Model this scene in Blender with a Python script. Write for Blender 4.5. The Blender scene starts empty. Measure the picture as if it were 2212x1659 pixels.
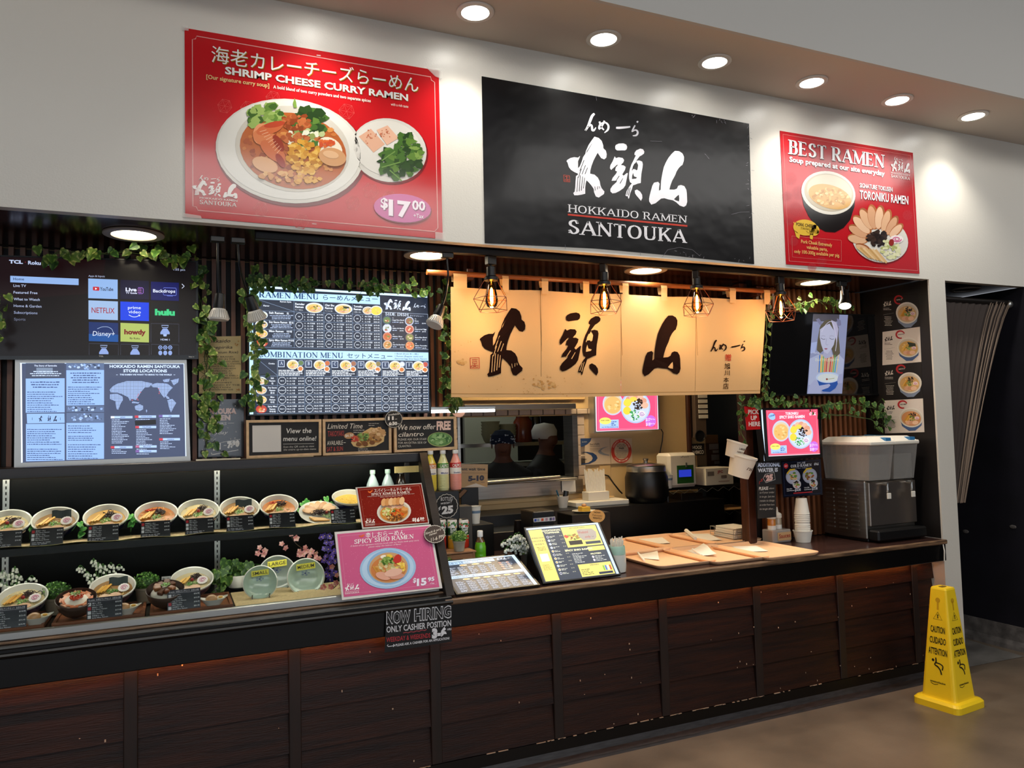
import bpy,bmesh,math,random
from mathutils import Vector,Matrix
# ------------------------------------------------------------------ camera, world, exposure
W,H,FPX=2212.0,1659.0,1661.0
YAW,PITCH,ROLL=0.416827,0.0543679,-0.0246476
CAM=Vector((0.0,0.0,1.68))
_f=Vector((math.sin(YAW)*math.cos(PITCH),math.cos(YAW)*math.cos(PITCH),math.sin(PITCH)))
_r=Vector((math.cos(YAW),-math.sin(YAW),0.0))
_u=_r.cross(_f)
_c,_s=math.cos(ROLL),math.sin(ROLL)
CR,CU=_c*_r+_s*_u,-_s*_r+_c*_u
sc=bpy.context.scene
col=sc.collection
cam_d=bpy.data.cameras.new('camera')
cam_d.sensor_width=36.0
cam_d.lens=FPX/W*36.0
cam_d.clip_start=0.05
cam=bpy.data.objects.new('camera',cam_d)
col.objects.link(cam)
cam.matrix_world=Matrix(((CR.x,CU.x,-_f.x,CAM.x),(CR.y,CU.y,-_f.y,CAM.y),(CR.z,CU.z,-_f.z,CAM.z),(0,0,0,1)))
sc.camera=cam
world=bpy.data.worlds.new('world')
sc.world=world
world.use_nodes=True
world.node_tree.nodes['Background'].inputs[0].default_value=(0.86,0.90,1.0,1)
world.node_tree.nodes['Background'].inputs[1].default_value=0.30
sc.view_settings.view_transform='Standard'
sc.view_settings.look='None'
sc.view_settings.gamma=1.0
sc.view_settings.use_curve_mapping=False
sc.view_settings.exposure=0.0
sc.cycles.max_bounces=6
sc.cycles.transparent_max_bounces=12
sc.cycles.caustics_reflective=False
sc.cycles.caustics_refractive=False
sc.cycles.sample_clamp_indirect=4.0
sc.cycles.use_denoising=True
def area_light(name,loc,size,size_y,power,color,direction):
 d=bpy.data.lights.new(name,'AREA')
 d.shape='RECTANGLE'
 d.size,d.size_y,d.energy,d.color=size,size_y,power,color
 o=bpy.data.objects.new(name,d)
 o.location=loc
 o.rotation_euler=Vector(direction).to_track_quat('-Z','Y').to_euler()
 col.objects.link(o)
 return o
 # ceiling light rows of the food hall, behind and above the photographer
area_light('hall_light',(0.5,-2.5,4.6),7.0,1.2,155,(1.0,0.97,0.93),(0.05,0.25,-1))
area_light('hall_light.001',(6.0,-0.5,4.6),5.0,1.2,110,(1.0,0.97,0.93),(-0.05,0.2,-1))
# ------------------------------------------------------------------ helpers
R=random.Random(11)
DW=4.2
FW=3.46
ZB=2.572
ZC=3.603
CT=0.885
XP=4.54
def at(px,py,x=None,y=None,z=None,pl=None):
 d=CR*((px-W/2)/FPX)-CU*((py-H/2)/FPX)+_f
 if y is not None:
  t=(y-CAM.y)/d.y
 elif z is not None:
  t=(z-CAM.z)/d.z
 elif x is not None:
  t=(x-CAM.x)/d.x
 else:
  t=(pl[0]-CAM).dot(pl[1])/d.dot(pl[1])
 return CAM+d*t
def lin(c):
 if isinstance(c,str):
  c=c.lstrip('#')
  c=tuple(int(c[i:i+2],16)/255 for i in(0,2,4))
 return tuple(((v+0.055)/1.055)**2.4 if v>0.04045 else v/12.92 for v in c)
MATS={}
def mat(key,c='#808080',rough=0.5,metal=0.0,spec=0.5,emit=0.0,noise=0.0,nscale=12.0,bump=0.0,bscale=60.0,
stretch=None,c2=None,alpha=1.0,trans=0.0,coat=0.0,sss=0.0):
 if key in MATS:
  return MATS[key]
 m=bpy.data.materials.new(key)
 MATS[key]=m
 m.use_nodes=True
 nt=m.node_tree
 b=nt.nodes['Principled BSDF']
 L=lin(c)
 b.inputs['Base Color'].default_value=(*L,1)
 b.inputs['Roughness'].default_value=rough
 b.inputs['Metallic'].default_value=metal
 b.inputs['Specular IOR Level'].default_value=spec
 b.inputs['Coat Weight'].default_value=coat
 b.inputs['Coat Roughness'].default_value=0.08
 if emit:
  b.inputs['Emission Color'].default_value=(*L,1)
  b.inputs['Emission Strength'].default_value=emit
 if trans:
  b.inputs['Transmission Weight'].default_value=trans
 if alpha<1:
  b.inputs['Alpha'].default_value=alpha
 if noise or bump:
  tc=nt.nodes.new('ShaderNodeTexCoord')
  mp=nt.nodes.new('ShaderNodeMapping')
  nt.links.new(tc.outputs['Object'],mp.inputs['Vector'])
  if stretch:
   mp.inputs['Scale'].default_value=stretch
 if noise:
  n=nt.nodes.new('ShaderNodeTexNoise')
  n.inputs['Scale'].default_value=nscale
  n.inputs['Detail'].default_value=6
  nt.links.new(mp.outputs[0],n.inputs['Vector'])
  rp=nt.nodes.new('ShaderNodeValToRGB')
  a=lin(c2)if c2 else tuple(v*(1-noise)for v in L)
  bb=L if c2 else tuple(min(1,v*(1+noise))for v in L)
  rp.color_ramp.elements[0].position,rp.color_ramp.elements[1].position=0.32,0.68
  rp.color_ramp.elements[0].color=(*a,1)
  rp.color_ramp.elements[1].color=(*bb,1)
  nt.links.new(n.outputs['Fac'],rp.inputs[0])
  nt.links.new(rp.outputs[0],b.inputs['Base Color'])
  if emit:
   nt.links.new(rp.outputs[0],b.inputs['Emission Color'])
 if bump:
  n2=nt.nodes.new('ShaderNodeTexNoise')
  n2.inputs['Scale'].default_value=bscale
  n2.inputs['Detail'].default_value=3
  nt.links.new(mp.outputs[0],n2.inputs['Vector'])
  bp=nt.nodes.new('ShaderNodeBump')
  bp.inputs['Strength'].default_value=bump
  bp.inputs['Distance'].default_value=0.01
  nt.links.new(n2.outputs['Fac'],bp.inputs['Height'])
  nt.links.new(bp.outputs[0],b.inputs['Normal'])
 return m
def print_mat(key,rough=0.5,emit=0.0,spec=0.5,bump=0.0,bscale=4.0,coat=0.0):
 """flat print: colours come from the mesh's own colour attribute"""
 if key in MATS:
  return MATS[key]
 m=mat(key,'#808080',rough,spec=spec,bump=bump,bscale=bscale,coat=coat)
 nt=m.node_tree
 b=nt.nodes['Principled BSDF']
 a=nt.nodes.new('ShaderNodeVertexColor')
 a.layer_name='Col'
 if emit:
  b.inputs['Base Color'].default_value=(0.02,0.02,0.02,1)
  nt.links.new(a.outputs[0],b.inputs['Emission Color'])
  b.inputs['Emission Strength'].default_value=emit
 else:
  nt.links.new(a.outputs[0],b.inputs['Base Color'])
 return m
def glass_mat(key,tint='#ffffff',refl=1.0,rough=0.02):
 if key in MATS:
  return MATS[key]
 m=bpy.data.materials.new(key)
 MATS[key]=m
 m.use_nodes=True
 nt=m.node_tree
 nt.nodes.clear()
 o=nt.nodes.new('ShaderNodeOutputMaterial')
 mx=nt.nodes.new('ShaderNodeMixShader')
 t=nt.nodes.new('ShaderNodeBsdfTransparent')
 t.inputs[0].default_value=(*lin(tint),1)
 g=nt.nodes.new('ShaderNodeBsdfGlossy')
 g.inputs['Roughness'].default_value=rough
 fr=nt.nodes.new('ShaderNodeFresnel')
 fr.inputs[0].default_value=1.45
 ml=nt.nodes.new('ShaderNodeMath')
 ml.operation='MULTIPLY'
 ml.inputs[1].default_value=refl
 nt.links.new(fr.outputs[0],ml.inputs[0])
 nt.links.new(ml.outputs[0],mx.inputs[0])
 nt.links.new(t.outputs[0],mx.inputs[1])
 nt.links.new(g.outputs[0],mx.inputs[2])
 nt.links.new(mx.outputs[0],o.inputs[0])
 return m
class MB:
 """collects geometry, then links it as one mesh object"""
 def __init__(self):
  self.v,self.f,self.c=[],[],[]
 def add(self,vs,fs,c=None):
  n=len(self.v)
  self.v+=[Vector(p)for p in vs]
  self.f+=[tuple(i+n for i in f)for f in fs]
  if c is not None or self.c:
   while len(self.c)<len(self.f)-len(fs):
    self.c.append((0.5,0.5,0.5))
   self.c+=[c or(0.5,0.5,0.5)]*len(fs)
  return self
 def box(self,x0,x1,y0,y1,z0,z1,c=None):
  vs=[(x,y,z)for z in(z0,z1)for y in(y0,y1)for x in(x0,x1)]
  return self.add(vs,[(0,2,3,1),(4,5,7,6),(0,1,5,4),(2,6,7,3),(0,4,6,2),(1,3,7,5)],c)
 def bbox(self,x0,x1,y0,y1,z0,z1,b=0.004,c=None):
  """box with chamfered edges"""
  vs,fs=[],[]
  xs,ys,zs=(x0,x1),(y0,y1),(z0,z1)
  idx={}
  for i in(0,1):
   for j in(0,1):
    for k in(0,1):
     sx,sy,sz=(1-2*i),(1-2*j),(1-2*k)
     for ax in range(3):
      p=[xs[i]+sx*b,ys[j]+sy*b,zs[k]+sz*b]
      p[ax]=(xs[i],ys[j],zs[k])[ax]
      idx[i,j,k,ax]=len(vs)
      vs.append(p)
  for i in(0,1):
   for j in(0,1):
    for k in(0,1):
     fs.append((idx[i,j,k,0],idx[i,j,k,1],idx[i,j,k,2]))
  for s in(0,1):
   fs.append(tuple(idx[s,j,k,0]for j,k in((0,0),(1,0),(1,1),(0,1))))
   fs.append(tuple(idx[j,s,k,1]for j,k in((0,0),(1,0),(1,1),(0,1))))
   fs.append(tuple(idx[j,k,s,2]for j,k in((0,0),(1,0),(1,1),(0,1))))
  for i in(0,1):
   for j in(0,1):
    fs.append((idx[i,j,0,0],idx[i,j,1,0],idx[i,j,1,1],idx[i,j,0,1]))
    fs.append((idx[i,0,j,0],idx[i,1,j,0],idx[i,1,j,2],idx[i,0,j,2]))
    fs.append((idx[0,i,j,1],idx[1,i,j,1],idx[1,i,j,2],idx[0,i,j,2]))
  return self.add(vs,fs,c)
 def hexa(self,p,c=None):
  """8 corners: 4 bottom then 4 top, same winding"""
  return self.add(p,[(3,2,1,0),(4,5,6,7),(0,1,5,4),(1,2,6,5),(2,3,7,6),(3,0,4,7)],c)
 def tube(self,pts,r,n=8,cap=True,c=None):
  pts=[Vector(p)for p in pts]
  rs=r if isinstance(r,(list,tuple))else[r]*len(pts)
  vs,fs=[],[]
  prev=None
  for i,p in enumerate(pts):
   t=(pts[min(i+1,len(pts)-1)]-pts[max(i-1,0)]).normalized()
   if prev is None:
    a=Vector((0,0,1))if abs(t.z)<0.9 else Vector((1,0,0))
    s=t.cross(a).normalized()
   else:
    s=(prev-t*prev.dot(t)).normalized()
   prev=s
   w=t.cross(s)
   for k in range(n):
    an=2*math.pi*k/n
    vs.append(p+(s*math.cos(an)+w*math.sin(an))*rs[i])
  for i in range(len(pts)-1):
   for k in range(n):
    k2=(k+1)%n
    fs.append((i*n+k,i*n+k2,(i+1)*n+k2,(i+1)*n+k))
  if cap:
   fs.append(tuple(range(n-1,-1,-1)))
   fs.append(tuple(range((len(pts)-1)*n,len(pts)*n)))
  return self.add(vs,fs,c)
 def lathe(self,prof,o=(0,0,0),n=24,sx=1.0,sy=1.0,c=None,mtx=None,a0=0.0,caps=(1,1)):
  vs,fs=[],[]
  o=Vector(o)
  for r,z in prof:
   for k in range(n):
    an=2*math.pi*k/n+a0
    p=Vector((r*sx*math.cos(an),r*sy*math.sin(an),z))
    vs.append((mtx@p if mtx else p)+o)
  for i in range(len(prof)-1):
   for k in range(n):
    k2=(k+1)%n
    fs.append((i*n+k,i*n+k2,(i+1)*n+k2,(i+1)*n+k))
  if caps[0]and prof[0][0]>1e-6:
   fs.append(tuple(range(n-1,-1,-1)))
  if caps[1]and prof[-1][0]>1e-6:
   fs.append(tuple(range((len(prof)-1)*n,len(prof)*n)))
  return self.add(vs,fs,c)
 def ball(self,o,r,n=8,m=6,s=(1,1,1),c=None):
  o=Vector(o)
  vs,fs=[o+Vector((0,0,r*s[2]))],[]
  for i in range(1,m):
   th=math.pi*i/m
   for k in range(n):
    an=2*math.pi*k/n
    vs.append(o+Vector((r*s[0]*math.sin(th)*math.cos(an),r*s[1]*math.sin(th)*math.sin(an),r*s[2]*math.cos(th))))
  vs.append(o-Vector((0,0,r*s[2])))
  for k in range(n):
   fs.append((0,1+k,1+(k+1)%n))
   b=1+(m-2)*n
   fs.append((b+(k+1)%n,b+k,len(vs)-1))
  for i in range(m-2):
   for k in range(n):
    k2=(k+1)%n
    fs.append((1+i*n+k,1+(i+1)*n+k,1+(i+1)*n+k2,1+i*n+k2))
  return self.add(vs,fs,c)
 def prism(self,poly,d,c=None):
  """poly: 3D loop, d: extrusion vector"""
  n=len(poly)
  d=Vector(d)
  vs=[Vector(p)for p in poly]+[Vector(p)+d for p in poly]
  fs=[tuple(range(n)),tuple(range(2*n-1,n-1,-1))]
  for i in range(n):
   j=(i+1)%n
   fs.append((j,i,i+n,j+n))
  return self.add(vs,fs,c)
 def grid(self,fn,nu,nv,c=None):
  vs=[fn(i/nu,j/nv)for j in range(nv+1)for i in range(nu+1)]
  fs=[(j*(nu+1)+i,j*(nu+1)+i+1,(j+1)*(nu+1)+i+1,(j+1)*(nu+1)+i)for j in range(nv)for i in range(nu)]
  return self.add(vs,fs,c)
 def build(self,name,m,parent=None,w=True,smooth=False,fixn=True):
  me=bpy.data.meshes.new(name)
  vs=self.v
  if parent is not None and w:
   inv=parent_matrix(parent).inverted()
   vs=[inv@p for p in vs]
  me.from_pydata([tuple(p)for p in vs],[],self.f)
  if self.c:
   while len(self.c)<len(self.f):
    self.c.append((0.5,0.5,0.5))
   ca=me.color_attributes.new('Col','FLOAT_COLOR','CORNER')
   flat=[]
   for f,cc in zip(self.f,self.c):
    flat+=[cc[0],cc[1],cc[2],1.0]*len(f)
   ca.data.foreach_set('color',flat)
  if fixn:
   b=bmesh.new()
   b.from_mesh(me)
   bmesh.ops.recalc_face_normals(b,faces=b.faces)
   b.to_mesh(me)
   b.free()
  if smooth:
   me.shade_smooth()
   if smooth!=2:
    try:
     me.set_sharp_from_angle(angle=math.radians(40))
    except Exception:
     pass
  ms=MATS[m]if isinstance(m,str)else m
  me.materials.append(ms)
  o=bpy.data.objects.new(name,me)
  col.objects.link(o)
  if parent is not None:
   o.parent=parent
  return o
PM={}
def parent_matrix(o):
 m=o.matrix_basis.copy()
 p=o.parent
 while p is not None:
  m=p.matrix_basis@m
  p=p.parent
 return m
def tag(o,label,cat,group=None,kind=None):
 o['label']=label
 o['category']=cat
 if group:
  o['group']=group
 if kind:
  o['kind']=kind
 return o
def struct(o):
 o['kind']='structure'
 return o
def thing(name,label,cat,loc=(0,0,0),rz=0.0,group=None,rot=None):
 o=bpy.data.objects.new(name,None)
 o.empty_display_size=0.05
 col.objects.link(o)
 o.location=loc
 o.rotation_euler=rot if rot else(0,0,rz)
 tag(o,label,cat,group)
 return o
def dup(root,loc=None,rz=None,label=None,parent=None):
 r=root.copy()
 col.objects.link(r)
 if parent is not None:
  r.parent=parent
 if loc is not None:
  r.location=loc
 if rz is not None:
  r.rotation_euler=(root.rotation_euler[0],root.rotation_euler[1],rz)
 if label:
  r['label']=label
 for ch in list(root.children):
  dup(ch,parent=r)
 return r
 # ------------------------------------------------------------------ lettering
_tc={}
_fo=None
def text_mesh(s,bold=0.0,shear=0.0):
 global _fo
 k=(s,bold,shear)
 if k in _tc:
  return _tc[k]
 if _fo is None:
  cu=bpy.data.curves.new('lettering','FONT')
  cu.resolution_u=2
  cu.fill_mode='FRONT'
  _fo=bpy.data.objects.new('lettering',cu)
 cu=_fo.data
 cu.body,cu.offset,cu.shear=s,bold,shear
 me=_fo.to_mesh()
 vs=[(v.co.x,v.co.y)for v in me.vertices]
 fs=[tuple(p.vertices)for p in me.polygons]
 _fo.to_mesh_clear()
 if not vs:
  vs=[(0,0),(1,0),(1,1)]
  fs=[]
 x0,x1=min(v[0]for v in vs),max(v[0]for v in vs)
 wd=max(x1-x0,1e-4)
 cap=0.70
 _tc[k]=([((x-x0)/wd,y/cap)for x,y in vs],fs,wd/cap)
 return _tc[k]
 # serif capitals as strokes: V = thick stem, H = thin, D = thick diagonal, d = thin diagonal, C = curve
SER={
'A':(1.0,[('d',(.08,0),(.5,1)),('D',(.5,1),(.92,0)),('H',(.25,.33),(.76,.33)),('s',.08,0),('s',.92,0)]),
'B':(.85,[('V',.2),('C',[(.2,.97),(.62,.97),(.76,.75),(.6,.53),(.2,.53)]),('C',[(.2,.53),(.68,.53),(.84,.28),(.66,.03),(.2,.03)]),('s',.14,0),('s',.14,1)]),
'C':(.92,[('C',[(.88,.72),(.72,.95),(.45,.97),(.2,.8),(.12,.5),(.2,.2),(.45,.03),(.72,.05),(.9,.26)])]),
'D':(.98,[('V',.2),('C',[(.2,.97),(.55,.97),(.82,.8),(.9,.5),(.82,.2),(.55,.03),(.2,.03)]),('s',.14,0),('s',.14,1)]),
'E':(.82,[('V',.2),('H',(.2,.97),(.82,.97)),('H',(.2,.52),(.68,.52)),('H',(.2,.03),(.85,.03)),('T',.82,.97,-.2),('T',.85,.03,.22),('T',.68,.43,.18),('s',.14,0),('s',.14,1)]),
'F':(.78,[('V',.2),('H',(.2,.97),(.8,.97)),('H',(.2,.52),(.66,.52)),('T',.8,.97,-.2),('T',.66,.43,.18),('s',.2,0),('s',.14,1)]),
'G':(1.0,[('C',[(.86,.74),(.72,.95),(.45,.97),(.2,.8),(.12,.5),(.2,.2),(.45,.03),(.68,.06),(.84,.2)]),('W',.84,0,.42),('s',.84,.42)]),
'H':(1.05,[('V',.2),('V',.85),('H',(.2,.52),(.85,.52)),('s',.2,0),('s',.2,1),('s',.85,0),('s',.85,1)]),
'I':(.5,[('V',.5),('s',.5,0),('s',.5,1)]),
'J':(.6,[('W',.6,.2,1),('C',[(.6,.25),(.5,.04),(.28,.02),(.15,.18)]),('s',.6,1)]),
'K':(1.0,[('V',.2),('d',(.28,.42),(.82,.98)),('D',(.45,.58),(.88,.0)),('s',.2,0),('s',.2,1),('s',.82,1),('s',.9,0)]),
'L':(.8,[('V',.2),('H',(.2,.03),(.84,.03)),('T',.84,.03,.25),('s',.14,0),('s',.2,1)]),
'M':(1.25,[('d2',.14),('D',(.14,1),(.5,.05)),('d',(.5,.05),(.86,1)),('V',.87),('s',.13,0),('s',.1,1),('s',.87,0),('s',.9,1)]),
'N':(1.05,[('d2',.16),('D',(.14,1),(.86,.02)),('d2',.86),('s',.16,0),('s',.12,1),('s',.86,1)]),
'O':(1.02,[('C',[(.5,.98),(.22,.86),(.11,.5),(.22,.14),(.5,.02),(.78,.14),(.89,.5),(.78,.86),(.5,.98)])]),
'P':(.84,[('V',.2),('C',[(.2,.97),(.65,.97),(.84,.72),(.65,.46),(.2,.46)]),('s',.2,0),('s',.14,1)]),
'R':(.98,[('V',.2),('C',[(.2,.97),(.6,.97),(.76,.74),(.6,.5),(.2,.5)]),('D',(.48,.5),(.84,0)),('s',.2,0),('s',.14,1),('s',.88,0)]),
'S':(.78,[('C',[(.82,.76),(.68,.95),(.45,.97),(.22,.84),(.24,.64),(.5,.52),(.78,.38),(.82,.18),(.6,.03),(.36,.04),(.14,.26)]),('T',.82,.97,-.2),('T',.14,.03,.22)]),
'T':(.9,[('V',.5),('H',(.08,.97),(.92,.97)),('T',.08,.97,-.22),('T',.92,.97,-.22),('s',.5,0)]),
'U':(1.0,[('W',.2,.25,1),('C',[(.2,.3),(.28,.08),(.5,.02),(.74,.08),(.82,.3)]),('w',.82,.25,1),('s',.2,1),('s',.82,1)]),
'V':(.98,[('D',(.1,1),(.5,0)),('d',(.5,0),(.9,1)),('s',.1,1),('s',.9,1)]),
'W':(1.3,[('D',(.06,1),(.3,0)),('d',(.3,0),(.5,.9)),('D',(.5,.9),(.72,0)),('d',(.72,0),(.94,1)),('s',.06,1),('s',.94,1)]),
'X':(.98,[('D',(.12,1),(.88,0)),('d',(.12,0),(.88,1)),('s',.12,0),('s',.88,0),('s',.12,1),('s',.88,1)]),
'Y':(.95,[('D',(.1,1),(.5,.45)),('d',(.5,.45),(.9,1)),('W',.5,0,.5),('s',.1,1),('s',.9,1),('s',.5,0)]),
'Z':(.85,[('H',(.12,.97),(.88,.97)),('D',(.88,.97),(.12,.03)),('H',(.12,.03),(.88,.03))]),
}
def serif_mesh(s,wt=0.16,thin=0.06):
 k=('serif',s,wt,thin)
 if k in _tc:
  return _tc[k]
 V,Fc=[],[]
 x=0.0
 def quad(a,b,c,d):
  n=len(V)
  V.extend([a,b,c,d])
  Fc.append((n,n+1,n+2,n+3))
 def stroke(p,q,w0,w1):
  dx,dy=q[0]-p[0],q[1]-p[1]
  l=math.hypot(dx,dy)or 1
  nx,ny=-dy/l,dx/l
  quad((p[0]+nx*w0/2,p[1]+ny*w0/2),(p[0]-nx*w0/2,p[1]-ny*w0/2),(q[0]-nx*w1/2,q[1]-ny*w1/2),(q[0]+nx*w1/2,q[1]+ny*w1/2))
 for ch in s:
  if ch==' ':
   x+=0.35
   continue
  if ch not in SER:
   vs,fs,asp=text_mesh(ch,0.01)
   n=len(V)
   V.extend([(x+.05+a*asp,b)for a,b in vs])
   Fc.extend([tuple(i+n for i in f)for f in fs])
   x+=asp+0.1
   continue
  wd,ops=SER[ch]
  wd*=0.82
  def T(p):
   return(x+p[0]*wd,p[1])
  for op in ops:
   t=op[0]
   if t=='V':
    stroke(T((op[1],0)),T((op[1],1)),wt,wt)
   elif t=='d2':
    stroke(T((op[1],0)),T((op[1],1)),thin,thin)
   elif t=='W':
    stroke(T((op[1],op[2])),T((op[1],op[3])),wt,wt)
   elif t=='w':
    stroke(T((op[1],op[2])),T((op[1],op[3])),thin*1.2,thin*1.2)
   elif t=='H':
    stroke(T(op[1]),T(op[2]),thin,thin)
   elif t=='D':
    stroke(T(op[1]),T(op[2]),wt,wt)
   elif t=='d':
    stroke(T(op[1]),T(op[2]),thin*1.15,thin*1.15)
   elif t=='s':
    quad(T((op[1]-.15/wd,op[2]-.03)),T((op[1]+.15/wd,op[2]-.03)),T((op[1]+.15/wd,op[2]+.03)),T((op[1]-.15/wd,op[2]+.03)))
   elif t=='T':
    quad(T((op[1]-.03/wd,op[2])),T((op[1]+.03/wd,op[2])),T((op[1]+.03/wd,op[2]+op[3])),T((op[1]-.06/wd,op[2]+op[3]*.1)))
   elif t=='C':
    pts=[T(p)for p in smooth(op[1],3)]
    ws=[]
    for i in range(len(pts)):
     a,b=pts[max(i-1,0)],pts[min(i+1,len(pts)-1)]
     l=math.hypot(b[0]-a[0],b[1]-a[1])or 1
     v=abs(b[1]-a[1])/l
     ws.append(thin+(wt-thin)*v**1.5)
    n=len(V)
    for i,p in enumerate(pts):
     a,b=pts[max(i-1,0)],pts[min(i+1,len(pts)-1)]
     l=math.hypot(b[0]-a[0],b[1]-a[1])or 1
     nx,ny=-(b[1]-a[1])/l,(b[0]-a[0])/l
     V.append((p[0]+nx*ws[i]/2,p[1]+ny*ws[i]/2))
     V.append((p[0]-nx*ws[i]/2,p[1]-ny*ws[i]/2))
    for i in range(len(pts)-1):
     Fc.append((n+2*i,n+2*i+1,n+2*i+3,n+2*i+2))
  x+=wd+0.06
 x0,x1=min(v[0]for v in V),max(v[0]for v in V)
 _tc[k]=([((a-x0)/(x1-x0),b)for a,b in V],Fc,x1-x0)
 return _tc[k]
def smooth(pts,k=3):
 """Catmull-Rom resampling of a 2D/3D polyline"""
 out=[]
 n=len(pts)
 dim=len(pts[0])
 for i in range(n-1):
  p0,p1,p2,p3=pts[max(i-1,0)],pts[i],pts[i+1],pts[min(i+2,n-1)]
  for j in range(k):
   t=j/k
   out.append(tuple(0.5*(2*p1[a]+(p2[a]-p0[a])*t+(2*p0[a]-5*p1[a]+4*p2[a]-p3[a])*t*t+(3*p1[a]-p0[a]-3*p2[a]+p3[a])*t**3)for a in range(dim)))
 out.append(tuple(pts[-1]))
 return out
class Print:
 """flat print on a plane; P maps layout coordinates to a point of the plane, n is the plane's normal"""
 def __init__(self,P,n,step=0.0005,base=0.0008):
  self.P,self.n,self.mb,self.step,self.base=P,Vector(n).normalized(),MB(),step,base
 def _off(self,l):
  return self.n*(self.base+self.step*l)
 def poly(self,pts,c,l=0):
  self.mb.add([self.P(*p)+self._off(l)for p in pts],[tuple(range(len(pts)))],lin(c))
 def rect(self,x0,y0,x1,y1,c,l=0):
  self.poly([(x0,y0),(x1,y0),(x1,y1),(x0,y1)],c,l)
 def quad(self,p,u,v,c,l=0):
  """rectangle given in layout fractions u,v of the quad p (tl,tr,br,bl)"""
  self.poly([lerp4(p,a,b)for a,b in((u[0],v[0]),(u[1],v[0]),(u[1],v[1]),(u[0],v[1]))],c,l)
 def ell(self,cx,cy,rx,ry,c,l=0,n=20,rot=0.0,a0=0,a1=360):
  cr,sr=math.cos(math.radians(rot)),math.sin(math.radians(rot))
  pts=[]
  full=abs(a1-a0)>=360
  for k in range(n if full else n+1):
   an=math.radians(a0+(a1-a0)*k/n)
   x,y=rx*math.cos(an),ry*math.sin(an)
   pts.append((cx+x*cr-y*sr,cy+x*sr+y*cr))
  self.poly(pts,c,l)
 def line(self,pts,w,c,l=0,closed=False):
  ws=w if isinstance(w,(list,tuple))else[w]*len(pts)
  if closed:
   pts=list(pts)+[pts[0]]
   ws=list(ws)+[ws[0]]
  vs=[]
  for i,p in enumerate(pts):
   if closed:
    a,b=pts[i-1 if i else len(pts)-2],pts[i+1 if i<len(pts)-1 else 1]
   else:
    a,b=pts[max(i-1,0)],pts[min(i+1,len(pts)-1)]
   q=math.hypot(b[0]-a[0],b[1]-a[1])or 1
   nx,ny=-(b[1]-a[1])/q*ws[i]/2,(b[0]-a[0])/q*ws[i]/2
   vs+=[(p[0]+nx,p[1]+ny),(p[0]-nx,p[1]-ny)]
  o=self._off(l)
  self.mb.add([self.P(*p)+o for p in vs],[(2*i,2*i+1,2*i+3,2*i+2)for i in range(len(pts)-1)],lin(c))
 def blob(self,cx,cy,r,c,l=0,n=7,jit=0.35,sy=1.0):
  self.poly([(cx+r*(1+R.uniform(-jit,jit))*math.cos(2*math.pi*k/n),cy+sy*r*(1+R.uniform(-jit,jit))*math.sin(2*math.pi*k/n))for k in range(n)],c,l)
 def text(self,s,p0,p1,h,c,l=1,bold=0.0,shear=0.0,serif=False,wt=0.16,thin=0.06):
  """p0: baseline start; p1: baseline end (or None: natural width); h: capital height in layout units (may be a vector)"""
  vs,fs,asp=serif_mesh(s,wt,thin)if serif else text_mesh(s,bold,shear)
  A=self.P(*p0)
  up=self.P(p0[0],p0[1]-h)-A if not isinstance(h,tuple)else self.P(p0[0]+h[0],p0[1]-h[1])-A
  if p1 is None:
   d=(self.P(p0[0]+abs(h if not isinstance(h,tuple)else h[1]),p0[1])-A).normalized()*(asp*up.length)
  else:
   d=self.P(*p1)-A
  o=self._off(l)
  self.mb.add([A+d*x+up*y+o for x,y in vs],fs,lin(c))
 def ctext(self,s,cx,y,h,c,l=1,maxw=None,**k):
  vs,fs,asp=serif_mesh(s)if k.get('serif')else text_mesh(s,k.get('bold',0),k.get('shear',0))
  w=asp*h
  if maxw:
   w=min(w,maxw)
  self.text(s,(cx-w/2,y),(cx+w/2,y),h,c,l,**k)
 def shape(self,polys,box,c,l=1,bg=None):
  """a glyph of outlines in a unit box placed in box (x0,y0,x1,y1) or a 4-corner quad"""
  q=box if len(box)==4 and isinstance(box[0],tuple)else[(box[0],box[1]),(box[2],box[1]),(box[2],box[3]),(box[0],box[3])]
  for kind,pts in polys:
   if kind=='hole':
    if bg:
     self.poly([lerp4(q,*p)for p in pts],bg,l+1)
   else:
    self.poly([lerp4(q,*p)for p in pts],c,l)
 def build(self,name,m,parent=None,w=True):
  o=self.mb.build(name,m,parent,w=w,fixn=False)
  self.mb=MB()
  return o
def lerp4(q,u,v):
 a=((q[0][0]*(1-u)+q[1][0]*u),(q[0][1]*(1-u)+q[1][1]*u))
 b=((q[3][0]*(1-u)+q[2][0]*u),(q[3][1]*(1-u)+q[2][1]*u))
 return(a[0]*(1-v)+b[0]*v,a[1]*(1-v)+b[1]*v)
def yplane(y):
 return(lambda a,b:at(a,b,y=y)),(0,-1,0)
def xplane(x):
 return(lambda a,b:at(a,b,x=x)),(-1,0,0)
def gplane(p,n):
 p,n=Vector(p),Vector(n).normalized()
 return(lambda a,b:at(a,b,pl=(p,n))),n
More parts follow.
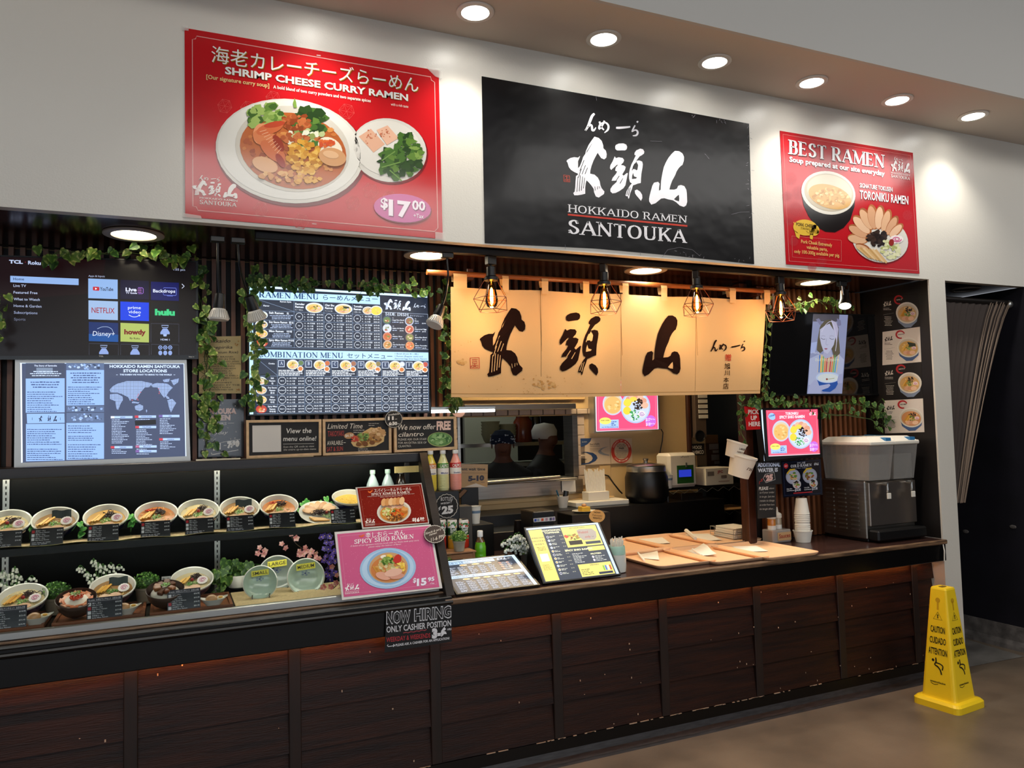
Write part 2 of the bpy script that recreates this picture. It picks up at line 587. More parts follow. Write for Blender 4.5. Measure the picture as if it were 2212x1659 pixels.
 # ================================================================== THE SETTING
mat('floor','#80705f',0.34,noise=1,nscale=2.2,c2='#5f5347',bump=0.06,bscale=90,spec=0.45)
mat('floor_grey','#7d7974',0.7,noise=1,nscale=5,c2='#5b5753',bump=0.15,bscale=40)
mat('white_paint','#dcd7cc',0.32,bump=0.08,bscale=130,spec=0.5)
mat('white_dimmed','#cfc2b4',0.75)  # same white paint as the fascia, soffit's dimness mixed into the colour
mat('header_paint','#c9c6c0',0.8)
mat('dark_wall','#15131c',0.6,noise=0.3,nscale=4)
mat('concrete','#66605c',0.75,noise=0.4,nscale=14,bump=0.3,bscale=40)
mat('black_panel','#0c0a0a',0.28,spec=0.4)
mat('booth_ceiling','#2a1208',0.16,spec=0.6,noise=0.4,nscale=3,stretch=(1,18,1))
mat('side_black','#1b1716',0.4)
mat('slat','#74462a',0.4,noise=0.4,nscale=5,stretch=(6,6,.6))
mat('slat_back','#0b0706',0.6)
mat('plank','#33170a',0.45,spec=0.3,noise=1,nscale=3.0,stretch=(1.0,8,14),c2='#1a0a06',bump=0.25,bscale=20)
mat('post_wood','#1d0e08',0.5,noise=0.4,nscale=4,stretch=(8,8,1))
mat('black_lacquer','#060505',0.3,spec=0.35,bump=0.05,bscale=12)
mat('counter_top','#3a2622',0.22,noise=0.35,nscale=5,stretch=(1,12,1),spec=0.5)
mat('counter_edge','#8a6a4c',0.5,noise=1,nscale=6,stretch=(1.2,10,14),c2='#2f211a')
mat('edge_chip','#c8a98e',0.7)
mat('alu','#b9b9b4',0.3,metal=0.9)
mat('steel','#a9a49c',0.28,metal=1.0,noise=0.12,nscale=3,stretch=(1,1,30))
mat('frame_dark','#1d140f',0.35,noise=0.4,nscale=5,stretch=(1,1,10))
mat('beige_wall','#d6b683',0.55,noise=0.06,nscale=2)
mat('beige_trim','#cfae7c',0.5)
mat('tile','#c3b0a0',0.3)
mat('grout','#6a5f58',0.8)
mat('kitchen_dark','#1a1512',0.6)
mat('kitchen_white','#a9aa9c',0.6)
mat('dark_brown','#3b1c0e',0.35,noise=0.4,nscale=5,stretch=(8,8,1))
struct(MB().box(-5,9,-5,7.5,-0.05,0).build('floor','floor'))
MB().add([at(2090,1441,z=.002),at(2212,1418,z=.002),(5.506,4.6,.002),(4.7,4.6,.002),(4.7,3.62,.002)],[(0,1,2,3,4)]).build('concrete_patch','floor_grey',bpy.data.objects['floor'])
wf=struct(MB().box(-4,8,FW,FW+.05,ZB,ZC+.02).build('wall_front','white_paint'))
struct(MB().box(-4,8,2.95,FW+.05,ZC,ZC+.05).build('ceiling','white_dimmed'))
struct(MB().box(-4,8,2.93,2.95,ZC,6.5).build('wall_upper','header_paint'))
# pillar between the stall and the curtained passage
t1=struct(MB().box(XP,4.692,FW,FW+.14,0,ZB).build('trim_1','white_paint'))
MB().box(4.692,4.715,FW+.03,FW+.5,0,at(2060,970,y=FW).z).build('corner_guard',mat('guard','#3a352f',0.4,metal=0.3),t1)
struct(MB().box(4.60,4.69,FW+.14,5.2,0,ZB).build('wall_passage_left','dark_wall'))
struct(MB().box(5.506,5.60,2.2,5.6,0,ZB).build('wall_right','dark_wall'))
struct(MB().box(5.55,5.60,-3,2.2,0,3.6).build('wall_right_front','dark_wall'))
struct(MB().box(4.6,5.6,5.2,5.28,0,ZB).build('wall_passage_back','dark_wall'))
b=MB()
b.prism([(5.506,2.2,0),(5.47,2.2,0),(5.478,2.2,.03),(5.494,2.2,.06),(5.498,2.2,.165),(5.506,2.2,.165)],(0,3.0,0))
struct(b.build('baseboard_right','concrete'))
struct(MB().box(4.69,5.6,FW+.05,5.28,ZB+.02,ZB+.06).build('ceiling_passage','black_panel'))
struct(MB().box(-9,10,-9,2.93,4.75,4.8).build('ceiling_hall',mat('hall_ceiling','#3a3836',0.8)))
wh=struct(MB().box(-9,10,-9.1,-9,0,4.75).build('wall_hall_back',mat('hall_wall','#6a645e',0.8)))
for i in range(5):
 MB().box(-7+i*3,-4.6+i*3,-9,-8.98,.9,3.6).build('glow_pane',mat('pane_glow','#dfe9f5',0.4,emit=2.5),wh)  # unseen glowing panes, added for reflections in the glossy banner and poster
 # stall shell
struct(MB().box(-4,XP,FW+.05,DW+.06,ZB+.005,ZB+.05).build('ceiling_stall','booth_ceiling'))
ws_=struct(MB().box(XP,4.60,FW+.14,7.0,0,ZB).build('wall_stall_side','side_black'))
MB().box(XP-.0006,XP,FW+.012,FW+.142,CT+.001,ZB).build('side_lining','side_black',ws_)
# slatted back wall: backing board, single slats in front of it
wb=struct(MB().box(-4,1.50,DW+.02,DW+.05,.9,ZB).build('wall_back','slat_back'))
wv=struct(MB().box(1.50,3.46,DW+.02,DW+.05,1.98,ZB).build('wall_back_valance','slat_back'))
YR=4.02
wr=struct(MB().box(3.46,XP,YR+.02,YR+.05,.8,ZB).build('wall_back_right','slat_back'))
def slats(x0,x1,y,z0,z1,parent,pitch=.0465,w=.021):
 base=MB().box(-w/2,w/2,-.018,.016,z0,z1).build('slat','slat',None)
 base.parent=parent
 n=int((x1-x0)/pitch)
 for i in range(n):
  o=base if i==0 else base.copy()
  if i:
   col.objects.link(o)
   o.parent=parent
  o.location=(x0+(i+.5)*pitch,y,0)
slats(-.85,1.50,DW,1.55,ZB,wb)
slats(1.50,3.46,DW,2.0,ZB,wv)
slats(3.56,XP,YR,.89,ZB,wr)
# kitchen: beige wall with the pass-through window
YK=5.25
wx0,wx1=at(985,900,y=YK).x,at(1243,900,y=YK).x
wz0,wz1=at(1240,1050,y=YK).z,at(1240,897,y=YK).z
wxr=at(1502,900,y=YK).x
b=MB()
b.box(1.0,wx0,YK,YK+.12,0,2.6).box(wx1,wxr,YK,YK+.12,0,2.6)
b.box(wx0,wx1,YK,YK+.12,0,wz0).box(wx0,wx1,YK,YK+.12,wz1,2.6)
wk=struct(b.build('wall_kitchen','beige_wall'))
p0,p1=at(990,866,y=YK-.03),at(1243,860,y=YK-.03)
MB().bbox(1.2,wx1+.08,YK-.02,YK,p0.z+.0,p0.z+.13,.004).build('wall_cladding','beige_trim',wk)
# tiled lintel over the window, tile by tile
tz0,tz1=at(1150,897,y=YK-.03).z,at(1150,884,y=YK-.03).z
wt_=MB().box(wx0-.1,at(1282,890,y=YK).x,YK-.02,YK,tz0-.0,tz1).build('tile_backing','grout',wk)
tx=[at(a,890,y=YK-.03).x for a in(992,1018,1044,1070,1097,1121,1147,1173,1198,1222,1246,1270,1281)]
for a,c in zip(tx[:-1],tx[1:]):
 MB().bbox(a+.004,c-.004,YK-.03,YK-.018,tz0+.003,tz1-.003,.003).build('tile','tile',wk)
ztile=[wz0+i*(wz1-wz0)/7 for i in range(8)]
for a,c in zip(ztile[:-1],ztile[1:]):
 MB().bbox(wx0-.10,wx0-.002,YK-.03,YK-.018,a+.003,c-.003,.003).build('tile','tile',wk)
 MB().bbox(wx1+.0,wx1+.07,YK-.012,YK-.001,a+.002,c-.002,.002).build('jamb_tile','tile',wk)
struct(MB().box(1.0,wxr,7.3,7.4,0,3).build('wall_kitchen_far','kitchen_dark'))
struct(MB().box(-1.2,1.0,5.0,5.1,0,2.6).build('wall_kitchen_left','beige_wall'))
struct(MB().box(wxr,5.2,7.0,7.1,0,3).build('wall_store_far','kitchen_dark'))
struct(MB().box(1.0,XP,DW+.05,7.4,2.6,2.65).build('ceiling_kitchen','kitchen_white'))
# steel pass shelf
pw=thing('pass_window','stainless steel frame and sill of the kitchen pass-through','window',(wx0,YK-.1,wz0))
zs=at(1150,1036,y=YK-.1).z
MB().bbox(wx0-.02,at(1240,1020,y=YK-.06).x,YK-.12,YK+.25,zs-.02,zs,.006).build('sill','steel',pw)
MB().tube([at(1048,1043,y=YK-.16),at(1209,1030,y=YK-.16)],.014,10).build('sill_rail','steel',pw,smooth=True)
MB().bbox(wx0-.06,wx1+.03,YK-.04,YK-.031,wz0-.055,zs-.02,.003).build('apron_plate','steel',pw)
MB().bbox(at(1000,868,y=YK-.08).x,at(1242,868,y=YK-.08).x,YK-.1,YK-.031,at(1150,885,y=YK-.06).z,at(1150,872,y=YK-.06).z,.005).build('hood_lip','steel',pw)
MB().box(wx1-.045,wx1,YK-.03,YK+.12,zs,wz1).build('jamb','steel',pw)
MB().box(wx0,wx0+.02,YK-.03,YK+.12,zs,wz1).build('jamb','steel',pw)
# ------------------------------------------------------------------ counter
ct=thing('counter','long dark wooden counter with lapped plank front and black apron','counter',(2.0,3.6,0))
PX=[-2.11+.6435*i for i in range(0,11)]
PY=3.55
rows=[.109,.284,.456,.625,.80]
MB().box(-3,XP-.005,PY+.02,4.1,0,.75).build('carcass','black_panel',ct)
for i in range(len(PX)):
 x=PX[i]
 if x>4.4:
  continue
 MB().bbox(x,x+.052,PY-.022,PY+.02,.109,.76,.003).build('post','post_wood',ct)
 x2=PX[i+1]if i+1<len(PX)and PX[i+1]<4.4 else XP-.01
 for z0,z1 in zip(rows[:-1],rows[1:]):
  pb=MB().hexa([(x+.052,PY-.016,z0),(x2,PY-.016,z0),(x2,PY+.02,z0),(x+.052,PY+.02,z0),
(x+.052,PY+.004,z1+.004),(x2,PY+.004,z1+.004),(x2,PY+.02,z1+.004),(x+.052,PY+.02,z1+.004)])
  pb.build('plank','plank',ct)
MB().box(-3,XP-.005,PY-.02,PY+.03,0,.107).build('toe_board','black_lacquer',ct)
b=MB()
for i in range(90):
 x=R.uniform(-.6,4.5)
 b.box(x,x+R.uniform(.006,.06),PY-.024,PY-.019,.107,.107+R.uniform(.002,.004))
for i in range(60):
 x,z=R.uniform(-.6,4.4),R.choice(rows[:-1])+abs(R.gauss(0,.05))
 b.box(x,x+R.uniform(.002,.006),PY-.019,PY-.0165,z,z+R.uniform(.002,.010))
b.build('paint_chips','edge_chip',ct)['kind']='stuff'
cv=MB()
cv.prism([(-3,PY-.02,0),(-3,PY-.085,0),(-3,PY-.06,.006),(-3,PY-.032,.02),(-3,PY-.02,.05)],(XP+3,0,0))
cv.build('cove_base',mat('cove','#2b2a2c',0.5,noise=0.5,nscale=14,stretch=(1,6,6)),ct)
MB().bbox(-3,XP-.003,3.44,3.475,.75,.862,.004).build('apron','black_lacquer',ct)
MB().box(-3,XP-.003,3.475,3.53,.75,.765).build('apron_underside','black_panel',ct)
MB().box(1.21,XP-.003,3.45,4.62,.845,CT-.001).build('top','counter_top',ct)
MB().bbox(1.15,XP-.003,3.425,3.452,.858,CT,.005).build('top_edge','counter_edge',ct)
b=MB()
b.bbox(-3,1.19,3.43,3.53,.862,.897,.004)
b.tube([(-3,3.432,.872),(1.19,3.432,.872)],.011,8)
b.build('case_ledge','black_lacquer',ct)
MB().bbox(-3,1.19,3.50,3.535,.897,.905,.002).build('ledge_edge','counter_edge',ct)
# warm strip light tucked under the apron
sl=thing('strip_light','warm strip light under the counter apron lighting the top planks','light',(2.0,3.5,.742))
MB().box(-2.5,4.45,3.495,3.507,.741,.7495).build('diffuser',mat('led_warm','#ff9a44',0.5,emit=15.0),sl)
# ================================================================== LAMPS
mat('lamp_white','#fffdf6',0.5,emit=22.0)
mat('lamp_warm','#fff0d0',0.5,emit=16.0)
mat('lamp_trim','#e8e2d6',0.45)
mat('lamp_trim_dark','#8f8174',0.5)
mat('black_metal','#0c0b0b',0.35,metal=0.2)
mat('copper','#5a2e22',0.35,metal=0.7)
mat('bulb_core','#ffb347',0.5,emit=95.0)
def spot(name,loc,power,angle,blend,color,d=(0,0,-1),size=.05):
 l=bpy.data.lights.new(name,'SPOT')
 l.energy,l.spot_size,l.spot_blend,l.color,l.shadow_soft_size=power,math.radians(angle),blend,color,size
 o=bpy.data.objects.new(name,l)
 o.location=loc
 o.rotation_euler=Vector(d).to_track_quat('-Z','Y').to_euler()
 col.objects.link(o)
 return o
ORD=['second','third','fourth','fifth']
def downlight(x,y,z,r,label,trim,glow,group,power,color,angle=120,lit=True,nm='ceiling_downlight'):
 t=thing(nm,label,'light',(x,y,z),group=group)
 MB().lathe([(r,0),(r,-.006),(r*.92,-.010),(r*.74,-.008),(r*.72,.0),(r*.68,.0)],n=36).build('trim',trim,t,w=False,smooth=True)
 MB().lathe([(0.0001,-.003),(r*.72,-.003),(r*.72,-.001),(0.0001,-.001)],n=32).build('lens',glow,t,w=False)
 if lit:
  s=spot('beam',(0,0,-.02),power,angle,.8,color,size=r*.6)
  s.parent=t
 return t
names=['ceiling downlight of the white soffit just left of the leftmost one in view','leftmost white ceiling downlight, above the gap between red poster and black banner',
'white ceiling downlight above the middle of the black banner','white ceiling downlight above the right end of the black banner',
'white ceiling downlight just left of the small red poster','white ceiling downlight above the right half of the small red poster',
'rightmost white ceiling downlight, over the curtained passage']
for k in range(-1,6):
 downlight(1.287+.6868*k,3.222,ZC-.001,.088,names[k+1],'lamp_trim','lamp_white','soffit downlights',34,(1,.95,.86),112)
for i,(x,lb)in enumerate(zip((-.156,1.212,2.546,3.867),('recessed round light in the dark stall ceiling above the left television','recessed round light in the dark stall ceiling beside the menu board',
'recessed round light in the dark stall ceiling above the cloth curtain','recessed round light in the dark stall ceiling above the right television'))):
 downlight(x,3.77,ZB+.003,.125,lb,'lamp_trim_dark','lamp_warm','stall ceiling lights',13,(1,.88,.70),150,nm='recessed_light')
downlight(5.268,3.731,ZB+.018,.10,'unlit recessed light in the ceiling of the dark passage','lamp_trim_dark',mat('lens_off','#4a4038',0.4),'passage light',0,(1,1,1),lit=False,nm='recessed_light')
# track rail
TY=3.57
tr=tag(MB().bbox(.34,at(1835,612,y=TY).x,TY-.018,TY+.018,ZB-.030,ZB+.004,.003).build('light_track','black_metal'),'black lighting track under the front edge of the stall ceiling','track')
def pendant(x,zb,label,rz):
 """cage pendant: zb = height of the cage's widest ring"""
 t=thing('cage_pendant',label,'lamp',(x,TY,ZB-.03),rz,'wire cage pendants on the track')
 z=zb-(ZB-.03)
 MB().bbox(-.026,.026,-.017,.017,-.045,.0,.003).build('track_adapter','black_metal',t,w=False)
 MB().tube([(0,0,-.045),(0,0,z+.155)],.006,8).build('stem','black_metal',t,w=False)
 MB().lathe([(.012,z+.165),(.024,z+.16),(.024,z+.115),(.036,z+.108),(.036,z+.092),(.02,z+.088)],n=20).build('socket','black_metal',t,w=False,smooth=True)
 b=MB()
 n=5
 top=[(.034*math.cos(2*math.pi*k/n),.034*math.sin(2*math.pi*k/n),z+.098)for k in range(n)]
 mid=[(.092*math.cos(2*math.pi*k/n),.092*math.sin(2*math.pi*k/n),z)for k in range(n)]
 bot=[(.076*math.cos(2*math.pi*(k+.5)/n),.076*math.sin(2*math.pi*(k+.5)/n),z-.062)for k in range(n)]
 for k in range(n):
  for p,q in((top[k],mid[k]),(mid[k],mid[(k+1)%n]),(mid[k],bot[k]),(mid[(k+1)%n],bot[k]),(bot[k],bot[(k+1)%n])):
   b.tube([p,q],.0017,5)
 b.build('wire_cage','copper',t,w=False)
 MB().lathe([(.010,z+.09),(.018,z+.07),(.03,z+.01),(.033,z-.015),(.024,z-.04),(.004,z-.05)],n=18).build('bulb',glass_mat('bulb_glass','#ffd9a0',1.0),t,w=False,smooth=2)
 MB().lathe([(.003,z+.055),(.0065,z+.045),(.0085,z+.01),(.0075,z-.022),(.003,z-.032)],n=10).build('filament','bulb_core',t,w=False)
 l=bpy.data.lights.new('glow','POINT')
 l.energy,l.color,l.shadow_soft_size=3.2,(1,.66,.34),.03
 o=bpy.data.objects.new('glow',l)
 o.location=(0,0,z-.075)
 col.objects.link(o)
 o.parent=t
for px,py,lb,rz in((1062,645,'lit wire cage pendant in front of the left end of the cloth curtain',.2),(1306,652,'lit wire cage pendant in front of the middle of the cloth curtain',.75),
(1506,658,'lit wire cage pendant in front of the right half of the cloth curtain',.7),(1687,670,'lit wire cage pendant just right of the cloth curtain, before the right television',.1)):
 p=at(px,py,y=TY)
 pendant(p.x,p.z,lb,rz)
 # spotlight on the track
sx=at(1818,612,y=TY).x
t=thing('track_spotlight','lit black spotlight tilted from the track above the right television','lamp',(sx,TY,ZB-.03))
MB().bbox(-.03,.03,-.017,.017,-.03,0,.003).build('track_adapter','black_metal',t,w=False)
MB().tube([(0,0,-.03),(0.004,0,-.075),(.012,0,-.09)],.006,8).build('stem','steel',t,w=False)
ax=Vector((-.35,-.30,-.85)).normalized()
mt=ax.to_track_quat('-Z','Y').to_matrix()
MB().lathe([(.012,.075),(.026,.07),(.03,.0),(.041,-.03),(.041,-.045),(.036,-.045),(.034,-.03)],(.02,0,-.12),n=24,mtx=mt).build('lamp_head','black_metal',t,w=False,smooth=True)
b=MB()
for k in range(4):
 b.tube([mt@Vector((.022*math.cos(k*1.57),.022*math.sin(k*1.57),.07))+Vector((.02,0,-.12)),mt@Vector((.026*math.cos(k*1.57),.026*math.sin(k*1.57),.12))+Vector((.02,0,-.12))],.004,5)
b.build('heat_fins','black_metal',t,w=False)
MB().lathe([(.0001,-.044),(.035,-.044),(.035,-.040),(.0001,-.040)],(.02,0,-.12),n=24,mtx=mt).build('lens','lamp_warm',t,w=False)
s=spot('beam',Vector((.02,0,-.12))+mt@Vector((0,0,-.05)),6,70,.5,(1,.92,.75),ax,.02)
s.parent=t
# gooseneck clip lamps
def gooseneck(pts,label,y=TY):
 p=[at(a,b,y=yy)for a,b,yy in pts]
 t=thing('gooseneck_lamp',label,'lamp',(p[0].x,p[0].y,ZB-.03),group='unlit gooseneck lamps')
 MB().bbox(p[0].x-.03,p[0].x+.03,TY-.017,TY+.017,ZB-.055,ZB-.03,.003).build('track_adapter','black_metal',t)
 pp=smooth([tuple(q)for q in p[:-1]],5)
 MB().tube([(p[0].x,p[0].y,ZB-.05)]+pp,.005,8).build('gooseneck','black_metal',t,smooth=True)
 e,d=p[-2],(p[-1]-p[-2]).normalized()
 mt=d.to_track_quat('-Z','Y').to_matrix()
 MB().lathe([(.008,.015),(.02,.01),(.026,-.04),(.026,-.055),(.02,-.058)],e,n=20,mtx=mt).build('socket','black_metal',t,smooth=True)
 b=MB()
 prof=[(.026,-.056),(.030,-.062),(.043,-.098),(.040,-.106),(.0,-.108)]
 vs,n=[],48
 b.lathe(prof,e,n=24,mtx=mt)
 b.build('bulb',mat('bulb_white','#e6e2d8',0.5),t,smooth=True)
 b=MB()
 for k in range(24):
  a=2*math.pi*k/24
  b.tube([e+mt@Vector((.031*math.cos(a),.031*math.sin(a),-.063)),e+mt@Vector((.0445*math.cos(a),.0445*math.sin(a),-.099))],.0016,4)
 b.build('bulb_fins',mat('bulb_fin','#b9b5ab',0.5),t)
gooseneck([(470,522,TY),(471,580,TY),(475,640,TY+.02),(474,660,TY+.02)],'unlit black gooseneck lamp hanging straight down beside the left television')
gooseneck([(514,528,TY),(518,575,TY),(530,620,TY+.1),(540,645,TY+.12),(548,668,TY+.13)],'unlit black gooseneck lamp bent over the top left corner of the menu board')
gooseneck([(966,565,TY),(968,600,TY),(962,640,TY+.06),(953,665,TY+.08),(945,685,TY+.07)],'unlit black gooseneck lamp curving down beside the cloth curtain')
# ================================================================== PRINT MOTIFS
def norm(pts,x0,y0,x1,y1):
 return[((a-x0)/(x1-x0),(b-y0)/(y1-y0))for a,b in pts]
_b=(468,610,945,1338)
HI=[('p',norm([(800,612),(850,620),(885,650),(903,700),(905,735),(935,760),(945,800),(940,840),(915,865),(880,855),(850,815),(838,795),(815,840),(790,890),(765,960),(750,1020),(748,1055),(800,1060),(840,1090),(862,1130),(870,1175),(885,1210),(918,1245),(912,1275),(880,1300),(850,1325),(815,1315),(795,1270),(790,1230),(760,1190),(730,1160),(705,1140),(695,1180),(690,1230),(690,1300),(650,1315),(600,1330),(560,1335),(548,1310),(565,1290),(572,1230),(575,1170),(580,1105),(600,1090),(605,1075),(560,1060),(520,1040),(495,1010),(480,960),(468,945),(475,930),(515,900),(560,885),(605,885),(630,860),(620,890),(605,925),(605,960),(605,1010),(625,985),(650,920),(665,870),(690,830),(700,790),(730,720),(770,655)],*_b))]
for q in([(775,685),(768,705),(715,800),(700,825),(706,800)],[(672,905),(680,905),(650,985),(628,1040),(622,1040)],[(690,960),(696,965),(655,1075),(648,1075)],[(640,1010),(646,1015),(612,1120),(605,1120)],[(715,985),(720,990),(690,1070),(684,1066)],
[(600,1110),(606,1110),(596,1290),(588,1290)],[(628,1090),(635,1090),(622,1280),(614,1280)],[(655,1100),(661,1100),(648,1270),(640,1268)],[(680,1110),(686,1112),(672,1240),(665,1240)],[(800,1200),(806,1200),(812,1245),(806,1245)],[(835,1195),(841,1193),(838,1230),(832,1230)],[(855,1190),(860,1190),(864,1215),(858,1216)]):
 HI.append(('hole',norm(q,*_b)))
_b=(1310,660,1743,1325)
TO=[('p',norm(q,*_b))for q in(
[(1375,710),(1385,690),(1420,670),(1480,660),(1515,670),(1527,695),(1520,725),(1500,742),(1450,748),(1400,755),(1378,740)],
[(1370,830),(1385,850),(1420,835),(1470,838),(1488,860),(1478,890),(1455,915),(1450,925),(1480,925),(1508,940),(1500,975),(1480,1010),(1465,1035),(1480,1050),(1525,1010),(1535,1015),(1525,1060),(1515,1110),(1505,1160),(1480,1200),(1430,1240),(1380,1270),(1340,1280),(1315,1260),(1315,1230),(1340,1190),(1390,1140),(1400,1120),(1360,1125),(1330,1130),(1345,1090),(1385,1040),(1400,1010),(1375,1000),(1385,960),(1410,930),(1400,925),(1360,965),(1325,1000),(1310,980),(1315,945),(1345,890)],
[(1618,780),(1620,755),(1640,725),(1690,697),(1725,700),(1743,725),(1738,750),(1710,775),(1685,790),(1655,830),(1640,850),(1680,840),(1715,850),(1724,880),(1718,930),(1705,1000),(1700,1060),(1698,1110),(1660,1122),(1625,1140),(1600,1150),(1585,1200),(1565,1250),(1552,1310),(1540,1320),(1535,1290),(1515,1292),(1505,1285),(1520,1230),(1560,1160),(1585,1130),(1560,1115),(1550,1070),(1550,1010),(1560,960),(1580,900),(1610,840),(1635,785)],
[(1622,1210),(1650,1195),(1690,1215),(1715,1250),(1718,1290),(1700,1325),(1680,1305),(1650,1275),(1625,1245)])]
for q in([(1588,975),(1598,925),(1615,888),(1650,872),(1664,900),(1655,955),(1640,965),(1628,952),(1598,955)],[(1585,1075),(1590,1035),(1600,1000),(1612,1040),(1650,1050),(1635,1065)],[(1640,860),(1648,862),(1600,950),(1590,975),(1585,965)],
[(1545,1190),(1550,1195),(1525,1275),(1518,1275)],[(1565,1180),(1570,1182),(1545,1285),(1538,1280)],[(1420,1060),(1430,1060),(1385,1130),(1378,1128)],[(1470,1080),(1476,1080),(1440,1150),(1432,1146)]):
 TO.append(('hole',norm(q,*_b)))
_b=(420,690,832,1332)
YA=[('p',norm([(445,1332),(422,1300),(420,1270),(428,1230),(440,1180),(455,1120),(475,1080),(520,1065),(535,1085),(530,1120),(528,1165),(545,1150),(548,1090),(552,1040),(565,960),(580,890),(600,840),(630,780),(665,730),(700,692),(745,690),(780,710),(797,745),(795,790),(780,840),(765,850),(740,880),(718,920),(700,970),(670,1030),(650,1090),(640,1135),(690,1130),(720,1115),(735,1080),(765,1068),(800,1075),(822,1110),(828,1150),(830,1200),(832,1250),(820,1290),(795,1310),(750,1300),(715,1270),(680,1252),(630,1248),(585,1240),(550,1250),(520,1280),(490,1310)],*_b)),
('hole',norm([(690,1236),(720,1200),(742,1180),(746,1220),(744,1252),(712,1248)],*_b))]
_hb=(1140,950,1510,1075)
HIRA=[([(1208,950),(1190,972),(1166,1035),(1146,1070)],[14,18,15,11]),([(1146,1070),(1176,1030),(1190,1034),(1193,1060),(1205,1060),(1218,1040)],[8,12,13,14,12,5]),
([(1242,998),(1252,1030),(1272,1050)],[12,12,8]),([(1276,988),(1262,1018),(1240,1048),(1240,1025),(1258,1006),(1285,1000),(1302,1018),(1298,1045),(1275,1068)],[12,11,11,9,9,11,13,13,5]),
([(1354,1024),(1375,1022),(1430,1010),(1450,1004)],[12,15,13,10]),([(1494,968),(1503,958)],[12,9]),([(1482,990),(1470,1015),(1462,1036),(1478,1024),(1494,1024),(1500,1040),(1490,1058),(1466,1064)],[9,10,9,9,11,13,12,5])]
def q4(x0,y0,x1,y1):
 return[(x0,y0),(x1,y0),(x1,y1),(x0,y1)]
def kanji(pr,q,c,l=2,bg=None):
 """the three brush characters in the quad q (tl, tr, br, bl)"""
 for g,(u0,v0,u1,v1)in((HI,(0,0,.333,1)),(TO,(.36,.05,.645,.945)),(YA,(.683,.06,1,.985))):
  pr.shape(g,[lerp4(q,u0,v0),lerp4(q,u1,v0),lerp4(q,u1,v1),lerp4(q,u0,v1)],c,l,bg)
def hira(pr,q,c,l=2):
 w=math.hypot(q[1][0]-q[0][0],q[1][1]-q[0][1])/(_hb[2]-_hb[0])
 for pts,ws in HIRA:
  pp=[lerp4(q,(a-_hb[0])/(_hb[2]-_hb[0]),(b_-_hb[1])/(_hb[3]-_hb[1]))for a,b_ in pts]
  ww=[x*w for x in ws]
  pp2=smooth([(p[0],p[1],x)for p,x in zip(pp,ww)],3)
  pr.line([(p[0],p[1])for p in pp2],[max(p[2],.2*w)for p in pp2],c,l)
def logo(pr,q,c,l=2,words=True,line=None,bg=None,hr=True):
 """whole emblem in quad q: hiragana, brush characters, two lines of lettering"""
 e=lambda u0,v0,u1,v1:[lerp4(q,u0,v0),lerp4(q,u1,v0),lerp4(q,u1,v1),lerp4(q,u0,v1)]
 if hr:
  hira(pr,e(.15,0,.61,.17),c,l)
 kanji(pr,e(0,.16,1,.70),c,l,bg)
 if words:
  a,b_=lerp4(q,0,.82),lerp4(q,1,.82)
  h=math.hypot(q[3][0]-q[0][0],q[3][1]-q[0][1])
  pr.text('HOKKAIDO RAMEN',a,b_,h*.075,c,l,serif=True,wt=.13,thin=.09)
  if line:
   pr.line([lerp4(q,0,.85),lerp4(q,1,.85)],h*.014,line,l)
  pr.text('SANTOUKA',lerp4(q,0,1),lerp4(q,1,1),h*.135,c,l,serif=True,wt=.17,thin=.085)
def squiggle(pr,x0,y0,x1,y1,n,c,h=None,l=2,frac=(.6,1.0),center=False,dy=0.0):
 """rows of lettering too fine to read in the photograph"""
 st=(y1-y0)/n
 h=h or st*.5
 for i in range(n):
  y=y0+st*(i+.8)
  x=x0
  e=x0+(x1-x0)*R.uniform(*frac)
  if center:
   x,e=(x0+x1)/2-(e-x0)/2,(x0+x1)/2+(e-x0)/2
  while x<e-h:
   w=min(h*R.uniform(1.2,4),e-x)
   ya=y+dy*(x-x0)/(x1-x0)
   yb=y+dy*(x+w-x0)/(x1-x0)
   hh=h*R.uniform(.7,1)
   pr.poly([(x,ya),(x+w,yb),(x+w,yb-hh),(x,ya-hh)],c,l)
   x+=w+h*.55
def cluster(pr,cx,cy,rx,ry,n,cols,s,l,jit=.35,nv=6):
 for i in range(n):
  a,r=R.uniform(0,6.283),math.sqrt(R.random())
  pr.blob(cx+rx*r*math.cos(a),cy+ry*r*math.sin(a),s*R.uniform(.6,1.25),R.choice(cols),l+i/max(n,1)*.8,nv,jit,.8)
GREEN=['#5d7f35','#7d9a4a','#3f5f28','#93ad5c']
DKGREEN=['#2f4a22','#466a2c','#5d7f35','#28401f']
BLACKS=['#241a17','#35261f','#120c0c','#3d2c26']
PORK=['#dba98a','#cf9877','#e6bf9f']
YEL=['#d9a341','#e6b651','#c98f30']
def naruto(pr,cx,cy,r,l,sy=.7,pink='#c9658e'):
 n=12
 pr.poly([(cx+r*(1+.1*(k%2))*math.cos(2*math.pi*k/(2*n)),cy+sy*r*(1+.1*(k%2))*math.sin(2*math.pi*k/(2*n)))for k in range(2*n)],'#eadfdd',l)
 pr.line([(cx+r*.75*(1-k/26)*math.cos(k*.55),cy+sy*r*.75*(1-k/26)*math.sin(k*.55))for k in range(20)],r*.16,pink,l+1)
